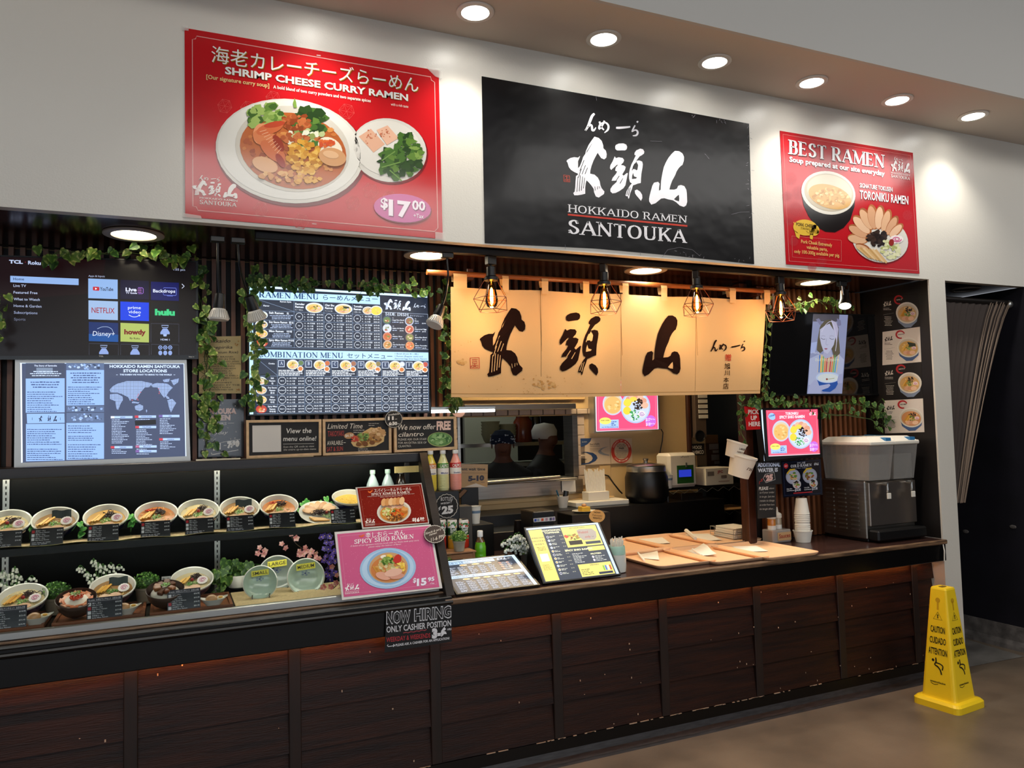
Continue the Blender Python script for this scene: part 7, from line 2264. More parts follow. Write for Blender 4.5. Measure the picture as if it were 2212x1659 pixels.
pslip('receipt_slip','long white order slip on the right back tray','paper',[(1470,1152),(1530,1156),(1560,1168),(1520,1168)],zt,curl=.01)
a,b_=at(1482,1146,z=CT+.04),at(1502,1163,z=CT+.022)
tag(MB().tube([a,b_],[.014,.012],6).build('chopstick_packet','paper'),'white paper chopstick packet leaning on the right back tray','packet')
for i,(x0,y0,x1,y1)in enumerate(((1378,1194,1392,1211),(1496,1186,1516,1200))):
 tag(MB().tube([at(x0,y0,z=CT+.022),at(x1,y1,z=CT+.016)],.006,6).build('chopstick_packet','paper'),('white chopstick packet on the front tray nearest the cup','white chopstick packet on the middle front tray')[i],'packet')
 # mint and white stick cup
c_=at(1342,1238,z=CT)
t=thing('stick_cup','white cup with a mint upper band holding wrapped sticks','cup',(c_.x,c_.y+.04,CT))
MB().lathe([(.040,0),(.047,.004),(.05,.04),(.048,.095)],n=28).build('cup','ceramic_white',t,w=False,smooth=True)
MB().lathe([(.0482,.0955),(.045,.135),(.043,.140),(.041,.138),(.044,.096)],n=28,caps=(0,0)).build('mint_band',mat('mint','#9fc4b4',0.3),t,w=False,smooth=True)
for i in range(22):
 a,r_=i*2.4,.032*math.sqrt((i+.5)/22)
 MB().tube([(r_*.7*math.cos(a),r_*.7*math.sin(a),.03),(r_*1.25*math.cos(a),r_*1.25*math.sin(a),.172+R.uniform(-.01,.014))],.0032,5).build('stick','paper',t,w=False)
 # tablets
def tablet(label,BL,BR,TR_,TL,n,body,lines):
 t=thing('menu_tablet',label,'menu screen',(BL+BR)/2)
 n=Vector(n).normalized()
 ring(MB(),[p+n*.002 for p in(TL+(TL-BR).normalized()*.012,TR_+(TR_-BL).normalized()*.012,BR+(BR-TL).normalized()*.012,BL+(BL-TR_).normalized()*.012)],[p+n*.002 for p in(TL,TR_,BR,BL)],-n*.014).build('bezel','black_plastic',t)
 MB().prism([TL,TR_,BR,BL],-n*.010,lin(body)).build('screen','lightbox',t)
 U,V_=BR-BL,BL-TL
 P_=lambda a,b_:TL+(TR_-TL)*a+V_*b_+((BR-BL)-(TR_-TL))*a*b_
 pr=Print(P_,n,.0003,.0006)
 lines(pr)
 pr.build('screen_image','lightbox',t)
 return t
def lay_menu(pr):
 pr.rect(0,0,1,.035,'#d6ecff',1)
 pr.rect(.955,0,1,1,'#cfe6fb',1)
 for y,tx,jp in((.05,'RAMEN MENU','らーめんメニュー'),(.48,'COMBINATION MENU','セットメニュー')):
  pr.rect(.02,y,.70 if y<.1 else.95,y+.085,'#b9d6f0',1)
  pr.text(tx,(.04,y+.07),(.38,y+.07),.05,'#24406a',2,serif=True)
  pr.text(jp,(.41,y+.07),(.66,y+.07),.045,'#24406a',2)
 kanji(pr,q4(.73,.05,.86,.13),'#e0e8f8',2)
 hira(pr,q4(.88,.07,.94,.11),'#e0e8f8',2)
 for i in range(3):
  bowl_print(pr,.27+i*.16,.18,.05,.03,2,fine=.3)
 for i in range(6):
  bowl_print(pr,.2+i*.13,.615,.045,.03,2,fine=.3)
 for r_ in range(4):
  for c2 in range(5 if r_<4 else 6):
   squiggle(pr,.05+c2*.13,.225+r_*.062,.16+c2*.13,.28+r_*.062,2,'#b9c3d4',.016,2)
  squiggle(pr,.73,.2+r_*.065,.92,.25+r_*.065,2,'#b9c3d4',.014,2)
  pr.ell(.74,.22+r_*.065,.022,.022,'#c98a7a',3)
  pr.ell(.84,.22+r_*.065,.022,.022,'#d9b0a0',3)
 for r_ in range(5):
  for c2 in range(7):
   squiggle(pr,.05+c2*.13,.66+r_*.064,.165+c2*.13,.715+r_*.064,3,'#aeb8ca',.012,2)
tablet('low tilted lit menu tablet showing the price tables on the counter',Vector((1.225,3.452,.90)),Vector((1.640,3.452,.90)),Vector((1.640,3.733,1.004)),Vector((1.225,3.733,1.004)),(0,-.347,.938),'#303a4c',lay_menu)
def lay_yellow(pr):
 pr.rect(0,0,1,.03,'#d6ecff',1)
 pr.rect(.965,0,1,1,'#cfe6fb',1)
 Y_,D_='#efe07a','#3c4452'
 pr.rect(.02,.04,.20,.99,Y_,1)
 pr.rect(.46,.04,.95,.43,Y_,1)
 pr.rect(.72,.45,.95,.53,Y_,1)
 pr.rect(.50,.76,.95,.985,Y_,1)
 for i,s_ in enumerate(('HOKKAIDO','SANTOUKA','RAMEN')):
  pr.ctext(s_,.11,.21+i*.06,.026,D_,2,serif=True)
 squiggle(pr,.05,.36,.18,.44,3,'#a08a3a',.012,2,(.7,1),True)
 pr.rect(.06,.50,.165,.64,'#dfe8ef',2)
 squiggle(pr,.05,.69,.18,.80,6,'#b09a4a',.009,2)
 for i,s_ in enumerate(('ADDITIONAL','TOPPINGS')):
  pr.ctext(s_,.32,.09+i*.045,.03,'#f3ecc0',2,bold=.05)
 for i in range(11):
  y=.20+i*.068
  pr.ell(.245,y,.017,.024,'#e6e6ea',2,14)
  pr.ell(.245,y,.011,.016,R.choice(['#6a7a5a','#c98a5a','#4a4a6a','#d9b04a','#b9c4d9']),3,12)
  squiggle(pr,.27,y-.02,.38,y+.02,2,'#e0e0d0',.011,2,(.3,1))
  pr.text('$1.%02d'%(25+i*5),(.405,y),(.445,y),.016,'#efe9c8',2)
 pr.ctext('RECOMMENDED',.68,.08,.022,D_,2,serif=True)
 cluster(pr,.60,.24,.11,.05,30,['#b5823c','#8aa84a','#d9a04a','#7a4a24'],.02,2)
 pr.blob(.49,.22,.03,'#d8503c',3,8,.2)
 pr.rect(.50,.31,.68,.39,'#2a2018',3)
 pr.poly([(.66,.12),(.70,.10),(.88,.11),(.92,.18),(.90,.28),(.86,.33),(.70,.32),(.66,.24)],'#b5a79a',4)
 pr.rect(.72,.35,.93,.40,D_,3)
 pr.text('Weekend',(.67,.19),(.81,.19),.05,'#b83a34',5,shear=.2)
 pr.text('only',(.74,.28),(.82,.28),.045,'#b83a34',5,shear=.2)
 pr.line([(.85+.015*math.cos(i*.5+.3),.25+.02*math.sin(i*.5+.3))for i in range(6)],.004,'#2a2a2a',5)
 pr.ctext('SPICY SHIO RAMEN',.59,.50,.03,'#f3ecc0',2,bold=.05)
 pr.ctext('PROTEIN',.80,.60,.025,'#f3ecc0',2,bold=.05)
 squiggle(pr,.48,.54,.69,.73,7,'#e0e0d8',.012,2,(.4,.9))
 for i in range(2):
  pr.ell(.745,.645+i*.06,.016,.024,'#d9d4d9',2,12)
 squiggle(pr,.77,.62,.94,.73,4,'#e0e0d8',.012,2,(.5,1))
 pr.ctext('DRINKS',.72,.80,.026,D_,2,serif=True)
 squiggle(pr,.52,.84,.68,.96,4,'#6a6236',.012,2)
 for i,c2 in enumerate(('#8ac24a','#4a7ad0','#dfe8f4','#d05a3a')):
  pr.rect(.82+i*.03,.82,.842+i*.03,.91,c2,2)
 pr.rect(.74,.93,.93,.97,'#26304a',2)
t2=tablet('upright lit yellow and grey toppings menu tablet on the counter',Vector((1.690,3.480,.90)),Vector((2.122,3.480,.90)),Vector((2.122,3.685,1.142)),Vector((1.690,3.685,1.142)),(0,-.763,.646),'#3c4452',lay_yellow)
MB().hexa([(1.72,3.60,CT),(2.09,3.60,CT),(2.09,3.80,CT),(1.72,3.80,CT),(1.72,3.66,1.10),(2.09,3.66,1.10),(2.09,3.675,1.11),(1.72,3.675,1.11)]).build('stand','black_plastic',t2)
badge('round orange tag about takoyaki clipped to the yellow menu tablet',*yplane(3.68),1290,1115,16.5,13.5,'#e0a45c',[('NOW!',(1283,1108),(1297,1109),3.2,'#4a2c14',dict(bold=.02)),('Takoyaki',(1279,1114),(1301,1116),3.4,'#4a2c14',dict(shear=.2)),('NIGHTLY',(1281,1120),(1300,1122),3.4,'#4a2c14',dict(bold=.02))],None)
# zinc pot of bell flowers
c_=at(1138,1238,z=CT)
t=bellflowers('white bell flowers in a zinc pot between the two menu tablets',(c_.x,3.78,CT+.06),[at(a,b_,y=3.74)for a,b_ in((1094,1166),(1106,1158),(1100,1180),(1116,1152),(1122,1150),(1128,1156),(1133,1165),(1112,1170),(1120,1172),(1137,1175))],s=1.25)
MB().lathe([(.034,-.06),(.036,-.058),(.048,.05),(.05,.052),(.046,.05),(.0001,.03)],(c_.x,3.78,CT+.06),26).build('zinc_pot','zinc',t,smooth=True)
# ---------------------------------------------------------------- drinks corner beside the case
x0,x1=at(925,1100,y=3.95).x,at(994,1100,y=3.95).x
zr=at(962,1060,y=3.95).z
tag(MB().bbox(x0,x1-.01,3.93,4.09,CT,zr,.004).build('drink_riser','black_plastic'),'tall black riser carrying the three soft drink bottles','riser')
for px,c_,lc,lb,nm in((931,'#ddc84a','#e08a2a','yellow soft drink bottle with an orange label, left on the riser','Pineapple'),(958,'#d3d39a','#4f9a3a','pale green soft drink bottle with a green label, middle on the riser','Melon'),(985,'#e89a8c','#d0262e','pink soft drink bottle with a red label, right on the riser','Strawberry')):
 p=at(px,1058,y=4.0)
 t=bottle('soft_drink_bottle',lb,(p.x,4.0,zr),.0315,.215,c_,'cap_white',[(.40,.56,'#ece8e0','label_lower'),(.56,.68,lc,'label_band')],'soft drink bottles',.42)
 b=MB()
 for z in(.06,.10,.14,.18,.22,.26,.30,.34):
  b.lathe([(.0318,.215*z),(.0322,.215*z+.002),(.0318,.215*z+.004)],n=24,c=lin(c_),caps=(0,0))
 b.build('grip_rings','bottle_print',t,w=False)
 pr=Print(lambda a,b_:Vector((.0325*math.sin(a),-.0325*math.cos(a),b_)),(0,-1,0),.0002,.0004)
 pr2=lambda s_,z,h,w,c2:[pr.mb.add([Vector((.0328*math.sin((x-.5)*w),-.0328*math.cos((x-.5)*w),z+y*h))for x,y in text_mesh(s_,.02)[0]],text_mesh(s_,.02)[1],lin(c2))]
 pr2('CALPICO',.124,.016,1.7,'#f4efe6')
 pr2(nm,.090,.008,1.3,'#2a3a7a')
 pr.build('lettering','bottle_print',t,w=False)
badge('round black bottled water badge on the drinks riser',*yplane(3.928),965,1093,24,26,'#0e0d0e',[('BOTTLED',(952,1082),(978,1081),8,'#dcdcdc',{}),('water!',(952,1090),(976,1087),6,'#dcdcdc',dict(shear=.3)),('¢',(947,1101),(952,1100),8,'#dcdcdc',dict(bold=.02)),('25',(954,1110),(979,1107),15,'#dcdcdc',dict(bold=.06))],teeth=18)
p=at(1000,1066,y=4.0)
t=thing('grater','small dark hand grater leaning from the drinks riser','grater',p)
g=[at(a,b_,y=3.99)for a,b_ in((987,1070),(1002,1056),(1010,1060),(994,1077))]
MB().tube(g+g[:1],.0022,5).build('frame','black_metal',t)
MB().prism(g,(0,.001,0)).build('mesh_plate',mat('grate','#6a4c34',0.5,metal=0.5),t)
# crate with cans and small pots
cr=at(945,1180,y=3.80)
zc_=at(975,1193,y=3.78).z
t=thing('wooden_crate','small brown wooden crate beside the end of the display case','crate',(cr.x,3.85,CT))
xa,xb=at(958,1200,y=3.76).x,at(1029,1193,y=3.76).x
for i in range(3):
 MB().bbox(xa,xb,3.76+i*.058,3.813+i*.058,zc_-.008,zc_,.001).build('slat','crate',t)
for x in(xa+.006,xb-.018):
 MB().bbox(x,x+.012,3.763,3.925,CT,zc_-.008,.001).build('side','crate',t)
MB().bbox(xa+.018,xb-.018,3.763,3.770,CT,zc_-.012,.001).build('front_board','crate',t)
for px,c_,c2,lb in((953,'#c2343c','#e8e4e0','red slim soda can, left of three behind the small topiaries'),(977,'#d9a92e','#e8e4e0','yellow slim soda can, middle of three behind the small topiaries'),(1002,'#cf3526','#e8e4e0','red slim soda can, right of three behind the small topiaries')):
 p=at(px,1150,y=3.90)
 zt_=at(px,1122,y=3.90).z
 t=thing('soda_can',lb,'can',(p.x,3.90,zc_),group='slim soda cans')
 h=zt_-zc_
 r_=.0265
 MB().lathe([(r_*.85,0),(r_,.006),(r_,h*.45)],n=26,c=lin(c_)).build('lower_body','bottle_print',t,w=False,smooth=True)
 MB().lathe([(r_,h*.45),(r_,h*.96),(r_*.9,h)],n=26,c=lin(c2),caps=(0,1)).build('upper_body','bottle_print',t,w=False,smooth=True)
 MB().lathe([(r_*.9,h*.99),(r_*.93,h),(r_*.9,h*1.01),(r_*.84,h)],n=26).build('rim','alu',t,w=False)
 b=MB()
 for s_,z,hh,w,cc,sk in(('Shower',.60,.022,1.5,'#e8f0e8',.4),('Cream',.50,.016,1.2,'#e8f0e8',.4)):
  vs_,fs_,_a=text_mesh(s_,.02)
  b.add([Vector((1.006*r_*math.sin((x-.5)*w),-1.006*r_*math.cos((x-.5)*w),h*z+y*hh+(x-.5)*sk*.03))for x,y in vs_],fs_,lin(cc))
 for i in range(16):
  a=R.uniform(-1.2,1.2)
  z=h*R.uniform(.74,.92)
  b.ball((r_*.985*math.sin(a),-r_*.985*math.cos(a),z),.005,6,4,(1,1,1.2),lin(R.choice([c_,'#3f8a3a','#2a6a34'])))
 b.build('label_print','bottle_print',t,w=False)
 b=MB()
 b.lathe([(r_*1.002,h*.47),(r_*1.002,h*.72)],n=26,c=lin('#234a2c'),caps=(0,0))
 b.build('label_band','bottle_print',t,w=False)
topiary('small topiary in a pale pot on the crate, right of two',992,1190,3.79,.78,('#5f8a34','#86ad50','#3f6a26','#a3bf68'),zc_,'topiaries on the crate')
topiary('small topiary in a pale pot half hidden by the brown badge, left of two',962,1190,3.79,.74,('#5f8a34','#86ad50','#3f6a26','#a3bf68'),CT+.05,'topiaries on the crate')
# green tea
p=at(1038,1200,y=3.82)
t=thing('tea_bottle','green tea bottle with a white cap beside the wooden crate','bottle',(p.x,3.82,CT))
zt_=at(1038,1146,y=3.82).z-CT
MB().lathe([(.026,0),(.0295,.006),(.0295,zt_*.50),(.0285,zt_*.52),(.0295,zt_*.54),(.0295,zt_*.66),(.024,zt_*.76)],n=26,c=lin('#5fae22')).build('label_sleeve','bottle_print',t,w=False,smooth=True)
MB().lathe([(.024,zt_*.76),(.013,zt_*.86),(.012,zt_*.88)],n=22,c=lin('#5a3a1c')).build('shoulder','bottle_print',t,w=False,smooth=True)
MB().lathe([(.0145,zt_*.87),(.015,zt_*.88),(.015,zt_*.99),(.0135,zt_)],n=22).build('cap','cap_white',t,w=False,smooth=True)
b=MB()
for ch,z in(('お',.40),('茶',.28)):
 vs_,fs_,_a=text_mesh(ch)
 b.add([Vector((.0300*math.sin(-.5+x*.45),-.0300*math.cos(-.5+x*.45),zt_*z+y*.012))for x,y in vs_],fs_,lin('#1f4a1c'))
for i in range(10):
 a=R.uniform(-.2,1.1)
 b.ball((.0288*math.sin(a),-.0288*math.cos(a),zt_*R.uniform(.05,.4)),.005,6,4,(1,1,1.3),lin(R.choice(['#23408a','#2a2a30','#d9d9e0','#d9b23a'])))
b.build('label_print','bottle_print',t,w=False)
# grey holder and striped paper cup behind
p0_,p1_=at(990,1130,y=4.15),at(1019,1130,y=4.15)
tag(MB().bbox(p0_.x-.04,p1_.x,4.14,4.24,CT,at(1005,1093,y=4.15).z,.003).build('napkin_holder',mat('grey_box','#4a4642',0.5)),'grey napkin box behind the soda cans','box')
def paper_cup(label,px,py,yy,zb_,h,r,band='#7892a8',inv=False,grp=None):
 p=at(px,py,y=yy)
 t=thing('paper_cup',label,'cup',(p.x,yy,zb_),group=grp)
 MB().lathe([(r*.72,0),(r*.98,h*.97),(r*1.05,h*.985),(r*1.05,h),(r*.97,h),(r*.7,.004),(.0001,.004)],n=24).build('cup','paper_cup',t,w=False,smooth=True)
 if band:
  MB().lathe([(r*(.72+.26*.62)+.0006,h*.60),(r*(.72+.26*.76)+.0006,h*.75)],n=24,caps=(0,0)).build('blue_band',mat('cup_band','#7088a0',0.6),t,w=False)
tag(MB().bbox(at(1012,1140,y=4.2).x,at(1060,1140,y=4.2).x,4.15,4.4,CT,at(1030,1131,y=4.2).z,.004).build('register_base','black_plastic'),'black cash register base behind the tea bottle','register')
paper_cup('striped paper cup on the black register base',1027,1130,4.21,at(1027,1131,y=4.2).z,.10,.034)
# card terminal and papers behind the yellow tablet
p0_,p1_=at(1152,1127,y=3.85),at(1199,1124,y=3.85)
t=thing('card_terminal','black card terminal with a strip of card logos behind the yellow tablet','card terminal',((p0_.x+p1_.x)/2,3.9,CT))
MB().bbox(p0_.x,p1_.x,3.85,4.02,CT,at(1175,1104,y=3.85).z,.006).build('body','black_plastic',t)
MB().hexa([(p0_.x-.02,4.02,CT),(p1_.x-.05,4.02,CT),(p1_.x-.05,4.12,CT),(p0_.x-.02,4.12,CT),(p0_.x-.02,4.03,1.14),(p1_.x-.05,4.03,1.14),(p1_.x-.05,4.06,1.14),(p0_.x-.02,4.06,1.14)]).build('monitor_back','frame_dark',t)
pr=Print(*yplane(3.849),.0003,.0005)
pr.poly([(1152,1120),(1199,1115.5),(1200,1125),(1153,1128)],'#d8d6d4',0)
for x,c_ in((1154,'#2a4ab0'),(1169,'#d0502a'),(1160,'#8a9ab0'),(1178,'#b08a9a'),(1187,'#4a4a6a'),(1193,'#7a6a9a')):
 pr.poly([(x,1121.5-(x-1152)*.09),(x+5,1121-(x-1152)*.09),(x+5,1126.5-(x-1152)*.07),(x,1127-(x-1152)*.07)],c_,1)
pr.build('card_logos','paper_print',t)
p=at(1225,1118,y=3.95)
tag(MB().hexa([(p.x-.08,3.9,CT),(p.x+.13,3.9,CT),(p.x+.13,4.05,CT),(p.x-.08,4.05,CT),(p.x-.08,3.9,CT+.14),(p.x+.13,3.9,CT+.15),(p.x+.10,4.05,CT+.15),(p.x-.06,4.05,CT+.15)]).build('paper_box',mat('tan_box','#c9a884',0.7)),'low tan paper box behind the yellow tablet','box')
tag(MB().bbox(p.x+.02,p.x+.12,3.885,3.899,CT+.10,CT+.145,.002).build('red_booklet',mat('red_book','#b3262a',0.5)),'small red booklet leaning behind the yellow tablet','booklet')
c_=at(1262,1106,y=4.35)
t=thing('cake_model','plate with a yellow cake model behind the yellow tablet','food model',(c_.x,4.35,c_.z))
MB().lathe([(.0001,0),(.05,0),(.075,.008),(.078,.01),(.074,.01),(.05,.004),(.0001,.004)],n=28).build('plate','ceramic_white',t,w=False,smooth=True)
MB().bbox(-.03,.03,-.03,.03,.0045,.035,.003).build('cake',mat('cake','#d9a82e',0.6),t,w=False)
MB().ball((0,0,.042),.016,12,8,(1,1,.7)).build('cream',mat('cream_top','#cf9a68',0.5),t,w=False,smooth=2)
tag(MB().bbox(c_.x-.14,c_.x+.14,4.26,4.46,CT-.0,c_.z-.001,.004).build('cake_riser','black_plastic'),'black block under the yellow cake model','riser')
# ---------------------------------------------------------------- pick-up end
c_=at(1692,1172,z=CT)
t=thing('sauce_caddy','clear acrylic caddy labelled Sauces near the pick-up post','caddy',(c_.x,c_.y+.05,CT))
MB().bbox(-.085,.07,-.05,.05,0,.082,.006).build('tub',mat('frost','#cfc8c0',0.3,alpha=0.5),t,w=False)
MB().box(-.045,.065,-.0535,-.0512,.014,.066,lin('#c9a070')).build('label_card','paper_print',t,w=False)
pr=Print(lambda a,b_:Vector((a,-.0537,b_)),(0,-1,0),.0003,.0004)
pr.P=lambda a,b_:Vector((a,-.0537,-b_))
pr.text('Sauces',(-.036,-.03),(.056,-.032),.026,'#a02a1c',1,bold=.015)
pr.build('lettering','paper_print',t,w=False)
for dx,dy,c2,lb in((-.045,.0,'#c07a2e','squeeze bottle of orange sauce, left in the sauce caddy'),(.022,.018,'#a89a84','squeeze bottle of pale sauce, right in the sauce caddy')):
 t=thing('squeeze_bottle',lb,'bottle',(c_.x+dx,c_.y+.05+dy,CT+.003),group='squeeze bottles')
 MB().lathe([(.024,0),(.026,.005),(.026,.140),(.024,.148)],n=24,c=lin(c2)).build('body','bottle_print',t,w=False,smooth=True)
 MB().lathe([(.026,.148),(.0275,.150),(.0275,.172),(.02,.180),(.008,.185),(.003,.218)],n=22).build('nozzle_cap','white_plastic',t,w=False,smooth=True)
 MB().lathe([(.0263,.075),(.0263,.105)],n=24,c=lin('#e4e0d8'),caps=(0,0)).build('paper_label','bottle_print',t,w=False)
c_=at(1745,1172,z=CT)
t=thing('paper_bowl','white paper bowl at the bottom of the cup stack','bowl',(c_.x,c_.y+.04,CT))
t.scale=(1.22,1.22,1.1)
MB().lathe([(.037,0),(.048,.062),(.051,.064),(.051,.067),(.047,.067),(.037,.004),(.0001,.004)],n=28).build('bowl','paper_cup',t,w=False,smooth=True)
z=.072
for i in range(9):
 t2_=thing('paper_cup',('upside down white paper cup on top of the stack by the sauce caddy' if i==8 else 'nested white paper cup in the stack by the sauce caddy'),'cup',(c_.x,c_.y+.04,CT+z),group='stacked white paper cups')
 hh=.085 if i==8 else.02
 t2_.scale=(1.2,1.2,1.2)
 MB().lathe([(.040,0),(.0405,.004),(.039,.005),(.039-.011*(hh/.085),hh)],n=26).build('cup','paper_cup',t2_,w=False,smooth=True)
 z+=.0115 if i<7 else.014
 if i==3:
  z+=.012
  # water machine
x0,y0,x1,y1=4.035,3.585,4.475,3.96
zb_,zm=CT+.05,at(1877,1040,x=4.035).z if False else at(1876,1040,y=3.585).z
zl=at(1930,952,y=3.585).z
t=thing('water_dispenser','twin tank water dispenser with steel base and white lids','dispenser',((x0+x1)/2,3.77,CT))
MB().bbox(x0+.02,x1-.01,y0+.03,y1-.02,CT,zb_,.004).build('plinth','black_plastic',t)
MB().bbox(x0,x1,y0+.02,y1,zb_-.03,zm,.006).build('steel_body','steel',t)
MB().bbox(x0+.02,x1-.0,y0+.004,y0+.021,zb_+.05,zm-.01,.004).build('front_plate',mat('steel_warm','#b5aaa0',0.32,metal=1.0),t)
MB().bbox(x0+.01,x1+.01,y0-.06,y0+.02,CT+.012,zb_+.03,.01).build('drip_tray','black_plastic',t)
for c2 in range(3):
 for r_ in range(10):
  z=zb_+.02+r_*(zm-zb_-.06)/10
  yy=y0+.075+c2*.10
  MB().prism([(x0,yy,z),(x0-.008,yy,z+.002),(x0-.001,yy,z+.012)],(0,.062,0)).build('louver','steel',t)
for i,(a,b_)in enumerate(((x0+.005,(x0+x1)/2-.004),((x0+x1)/2+.004,x1-.005))):
 MB().hexa([(a+.012,y0+.0,zm+.003),(b_-.012,y0+.0,zm+.003),(b_-.012,y1-.02,zm+.003),(a+.012,y1-.02,zm+.003),(a,y0-.03,zl-.02),(b_,y0-.03,zl-.02),(b_,y1-.005,zl-.02),(a,y1-.005,zl-.02)]).build('tank',mat('tank','#cfcac4',0.12,alpha=0.30),t)
 MB().box(a+.02,b_-.02,y0+.005,y1-.03,zm+.006,zm+(zl-zm)*.66).build('water',mat('water','#8f8f88',0.1,alpha=0.45),t)
 MB().bbox(a-.008,b_+.008,y0-.042,y1+.004,zl-.024,zl+.002,.006).build('lid_rim','white_plastic',t)
 MB().hexa([(a,y0-.032,zl),(b_,y0-.032,zl),(b_,y1,zl),(a,y1,zl),(a+.03,y0+.02,zl+.03),(b_-.03,y0+.02,zl+.03),(b_-.03,y1-.04,zl+.03),(a+.03,y1-.04,zl+.03)]).build('lid','white_plastic',t)
 m_=b_-.075
 MB().hexa([(m_,y0-.038,zl+.002),(m_+.045,y0-.038,zl+.002),(m_+.045,y1-.05,zl+.02),(m_,y1-.05,zl+.02),(m_,y0-.037,zl+.022),(m_+.045,y0-.037,zl+.022),(m_+.045,y1-.05,zl+.036),(m_,y1-.05,zl+.036)]).build('blue_handle',mat('blue_tab','#2e74a8',0.4),t)
 tx=(a+b_)/2+.03
 MB().tube([(tx,y0+.01,zm-.02),(tx,y0-.035,zm-.022)],.012,12).build('tap','alu',t)
 MB().tube([(tx,y0-.03,zm-.02),(tx,y0-.032,zm-.06),(tx,y0-.03,zm-.075)],.006,8).build('spout','alu',t)
 MB().bbox(tx-.016,tx+.016,y0-.045,y0-.035,zm-.115,zm-.078,.002).build('push_lever','white_plastic',t)
p=at(2036,1165,y=3.47)
tag(MB().tube([at(2018,1156,y=3.56),at(2030,1161,y=3.52),at(2036,1170,y=3.44),at(2040,1190,y=3.42),at(2040,1212,y=3.42)],.004,6).build('white_cable','white_plastic'),'white cable running from the dispenser down the pillar','cable')
# signs at the pick-up end
t,pr=board('pickup_sign','red PICK UP HERE sign on the wooden post','sign',[(1608,878),(1645,878),(1645.5,927),(1613,929)],*yplane(3.82),.004,'#c01f22','laminate')
for i,(s_,x0_,x1_)in enumerate((('PICK',1616,1639),('UP',1621.5,1635),('HERE',1617,1642))):
 pr.text(s_,(x0_,894.5+i*13),(x1_,894+i*13),9.2,'#efe4e0',1,bold=.03)
pr.build('lettering','laminate',t)
k,o=7.9,(1630,870)
t,pr=board('water_sign','black chalk style additional water 25 cent sign right of the post','sign',[(25,1016),(455,992),(465,1385),(40,1410)],*yplane(3.85),.003,'#17181c','chalk',k=k,o=o)
pr.text('ADDITIONAL',(50,1094),(436,1084),62,'#c3d2ee',1,bold=.05)
pr.text('WATER IS',(52,1184),(396,1172),62,'#cfd4de',1,bold=.05)
pr.line([(180,1220),(330,1190),(350,1310),(190,1365),(145,1290)],7,'#d8d6d4',1,True)
pr.text('25',(190,1335),(312,1310),90,'#e0b8b0',1,bold=.08)
pr.text('¢',(165,1260),(185,1256),30,'#e0b8b0',1,bold=.03)
pr.line(smooth([(155,1300),(110,1310),(130,1335),(85,1345),(80,1390)],4),8,'#b8342c',1)
pr.build('chalk_print','chalk',t)
t,pr=board('togo_sign','small black chalk note beginning PLEASE below the water sign','sign',[(45,1412),(358,1396),(372,1950),(60,1980)],*yplane(3.85),.003,'#1b1a1a','chalk',k=k,o=o)
pr.text('PLEASE',(72,1492),(232,1484),54,'#e0ddd6',1,bold=.02,shear=.1)
for i,s_ in enumerate(('inform','us if your order','is to-go. Let me','remake to change','an order from here','to to-go after...')):
 pr.text(s_,(246 if i==0 else 85,1478+i*70),(330 if i==0 else 335,1472+i*70),34,'#b9b5ac',1,shear=.2)
pr.build('chalk_print','chalk',t)
t,pr=board('cold_ramen_poster','dark blue cold ramen poster above the sauce caddy','poster',[(458,992),(1130,952),(1165,1570),(490,1618)],*yplane(3.845),.003,'#0b0d1c','laminate',k=k,o=o)
pr.line([(485,1020),(1105,985),(1135,1540),(515,1582)],4,'#3a4a78',1,True)
pr.ell(533,1078,38,44,'#c03038',1,22)
pr.text('NEW',(510,1092),(556,1088),20,'#f0d0d0',2,bold=.03)
pr.text('冷やし中華',(722,1046),(862,1036),26,'#dfe3ee',1)
pr.text('COLD RAMEN',(616,1106),(970,1080),44,'#e6e8f0',1,serif=True,wt=.2,thin=.08)
pr.text('11:00am - 6:00pm',(700,1126),(890,1114),14,'#c9cde0',1)
kanji(pr,[(1010,1024),(1088,1018),(1090,1066),(1012,1070)],'#e6e8f0',1)
for x,y,c2 in((655,1262,'#c9a068'),(940,1245,'#9a4a2c')):
 pr.ell(x,y,124,130,'#9fa6bc',1,30)
 pr.ell(x,y,104,110,'#aeb4c8',2,30)
 cluster(pr,x-5,y,65,70,26,[c2,'#d9b988','#7a4a2a','#5f8a3a'],22,3)
 pr.poly([(x-115,y-60),(x-60,y-130),(x+30,y-140),(x+30,y-115),(x-50,y-100),(x-100,y-35)],'#d9b53a',4)
 pr.ell(x+60,y+128,72,76,'#c9ccd6',4,26)
 cluster(pr,x+60,y+140,45,45,18,['#d0703a','#b9452c','#d9c088','#7aa04a'],18,5)
 cluster(pr,x+42,y+90,34,22,12,BLACKS,14,6)
pr.text('Char Shu',(545,1482),(640,1474),18,'#e6e8f0',1,bold=.02)
pr.text('Cold Ramen',(548,1514),(676,1502),18,'#e6e8f0',1,bold=.02)
pr.text('$14.95',(685,1514),(785,1500),42,'#e6e8f0',1,bold=.03)
pr.text('Tofu Mix',(842,1460),(935,1450),18,'#e6e8f0',1,bold=.02)
pr.text('Cold Ramen',(844,1492),(968,1480),18,'#e6e8f0',1,bold=.02)
pr.text('$17.95',(978,1490),(1072,1478),38,'#e6e8f0',1,bold=.03)
pr.poly([(660,1536),(985,1512),(985,1530),(662,1554)],'#b8343a',1)
pr.build('print','laminate',t)
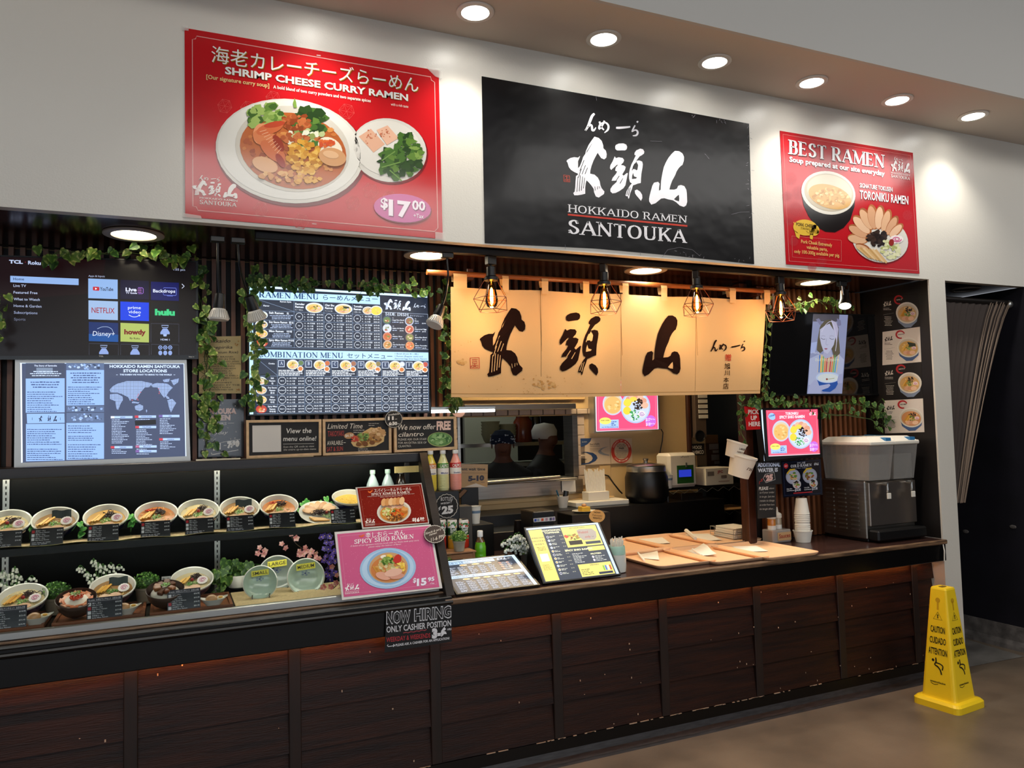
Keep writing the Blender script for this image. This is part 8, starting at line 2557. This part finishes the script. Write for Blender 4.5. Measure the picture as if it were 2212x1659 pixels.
# white soup tubs hung on the post
def tub(label,px,py,yy,r,h,tilt,words):
 p=at(px,py,y=yy)
 q=Matrix.Rotation(math.radians(tilt),3,'Y')@Matrix.Rotation(math.radians(12),3,'X')
 t=thing('paper_tub',label,'tub',p,group='white paper tubs hung on the post')
 MB().lathe([(r*.78,-h/2),(r,h/2*.8),(r*1.06,h/2*.82),(r*1.06,h/2),(r*.95,h/2),(r*.93,h*.43),(.0001,h*.43)],p,30,mtx=q).build('tub','white_plastic',t,smooth=True)
 b=MB()
 for s_,z,hh,w,c2 in words:
  vs_,fs_,_a=text_mesh(s_,.02)
  rr=r*(.89+.2*z)+.003
  b.add([p+q@Vector((rr*math.sin(-.1-w/2+w),-rr*math.cos(-.1+w/2),0))*0+q@Vector((rr*math.sin((x-.5)*w+.15),-rr*math.cos((x-.5)*w+.15),z*h+y*hh))for x,y in vs_],fs_,lin(c2))
 b.build('lettering','paper_print',t)
tub('small white lidded tub hung tilted on the post, upper one',1588,971,3.79,.061,.098,14,[('LARGER',.10,.012,.9,'#4a3a2c'),('PAPER BOWL',-.12,.010,1.1,'#6a4c34')])
tub('large white tub hung tilted on the post, labelled 75 cents',1601,1006,3.78,.080,.135,12,[('75¢',-.08,.022,.7,'#4a3424')])
# wire basket of paper and a paper stack by the post
c_=at(1585,1160,z=CT)
t=thing('wire_basket','wire basket of white paper sheets left of the wooden post','basket',(c_.x,c_.y,CT))
w_,d_=.10,.12
for z in(.004,.035,.07):
 MB().tube([c_+Vector((sx_*w_,sy_*d_,z))for sx_,sy_ in((-1,-1),(1,-1),(1,1),(-1,1),(-1,-1))],.0025,6).build('wire_hoop','alu',t)
for i in range(7):
 for s_ in(-1,1):
  MB().tube([c_+Vector((-w_+i*w_/3,s_*d_,.004)),c_+Vector((-w_+i*w_/3,s_*d_,.07))],.0016,5).build('wire','alu',t)
for i in range(5):
 b=MB().bbox(c_.x-.085+i*.004,c_.x+.08,c_.y-.11,c_.y+.1,CT+.006+i*.014,CT+.018+i*.014,.001)
 tag(b.build('paper_stack','paper'),'bundle of white paper sheets in the wire basket','paper','paper bundles in the basket')
 # ================================================================== KITCHEN BEHIND
mat('kraft','#a8804f',0.7)
mat('white_card','#d9d3c8',0.7)
t=thing('kitchen_fill','added unseen fill panel over the serving aisle behind the cloth curtain','light',(2.6,4.75,2.59))  # glowing panel added out of view to brighten the aisle wall
MB().bbox(1.9,3.3,4.6,4.9,2.575,2.599,.004).build('housing','white_plastic',t)
MB().box(1.95,3.25,4.63,4.87,2.571,2.575).build('diffuser',mat('fill_warm','#ffe2b0',0.5,emit=26.0),t)
t=thing('kitchen_fill','added unseen fill panel deep in the kitchen','light',(2.4,6.3,2.59))  # second unseen panel, added to lift the room behind the pass window
MB().box(2.0,3.0,6.2,6.5,2.58,2.599).build('diffuser',mat('fill_cool','#dfe6d8',0.5,emit=6.0),t)
# back ledge
zb_=at(1150,1086,y=YK).z
MBK=thing('back_counter','black back counter below the beige kitchen wall','counter',(2.6,5.0,0))
MB().box(1.55,3.95,4.88,YK-.035,0,zb_-.03).build('body','black_plastic',MBK)
MB().bbox(1.55,at(1345,1070,y=5.1).x,YK-.034,YK-.002,zb_-.03,zb_+.01,.004).build('wall_strip','beige_trim',MBK)
MB().bbox(1.5,2.5,4.60,4.86,0,1.0,.004).build('till_cabinet','black_plastic',MBK)
# fluorescent work lamp
a,b_=at(868,886,y=4.12),at(1068,882,y=4.12)
t=thing('tube_lamp','lit slim tube lamp reaching past the end of the slat wall','lamp',(a.x,4.12,a.z))
MB().bbox(a.x,b_.x,4.10,4.14,a.z+.0,a.z+.016,.003).build('housing','alu',t)
MB().tube([(a.x,4.12,a.z-.01),(b_.x,4.12,b_.z-.012)],.009,10).build('tube','tube_white',t)
p=at(985,874,y=4.12)
MB().bbox(p.x-.03,p.x+.03,4.11,4.15,a.z+.015,p.z+.03,.003).build('clamp',mat('clamp','#c9a86a',0.5),t)
for dx in(-.03,0,.02):
 MB().tube([(p.x+dx,4.12,p.z+.02),(p.x+dx-.006,4.12,p.z+.06),(p.x+dx+.016,4.12,p.z+.02)],.003,6).build('spring_wire','alu',t)
badge('round dark sign half hidden behind the tube lamp',*yplane(4.17),991,890,14,12,'#b98a72',[('COFFEE',(984,893),(1001,891),5,'#5a2a20',{})],'#2a1a14')
p=at(1015,1050,y=4.6)
MB().bbox(p.x-.06,p.x+.06,4.604,4.70,1.0,p.z-.001,.003).build('sign_block','black_plastic',MBK)
t,pr=board('wait_sign','kraft card reading current wait time 5-10 in a plastic pocket','sign',[(975,1002),(1054,1003),(1053,1052),(980,1054)],*yplane(4.6),.003,'#c19a68','laminate')
pr.text('Current wait time',(978,1016),(1048,1016),6,'#2f2018',1,bold=.02)
pr.line([(978,1021),(1053,1022)],.8,'#8a6a44',1)
pr.text('5-10',(1011,1039),(1046,1037),10,'#3a3440',1,bold=.07)
pr.text('min.',(1016,1044),(1026,1044),3,'#3a3440',1)
pr.text('min.',(1039,1043),(1048,1043),3,'#3a3440',1)
pr.poly([(1003,1052),(1028,1044),(1050,1052)],'#d9cdbd',1)
pr.build('lettering','laminate',t)
k,o=9.76,(1240,840)
t,pr=board('certificate','food safety certificate with blue swooshes on the kitchen wall','certificate',[(130,1045),(752,1022),(772,1580),(150,1608)],*yplane(YK-.012),.004,'#d3bfa6','paper_print',k=k,o=o)
pr.poly([(132,1046),(366,1040),(340,1110),(280,1170),(210,1205),(140,1225)],'#23406e',1)
pr.text('ServSafe',(165,1132),(268,1124),22,'#c9c4ba',2)
pr.text('ServSafe',(330,1186),(535,1174),34,'#2a241f',1,bold=.01)
pr.text('CERTIFICATION',(330,1224),(545,1216),22,'#3a332c',1)
squiggle(pr,330,1240,600,1320,3,'#9a8670',11,1)
for c2,q in(('#23406e',[(145,1328),(260,1345),(360,1400),(392,1460),(370,1510),(300,1555),(150,1580),(152,1597),(330,1578),(450,1520),(495,1460),(470,1400),(400,1350),(280,1328)]),('#8d9298',[(725,1212),(600,1240),(520,1290),(505,1330),(540,1370),(620,1395),(740,1408),(745,1392),(640,1362),(575,1325),(570,1295),(610,1262)])):
 pr.poly(q,c2,1)
pr.text('BASIC',(195,1502),(270,1498),22,'#2a241f',1,bold=.03)
pr.build('print','paper_print',t)
t,pr=board('certificate','county inspection certificate with a red ring reading PASS','certificate',[(762,1045),(1218,1040),(1228,1560),(780,1580)],*yplane(YK-.012),.004,'#d6bfa4','paper_print',k=k,o=o)
pr.ell(996,1310,216,252,'#c63a28',1,40)
pr.ell(996,1308,150,180,'#cdb69c',2,36)
for s_,r0,a0,a1,sg in(('COUNTY OF ORANGE',1,200,340,1),('CALIFORNIA',1,140,40,-1)):
 n_=len(s_)
 for i,ch in enumerate(s_):
  if ch==' ':
   continue
  an=math.radians(a0+(a1-a0)*(i+.5)/n_)
  x,y=996+182*math.cos(an),1310+215*math.sin(an)
  tx,ty=-math.sin(an)*sg,math.cos(an)*sg
  pr.text(ch,(x-tx*15-ty*12*1,y-ty*15+tx*12),(x+tx*15-ty*12,y+ty*15+tx*12),(ty*28,tx*28),'#ead6c4',3,bold=.02)
pr.text('PASS',(944,1268),(1050,1266),30,'#1f1a16',3,bold=.05)
squiggle(pr,890,1150,1100,1230,3,'#4a4038',12,3,(.7,1),True)
squiggle(pr,880,1290,1115,1460,6,'#6a5c50',9,3,(.6,1),True)
pr.build('print','paper_print',t)
for px,lb in((1308,'beige wall outlet with a black plug right of the certificates'),(1398,'beige wall plate above the soup warmer')):
 p=at(px,1018 if px<1350 else 1008,y=YK-.012)
 t=thing('wall_outlet',lb,'outlet',p)
 MB().bbox(p.x-.05,p.x+.05,YK-.008,YK-.001,p.z-.045,p.z+.045,.002).build('plate','beige_trim',t)
 MB().box(p.x-.025,p.x-.01,YK-.01,YK-.008,p.z-.01,p.z+.02).build('socket','white_card',t)
tag(MB().tube([at(a,b_,y=YK-.03)for a,b_ in((1306,1026),(1314,1028),(1326,1045),(1338,1060),(1344,1066))],.006,6).build('black_cord','black_plastic'),'black power cord plugged into the outlet','cord')
def onledge(px,yy=5.08):
 return at(px,1080,y=yy).x
 # soup warmer
zl_=zb_-.03
x=onledge(1390)
t=thing('soup_warmer','round black soup warmer with a steel lid rim','soup warmer',(x,5.03,zl_))
MB().lathe([(.13,0),(.145,.01),(.165,.05),(.165,.19),(.15,.235)],n=36).build('kettle','black_plastic',t,w=False,smooth=True)
MB().lathe([(.15,.235),(.152,.24),(.152,.275),(.14,.28)],n=36).build('steel_collar','alu',t,w=False,smooth=True)
MB().lathe([(.15,.28),(.14,.288),(.02,.30),(.018,.30),(.016,.315),(.022,.325),(.02,.332)],n=36).build('lid','steel',t,w=False,smooth=True)
# straws, pens, tray
p0_,p1_=at(1232,1082,y=5.08),at(1345,1075,y=5.08)
tag(MB().bbox(p0_.x,p1_.x,4.99,5.18,zl_,zl_+.035,.004).build('white_tray','white_card'),'long white tray on the back counter under the straws','tray')
x=onledge(1290)
t=thing('straw_box','white wire box of wrapped straws on the back counter','straws',(x,5.1,zl_+.035))
MB().bbox(x-.09,x+.09,5.05,5.15,zl_+.035,zl_+.10,.003).build('box','white_card',t)
for i in range(16):
 MB().tube([(x-.08+i*.0105,5.09,zl_+.08),(x-.085+i*.0112,5.11,zl_+.26+R.uniform(-.012,.012))],.005,5).build('straw','paper',t)
x=onledge(1213)
t=thing('pen_cup','white cup of pens on the back counter below the pass window','cup',(x,5.06,zl_))
MB().lathe([(.032,0),(.045,.085),(.042,.085),(.03,.004),(.0001,.004)],n=20).build('cup','white_card',t,w=False,smooth=True)
MB().tube([(-.01,0,.02),(-.05,0,.13)],.006,6).build('blue_pen',mat('pen','#1e5a7a',0.4),t,w=False)
MB().tube([(.01,0,.02),(.03,0,.12)],.02,8).build('marker','black_plastic',t,w=False)
pq=[at(a,b_,y=5.2)for a,b_ in((1213,1031),(1242,1030),(1244,1062),(1214,1063))]
tag(MB().prism(pq,(0,.002,0)).build('paper_notice','paper'),'small white notice below the pass window','notice')
# time clock
x=onledge(1475,5.0)
zk=at(1475,1052,y=5.0).z
t=thing('time_clock','white time clock with a green face and blue display','time clock',(x,5.0,zk))
w_=at(1507,1040,y=5.0).x-at(1446,1040,y=5.0).x
MB().bbox(-w_/2,w_/2,-.02,.16,0,.265,.02).build('case','white_plastic',t,w=False)
MB().box(-.06,.095,-.024,-.02,.03,.17,lin('#2c5a2a')).build('green_face','laminate',t,w=False)
MB().box(-.045,.07,-.027,-.024,.08,.135,lin('#2334b0')).build('display','screen',t,w=False)
MB().box(.02,.032,-.03,-.024,.155,.19).build('key','alu',t,w=False)
pr=Print(lambda a,b_:Vector((a,-.0205,-b_)),(0,-1,0),.0003,.0008)
pr.text('uPunch',(-.02,-.23),(.055,-.23),.013,'#3a3a3a',1)
pr.build('lettering','paper_print',t,w=False)
paper_cup('striped paper cup beside the soup warmer and the time clock',1443,1055,4.98,zk,.105,.04)
# wire rack with boxes
xa,xb=at(1436,1060,y=4.96).x,at(1625,1050,y=4.96).x
t=thing('wire_rack','black wire shelving rack under the time clock','rack',((xa+xb)/2,5.05,0))
for z in(zk-.012,at(1500,1108,y=4.96).z):
 for i in range(9):
  MB().tube([(xa,4.93+i*.035,z),(xb,4.93+i*.035,z)],.003,5).build('shelf_wire','black_metal',t)
 MB().tube([(xa+(xb-xa)*i/16,4.928,z-(.03 if i%2 else 0))for i in range(17)],.002,5).build('truss_wire','alu',t)
for x in(xa,xb):
 for yy in(4.925,5.22):
  MB().tube([(x,yy,0),(x,yy,zk+.02)],.011,8).build('upright','black_metal',t)
MB().bbox(xa+.05,xb-.02,4.92,5.22,at(1500,1108,y=4.96).z+.003,at(1500,1108,y=4.96).z+.012,.002).build('shelf_board','kraft',t)
def carton(label,q,yy,d,c,zb0,words=(),cat='box',k2=1.0):
 p=[at(a,b_,y=yy)for a,b_ in q]
 x0_,x1_=min(v.x for v in p),max(v.x for v in p)
 z1_=max(v.z for v in p)
 z0_=min(v.z for v in p)if zb0 is None else zb0
 t=thing('carton',label,cat,((x0_+x1_)/2,yy,z0_))
 MB().bbox(x0_,x1_,yy,yy+d,z0_,z1_,.003).build('box',c,t)
 pr=Print(lambda a,b_:Vector((x0_+a*(x1_-x0_),yy,z1_-b_*(z1_-z0_))),(0,-1,0),.0003,.0008)
 for s_,p0,p1,h,c2 in words:
  if s_:
   pr.text(s_,p0,p1,h,c2,1,bold=.03)
  else:
   pr.rect(p0[0],p0[1],p1[0],p1[1],c2,0)
 if words:
  pr.build('print','paper_print',t)
carton('white JFC carton on the wire rack right of the time clock',[(1524,1012),(1585,1048)],4.98,.2,'white_card',zk,[('JFC',(.42,.3),(.62,.3),.14,'#a8242c'),('',(.55,.45),(.75,.62),0,'#8a7a70'),('',(.06,.2),(.3,.45),0,'#7a726a'),('',(.45,.78),(.85,.82),0,'#a8847a')])
carton('brown cardboard carton, topmost of the stack beside the post',[(1523,940),(1552,957)],5.5,.25,'kraft',None)
carton('kraft carton with a white label, second in the stack beside the post',[(1524,957),(1554,980)],5.5,.25,mat('kraft_dk','#7a5534',0.7),None,[('',(.25,.1),(.95,.6),0,'#cfc6ba'),('',(.5,.68),(.95,.92),0,'#cfc6ba')])
carton('kraft carton with a white label, lowest of the stack beside the post',[(1526,980),(1556,1006)],5.5,.25,'kraft_dk',None,[('',(.35,.1),(.95,.55),0,'#cfc6ba'),('',(.55,.62),(.95,.85),0,'#cfc6ba')])
tag(MB().bbox(at(1520,1000,y=5.5).x,at(1560,1000,y=5.5).x,5.48,5.8,0,at(1540,1006,y=5.5).z-.001,.004).build('stock_cabinet','kitchen_dark'),'dark cabinet under the stack of kraft cartons','cabinet')
zs2=at(1500,1108,y=4.96).z+.012
carton('dark brown file box under the time clock',[(1472,1066),(1520,1100)],4.97,.2,'frame_dark',zs2,[('',(.3,.2),(.65,.4),0,'#0a0808')])
carton('yellow plastic wrapped tub on the lower rack shelf',[(1522,1080),(1562,1102)],4.97,.15,mat('wrap','#b98a3a',0.3),zs2)
tag(MB().box(at(1590,905,y=5.9).x-.5,at(1618,905,y=5.9).x,5.9,5.95,zk-.2,zk+.25).build('far_cabinet',mat('cab_grey','#6a6a60',0.6)),'grey cabinet in the dark store room behind the post','cabinet')
tag(MB().box(at(1590,905,y=6.4).x-.6,at(1625,905,y=6.4).x,6.4,7.0,at(1590,868,y=6.4).z,at(1590,862,y=6.4).z).build('far_shelf','kitchen_white'),'pale shelf high in the dark store room','shelf')
# card rack, reversed sign, pipe
x0_,x1_=at(1499,900,y=YK-.05).x,at(1522,900,y=YK-.05).x
t=thing('card_rack','grey time card rack with pale cards on the kitchen wall end','rack',(x0_,YK-.05,at(1505,945,y=YK).z))
MB().bbox(x0_,x1_,YK-.07,YK-.002,at(1505,945,y=YK).z,at(1505,845,y=YK).z,.003).build('rack',mat('rack_grey','#5c4c42',0.5),t)
for i in range(5):
 z=at(1510,860+i*11,y=YK-.05).z
 MB().bbox(x0_+.03,x1_+.015,YK-.078,YK-.072,z,z+.03,.001).build('card','paper',t)
tag(MB().lathe([(.0001,0),(.048,0),(.048,.012),(.044,.012),(.042,.006),(.0001,.006)],at(1511,942,y=YK-.085),28,mtx=Matrix.Rotation(1.571,3,'X')).build('round_clock',mat('clock_dark','#1a1c20',0.3),smooth=True),'small dark round clock sign below the card rack','clock')
t,pr=board('soon_sign','black sign with mirrored white lettering below the card rack','sign',[(1493,959),(1521,958),(1522,983),(1493,984)],*yplane(YK-.02),.004,'#0f0d0d','chalk')
pr.text('SOON!',(1515.5,969.5),(1494,970),7,'#d9d2c8',1,bold=.02)
pr.text('COMING',(1520,980),(1494,981),7.5,'#d9d2c8',1,bold=.03)
pr.build('lettering','chalk',t)
tag(MB().tube([at(1485,840,y=YK-.02),at(1490,985,y=YK-.02)],.022,10).build('wall_pipe','dark_brown'),'dark brown pipe running down the kitchen wall','pipe')
# ---------------------------------------------------------------- seen through the pass window
zsh=at(1100,956,y=6.2).z
t=thing('kitchen_shelf','steel shelf behind the cooks in the kitchen','shelf',(2.9,6.2,zsh))
MB().box(2.0,3.35,6.1,6.4,zsh-.03,zsh).build('board','steel',t)
for x in(2.02,3.32):
 MB().box(x,x+.03,6.35,6.38,0,zsh).build('upright','steel',t)
MB().box(2.0,3.35,6.1,6.5,at(1100,1000,y=6.2).z-.03,at(1100,1000,y=6.2).z).build('lower_board','kitchen_white',t)
struct(MB().box(2.55,3.1,6.9,6.95,1.3,2.4).build('wall_kitchen_tiles','kitchen_white'))
for px,n_,lb in((1062,5,'left'),(1098,4,'right')):
 p=at(px,950,y=6.2)
 for i in range(n_):
  t=thing('stacked_bowl','pale bowl in the %s stack on the kitchen shelf'%lb,'bowl',(p.x,6.22,zsh+i*.026),group='%s bowl stack in the kitchen'%lb)
  MB().lathe([(.045,0),(.06,.02),(.085,.085),(.08,.085),(.055,.02),(.0001,.015)],n=24).build('bowl',mat('bowl_olive','#8d8a6a',0.5),t,w=False,smooth=True)
p=at(1130,955,y=6.2)
t=thing('brown_jar','big brown jar on the kitchen shelf','jar',(p.x,6.2,zsh))
MB().lathe([(.08,0),(.085,.01),(.085,.18),(.06,.215),(.06,.23)],n=24).build('jar',mat('amber','#6a2a12',0.2),t,w=False,smooth=True)
MB().lathe([(.066,.228),(.066,.25)],n=24).build('lid','dark_brown',t,w=False)
p=at(1157,950,y=6.25)
bottle('oil_bottle','dark bottle with a yellow neck label beside the brown jar',(p.x,6.25,zsh),.05,.33,'#14120c','black_plastic',[(.68,.78,'#b5a82a','neck_label')])
def cook(label,head,facing,hat_c,hat_kind,y):
 """standing figure: one continuous body grown from a joint skeleton"""
 hx,hz=head.x,head.z
 J=[((0,0,-.62),.15),((0,0,-.40),.135),((0,0,-.20),.15),((0,.0,-.13),.085),((0,0,-.09),.058),((0,-.018,-.05),.072),((0,-.01,.02),.086),((0,0,.07),.075),
((.19,0,-.25),.062),((.25,-.02,-.45),.05),((.20,-.22,-.55),.04),((.14,-.30,-.53),.032),((-.19,0,-.25),.062),((-.25,-.02,-.45),.05),((-.20,-.22,-.55),.04),((-.14,-.30,-.53),.032),
((.1,0,-.72),.1),((.1,0,-1.05),.075),((.1,0,-1.42),.05),((.1,-.1,-1.48),.04),((-.1,0,-.72),.1),((-.1,0,-1.05),.075),((-.1,0,-1.42),.05),((-.1,-.1,-1.48),.04),((0,-.105,-.012),.018)]
 E_=[(0,1),(1,2),(2,3),(3,4),(4,5),(5,6),(6,7),(2,8),(8,9),(9,10),(10,11),(2,12),(12,13),(13,14),(14,15),(0,16),(16,17),(17,18),(18,19),(0,20),(20,21),(21,22),(22,23),(6,24)]
 me=bpy.data.meshes.new('body')
 me.from_pydata([j[0]for j in J],E_,[])
 ob=bpy.data.objects.new('body',me)
 col.objects.link(ob)
 sk=ob.modifiers.new('skin','SKIN')
 for v,j in zip(me.skin_vertices[0].data,J):
  v.radius=(j[1],j[1])
  v.use_root=False
 me.skin_vertices[0].data[0].use_root=True
 ob.modifiers.new('sub','SUBSURF').levels=2
 dg=bpy.context.evaluated_depsgraph_get()
 m2=bpy.data.meshes.new_from_object(ob.evaluated_get(dg))
 bpy.data.objects.remove(ob)
 for mm in('cook_shirt','skin'):
  m2.materials.append(mat(mm,{'cook_shirt':'#0a0a0c','skin':'#5a3322'}[mm],.7))
 for pl_ in m2.polygons:
  c_=pl_.center
  pl_.material_index=1 if(c_.z>-.13 or(abs(c_.y)>.18 and c_.z>-.7))else 0
  pl_.use_smooth=True
 t=thing('person',label,'person',(hx,y,hz),facing)
 bo=bpy.data.objects.new('body',m2)
 bo.parent=t
 col.objects.link(bo)
 if hat_kind=='band':
  b=MB()
  b.lathe([(.094,.0),(.098,.03),(.09,.075),(.06,.108),(.0001,.12)],(0,0,.01),24,1,1.08,lin(hat_c))
  for i in range(70):
   a,z=R.uniform(0,6.28),R.uniform(.0,.075)
   r_=.100-.12*max(0,z-.03)
   b.ball((r_*math.cos(a),r_*1.08*math.sin(a),.012+z),.007,5,4,(1,1,.6),lin('#aeb6c4'))
  b.build('head_scarf','cloth_print',t,w=False)
 else:
  MB().lathe([(.092,.0),(.098,.03),(.1,.07),(.075,.12),(.0001,.135)],(0,.01,.0),24,1,1.12,lin(hat_c)).build('knit_cap','cloth_print',t,w=False,smooth=2)
 b=MB()
 for s_ in(-1,1):
  b.ball((s_*.032,-.082,.01),.009,8,6,(1,.6,.8),lin('#d9d2c6'))
  b.ball((s_*.032,-.088,.01),.0045,6,5,(1,.6,1),lin('#1a100c'))
  b.ball((s_*.088,.0,-.005),.018,8,6,(.4,.7,1.2),lin('#5a3322'))
 b.tube([(-.022,-.088,-.052),(0,-.093,-.054),(.022,-.088,-.052)],.004,5,True,lin('#43201a'))
 b.build('face_features','food',t,w=False)
 return t
cook('person in a dark patterned head scarf and black shirt bending at the pass window',at(1086,962,y=5.72),-.35,'#1c2334','band',5.72)
tc_=cook('person in a white knit cap and black shirt standing in the kitchen',at(1178,948,y=5.78),.5,'#b9b6b0','cap',5.78)
b=MB()
for i in range(16):
 b.blob=None
 p=Vector((.12+R.uniform(-.05,.07),-.10-R.uniform(0,.03),-.30-R.uniform(0,.25)))
 b.ball(p,.016,6,4,(1.3,.3,.9),lin('#9a9aa0'))
b.build('shirt_print','cloth_print',tc_,w=False)
# ================================================================== PASSAGE AND FLOOR
p0_,p1_=at(2042,646,y=3.56),at(2182,657,y=3.56)
x1_=5.49
t=thing('passage_curtain','dark grey curtain gathered to one side on a rod in the passage','curtain',(5.1,3.56,1.2))
zr_=p0_.z
MB().tube([(4.70,3.56,zr_),(x1_-.03,3.56,zr_)],.02,12).build('rod',mat('rod_dark','#2a2522',0.4,metal=0.5),t,smooth=True)
MB().ball((x1_-.01,3.56,zr_-.01),.03,12,8).build('finial','alu',t,smooth=2)
xc=at(2180,660,y=3.56).x
CURT=mat('curtain_dark','#4a403b',0.9)
def drape(u,v):
 xt=4.72+u*(xc-4.72)
 xb=4.62+u*(at(2078,1080,y=3.56).x-4.62)
 s_=v**.8
 f=math.sin(u*70)*.012*(.4+.6*s_)
 return Vector((xt*(1-s_)+xb*s_,3.56+f,zr_-v*(zr_-at(2078,1085,y=3.56).z)))
MB().grid(drape,90,16).build('cloth',CURT,t,smooth=2)
for i in range(9):
 u=.72+i*.034
 MB().tube([drape(u,j/12)+Vector((0,-.016,0))for j in range(13)],.0035,5).build('pleat_cord',mat('cord_tan','#94806e',0.8),t)
for px,py in((2086,1148),(2188,1138)):
 q=at(px,py,x=5.505)
 tag(MB().ball(q,.02,8,6,(.3,1.3,.7)).build('wall_scar','concrete'),'pale chipped spot on the dark passage wall, %s one'%('left' if px<2100 else 'right'),'wall mark')
 # caution cone
mat('cone_yellow','#f6cf20',0.42)
t=thing('caution_cone','yellow four-sided caution cone standing on the floor by the pillar','caution cone',(4.135,3.172,0),math.radians(6))
hb=.138
rr_=lambda w,z:[Vector((x,y,z))for x,y in rrect(2*w,2*w,w*.22,3)]
b=MB()
L_=[rr_(hb,0),rr_(hb,.035),rr_(hb-.012,.048),rr_(.104,.052),rr_(.102,.06),rr_(.048,.665),rr_(.044,.675)]
n=len(L_[0])
b.add([v for l in L_ for v in l],[tuple(range(n-1,-1,-1))]+[(j*n+k_,j*n+(k_+1)%n,(j+1)*n+(k_+1)%n,(j+1)*n+k_)for j in range(len(L_)-1)for k_ in range(n)]+[tuple(range((len(L_)-1)*n,len(L_)*n))])
b.build('cone','cone_yellow',t,w=False)
MB().box(-.02,.02,-.012,.012,.674,.678).build('handle_slot',mat('cone_dark','#6a5208',0.6),t,w=False)
sl_=(.102-.048)/(.665-.06)
for f_ in range(4):
 ro=Matrix.Rotation(f_*math.pi/2,3,'Z')
 n_=ro@Vector((0,-1,sl_)).normalized()
 P_=lambda a,b_:ro@Vector((a,-(.048+(.665-(.60-b_))*sl_)-.0008,.60-b_))
 pr=Print(P_,n_,.0003,.0005)
 BK='#1f1a08'
 for r0,w_ in((.026,.003),):
  pr.line([(-.026,.105),(.026,.105),(0,.062)],w_,BK,1,True)
 pr.line([(-.003,.076),(.003,.098)],.004,BK,1)
 pr.line([(.004,.076),(-.002,.098)],.003,BK,1)
 for i,s_ in enumerate(('CAUTION','CUIDADO','ATTENTION')):
  w_=(.043,.048,.055)[i]
  pr.text(s_,(-w_,.18+i*.062),(w_,.18+i*.062),.036,BK,1,bold=.02)
 pr.ell(-.028,.338,.008,.008,BK,1,12)
 pr.line(smooth([(-.012,.322),(-.010,.345),(-.018,.362),(.004,.372)],3),.008,BK,1)
 pr.line(smooth([(-.014,.35),(.012,.352),(.030,.362),(.026,.385)],3),.007,BK,1)
 pr.line(smooth([(-.006,.366),(.014,.385),(.022,.41)],3),.008,BK,1)
 pr.text('amazonbasics',(-.045,.462),(.045,.462),.011,BK,1,bold=.02)
 pr.line(smooth([(-.042,.467),(-.02,.474),(.002,.467)],3),.003,BK,1)
 pr.ell(0,-.005,.014,.014,'#c79a10',0,14)
 pr.rect(-.005,.0,.005,.05,'#c79a10',0)
 pr.build('print','paper_print',t,w=False)
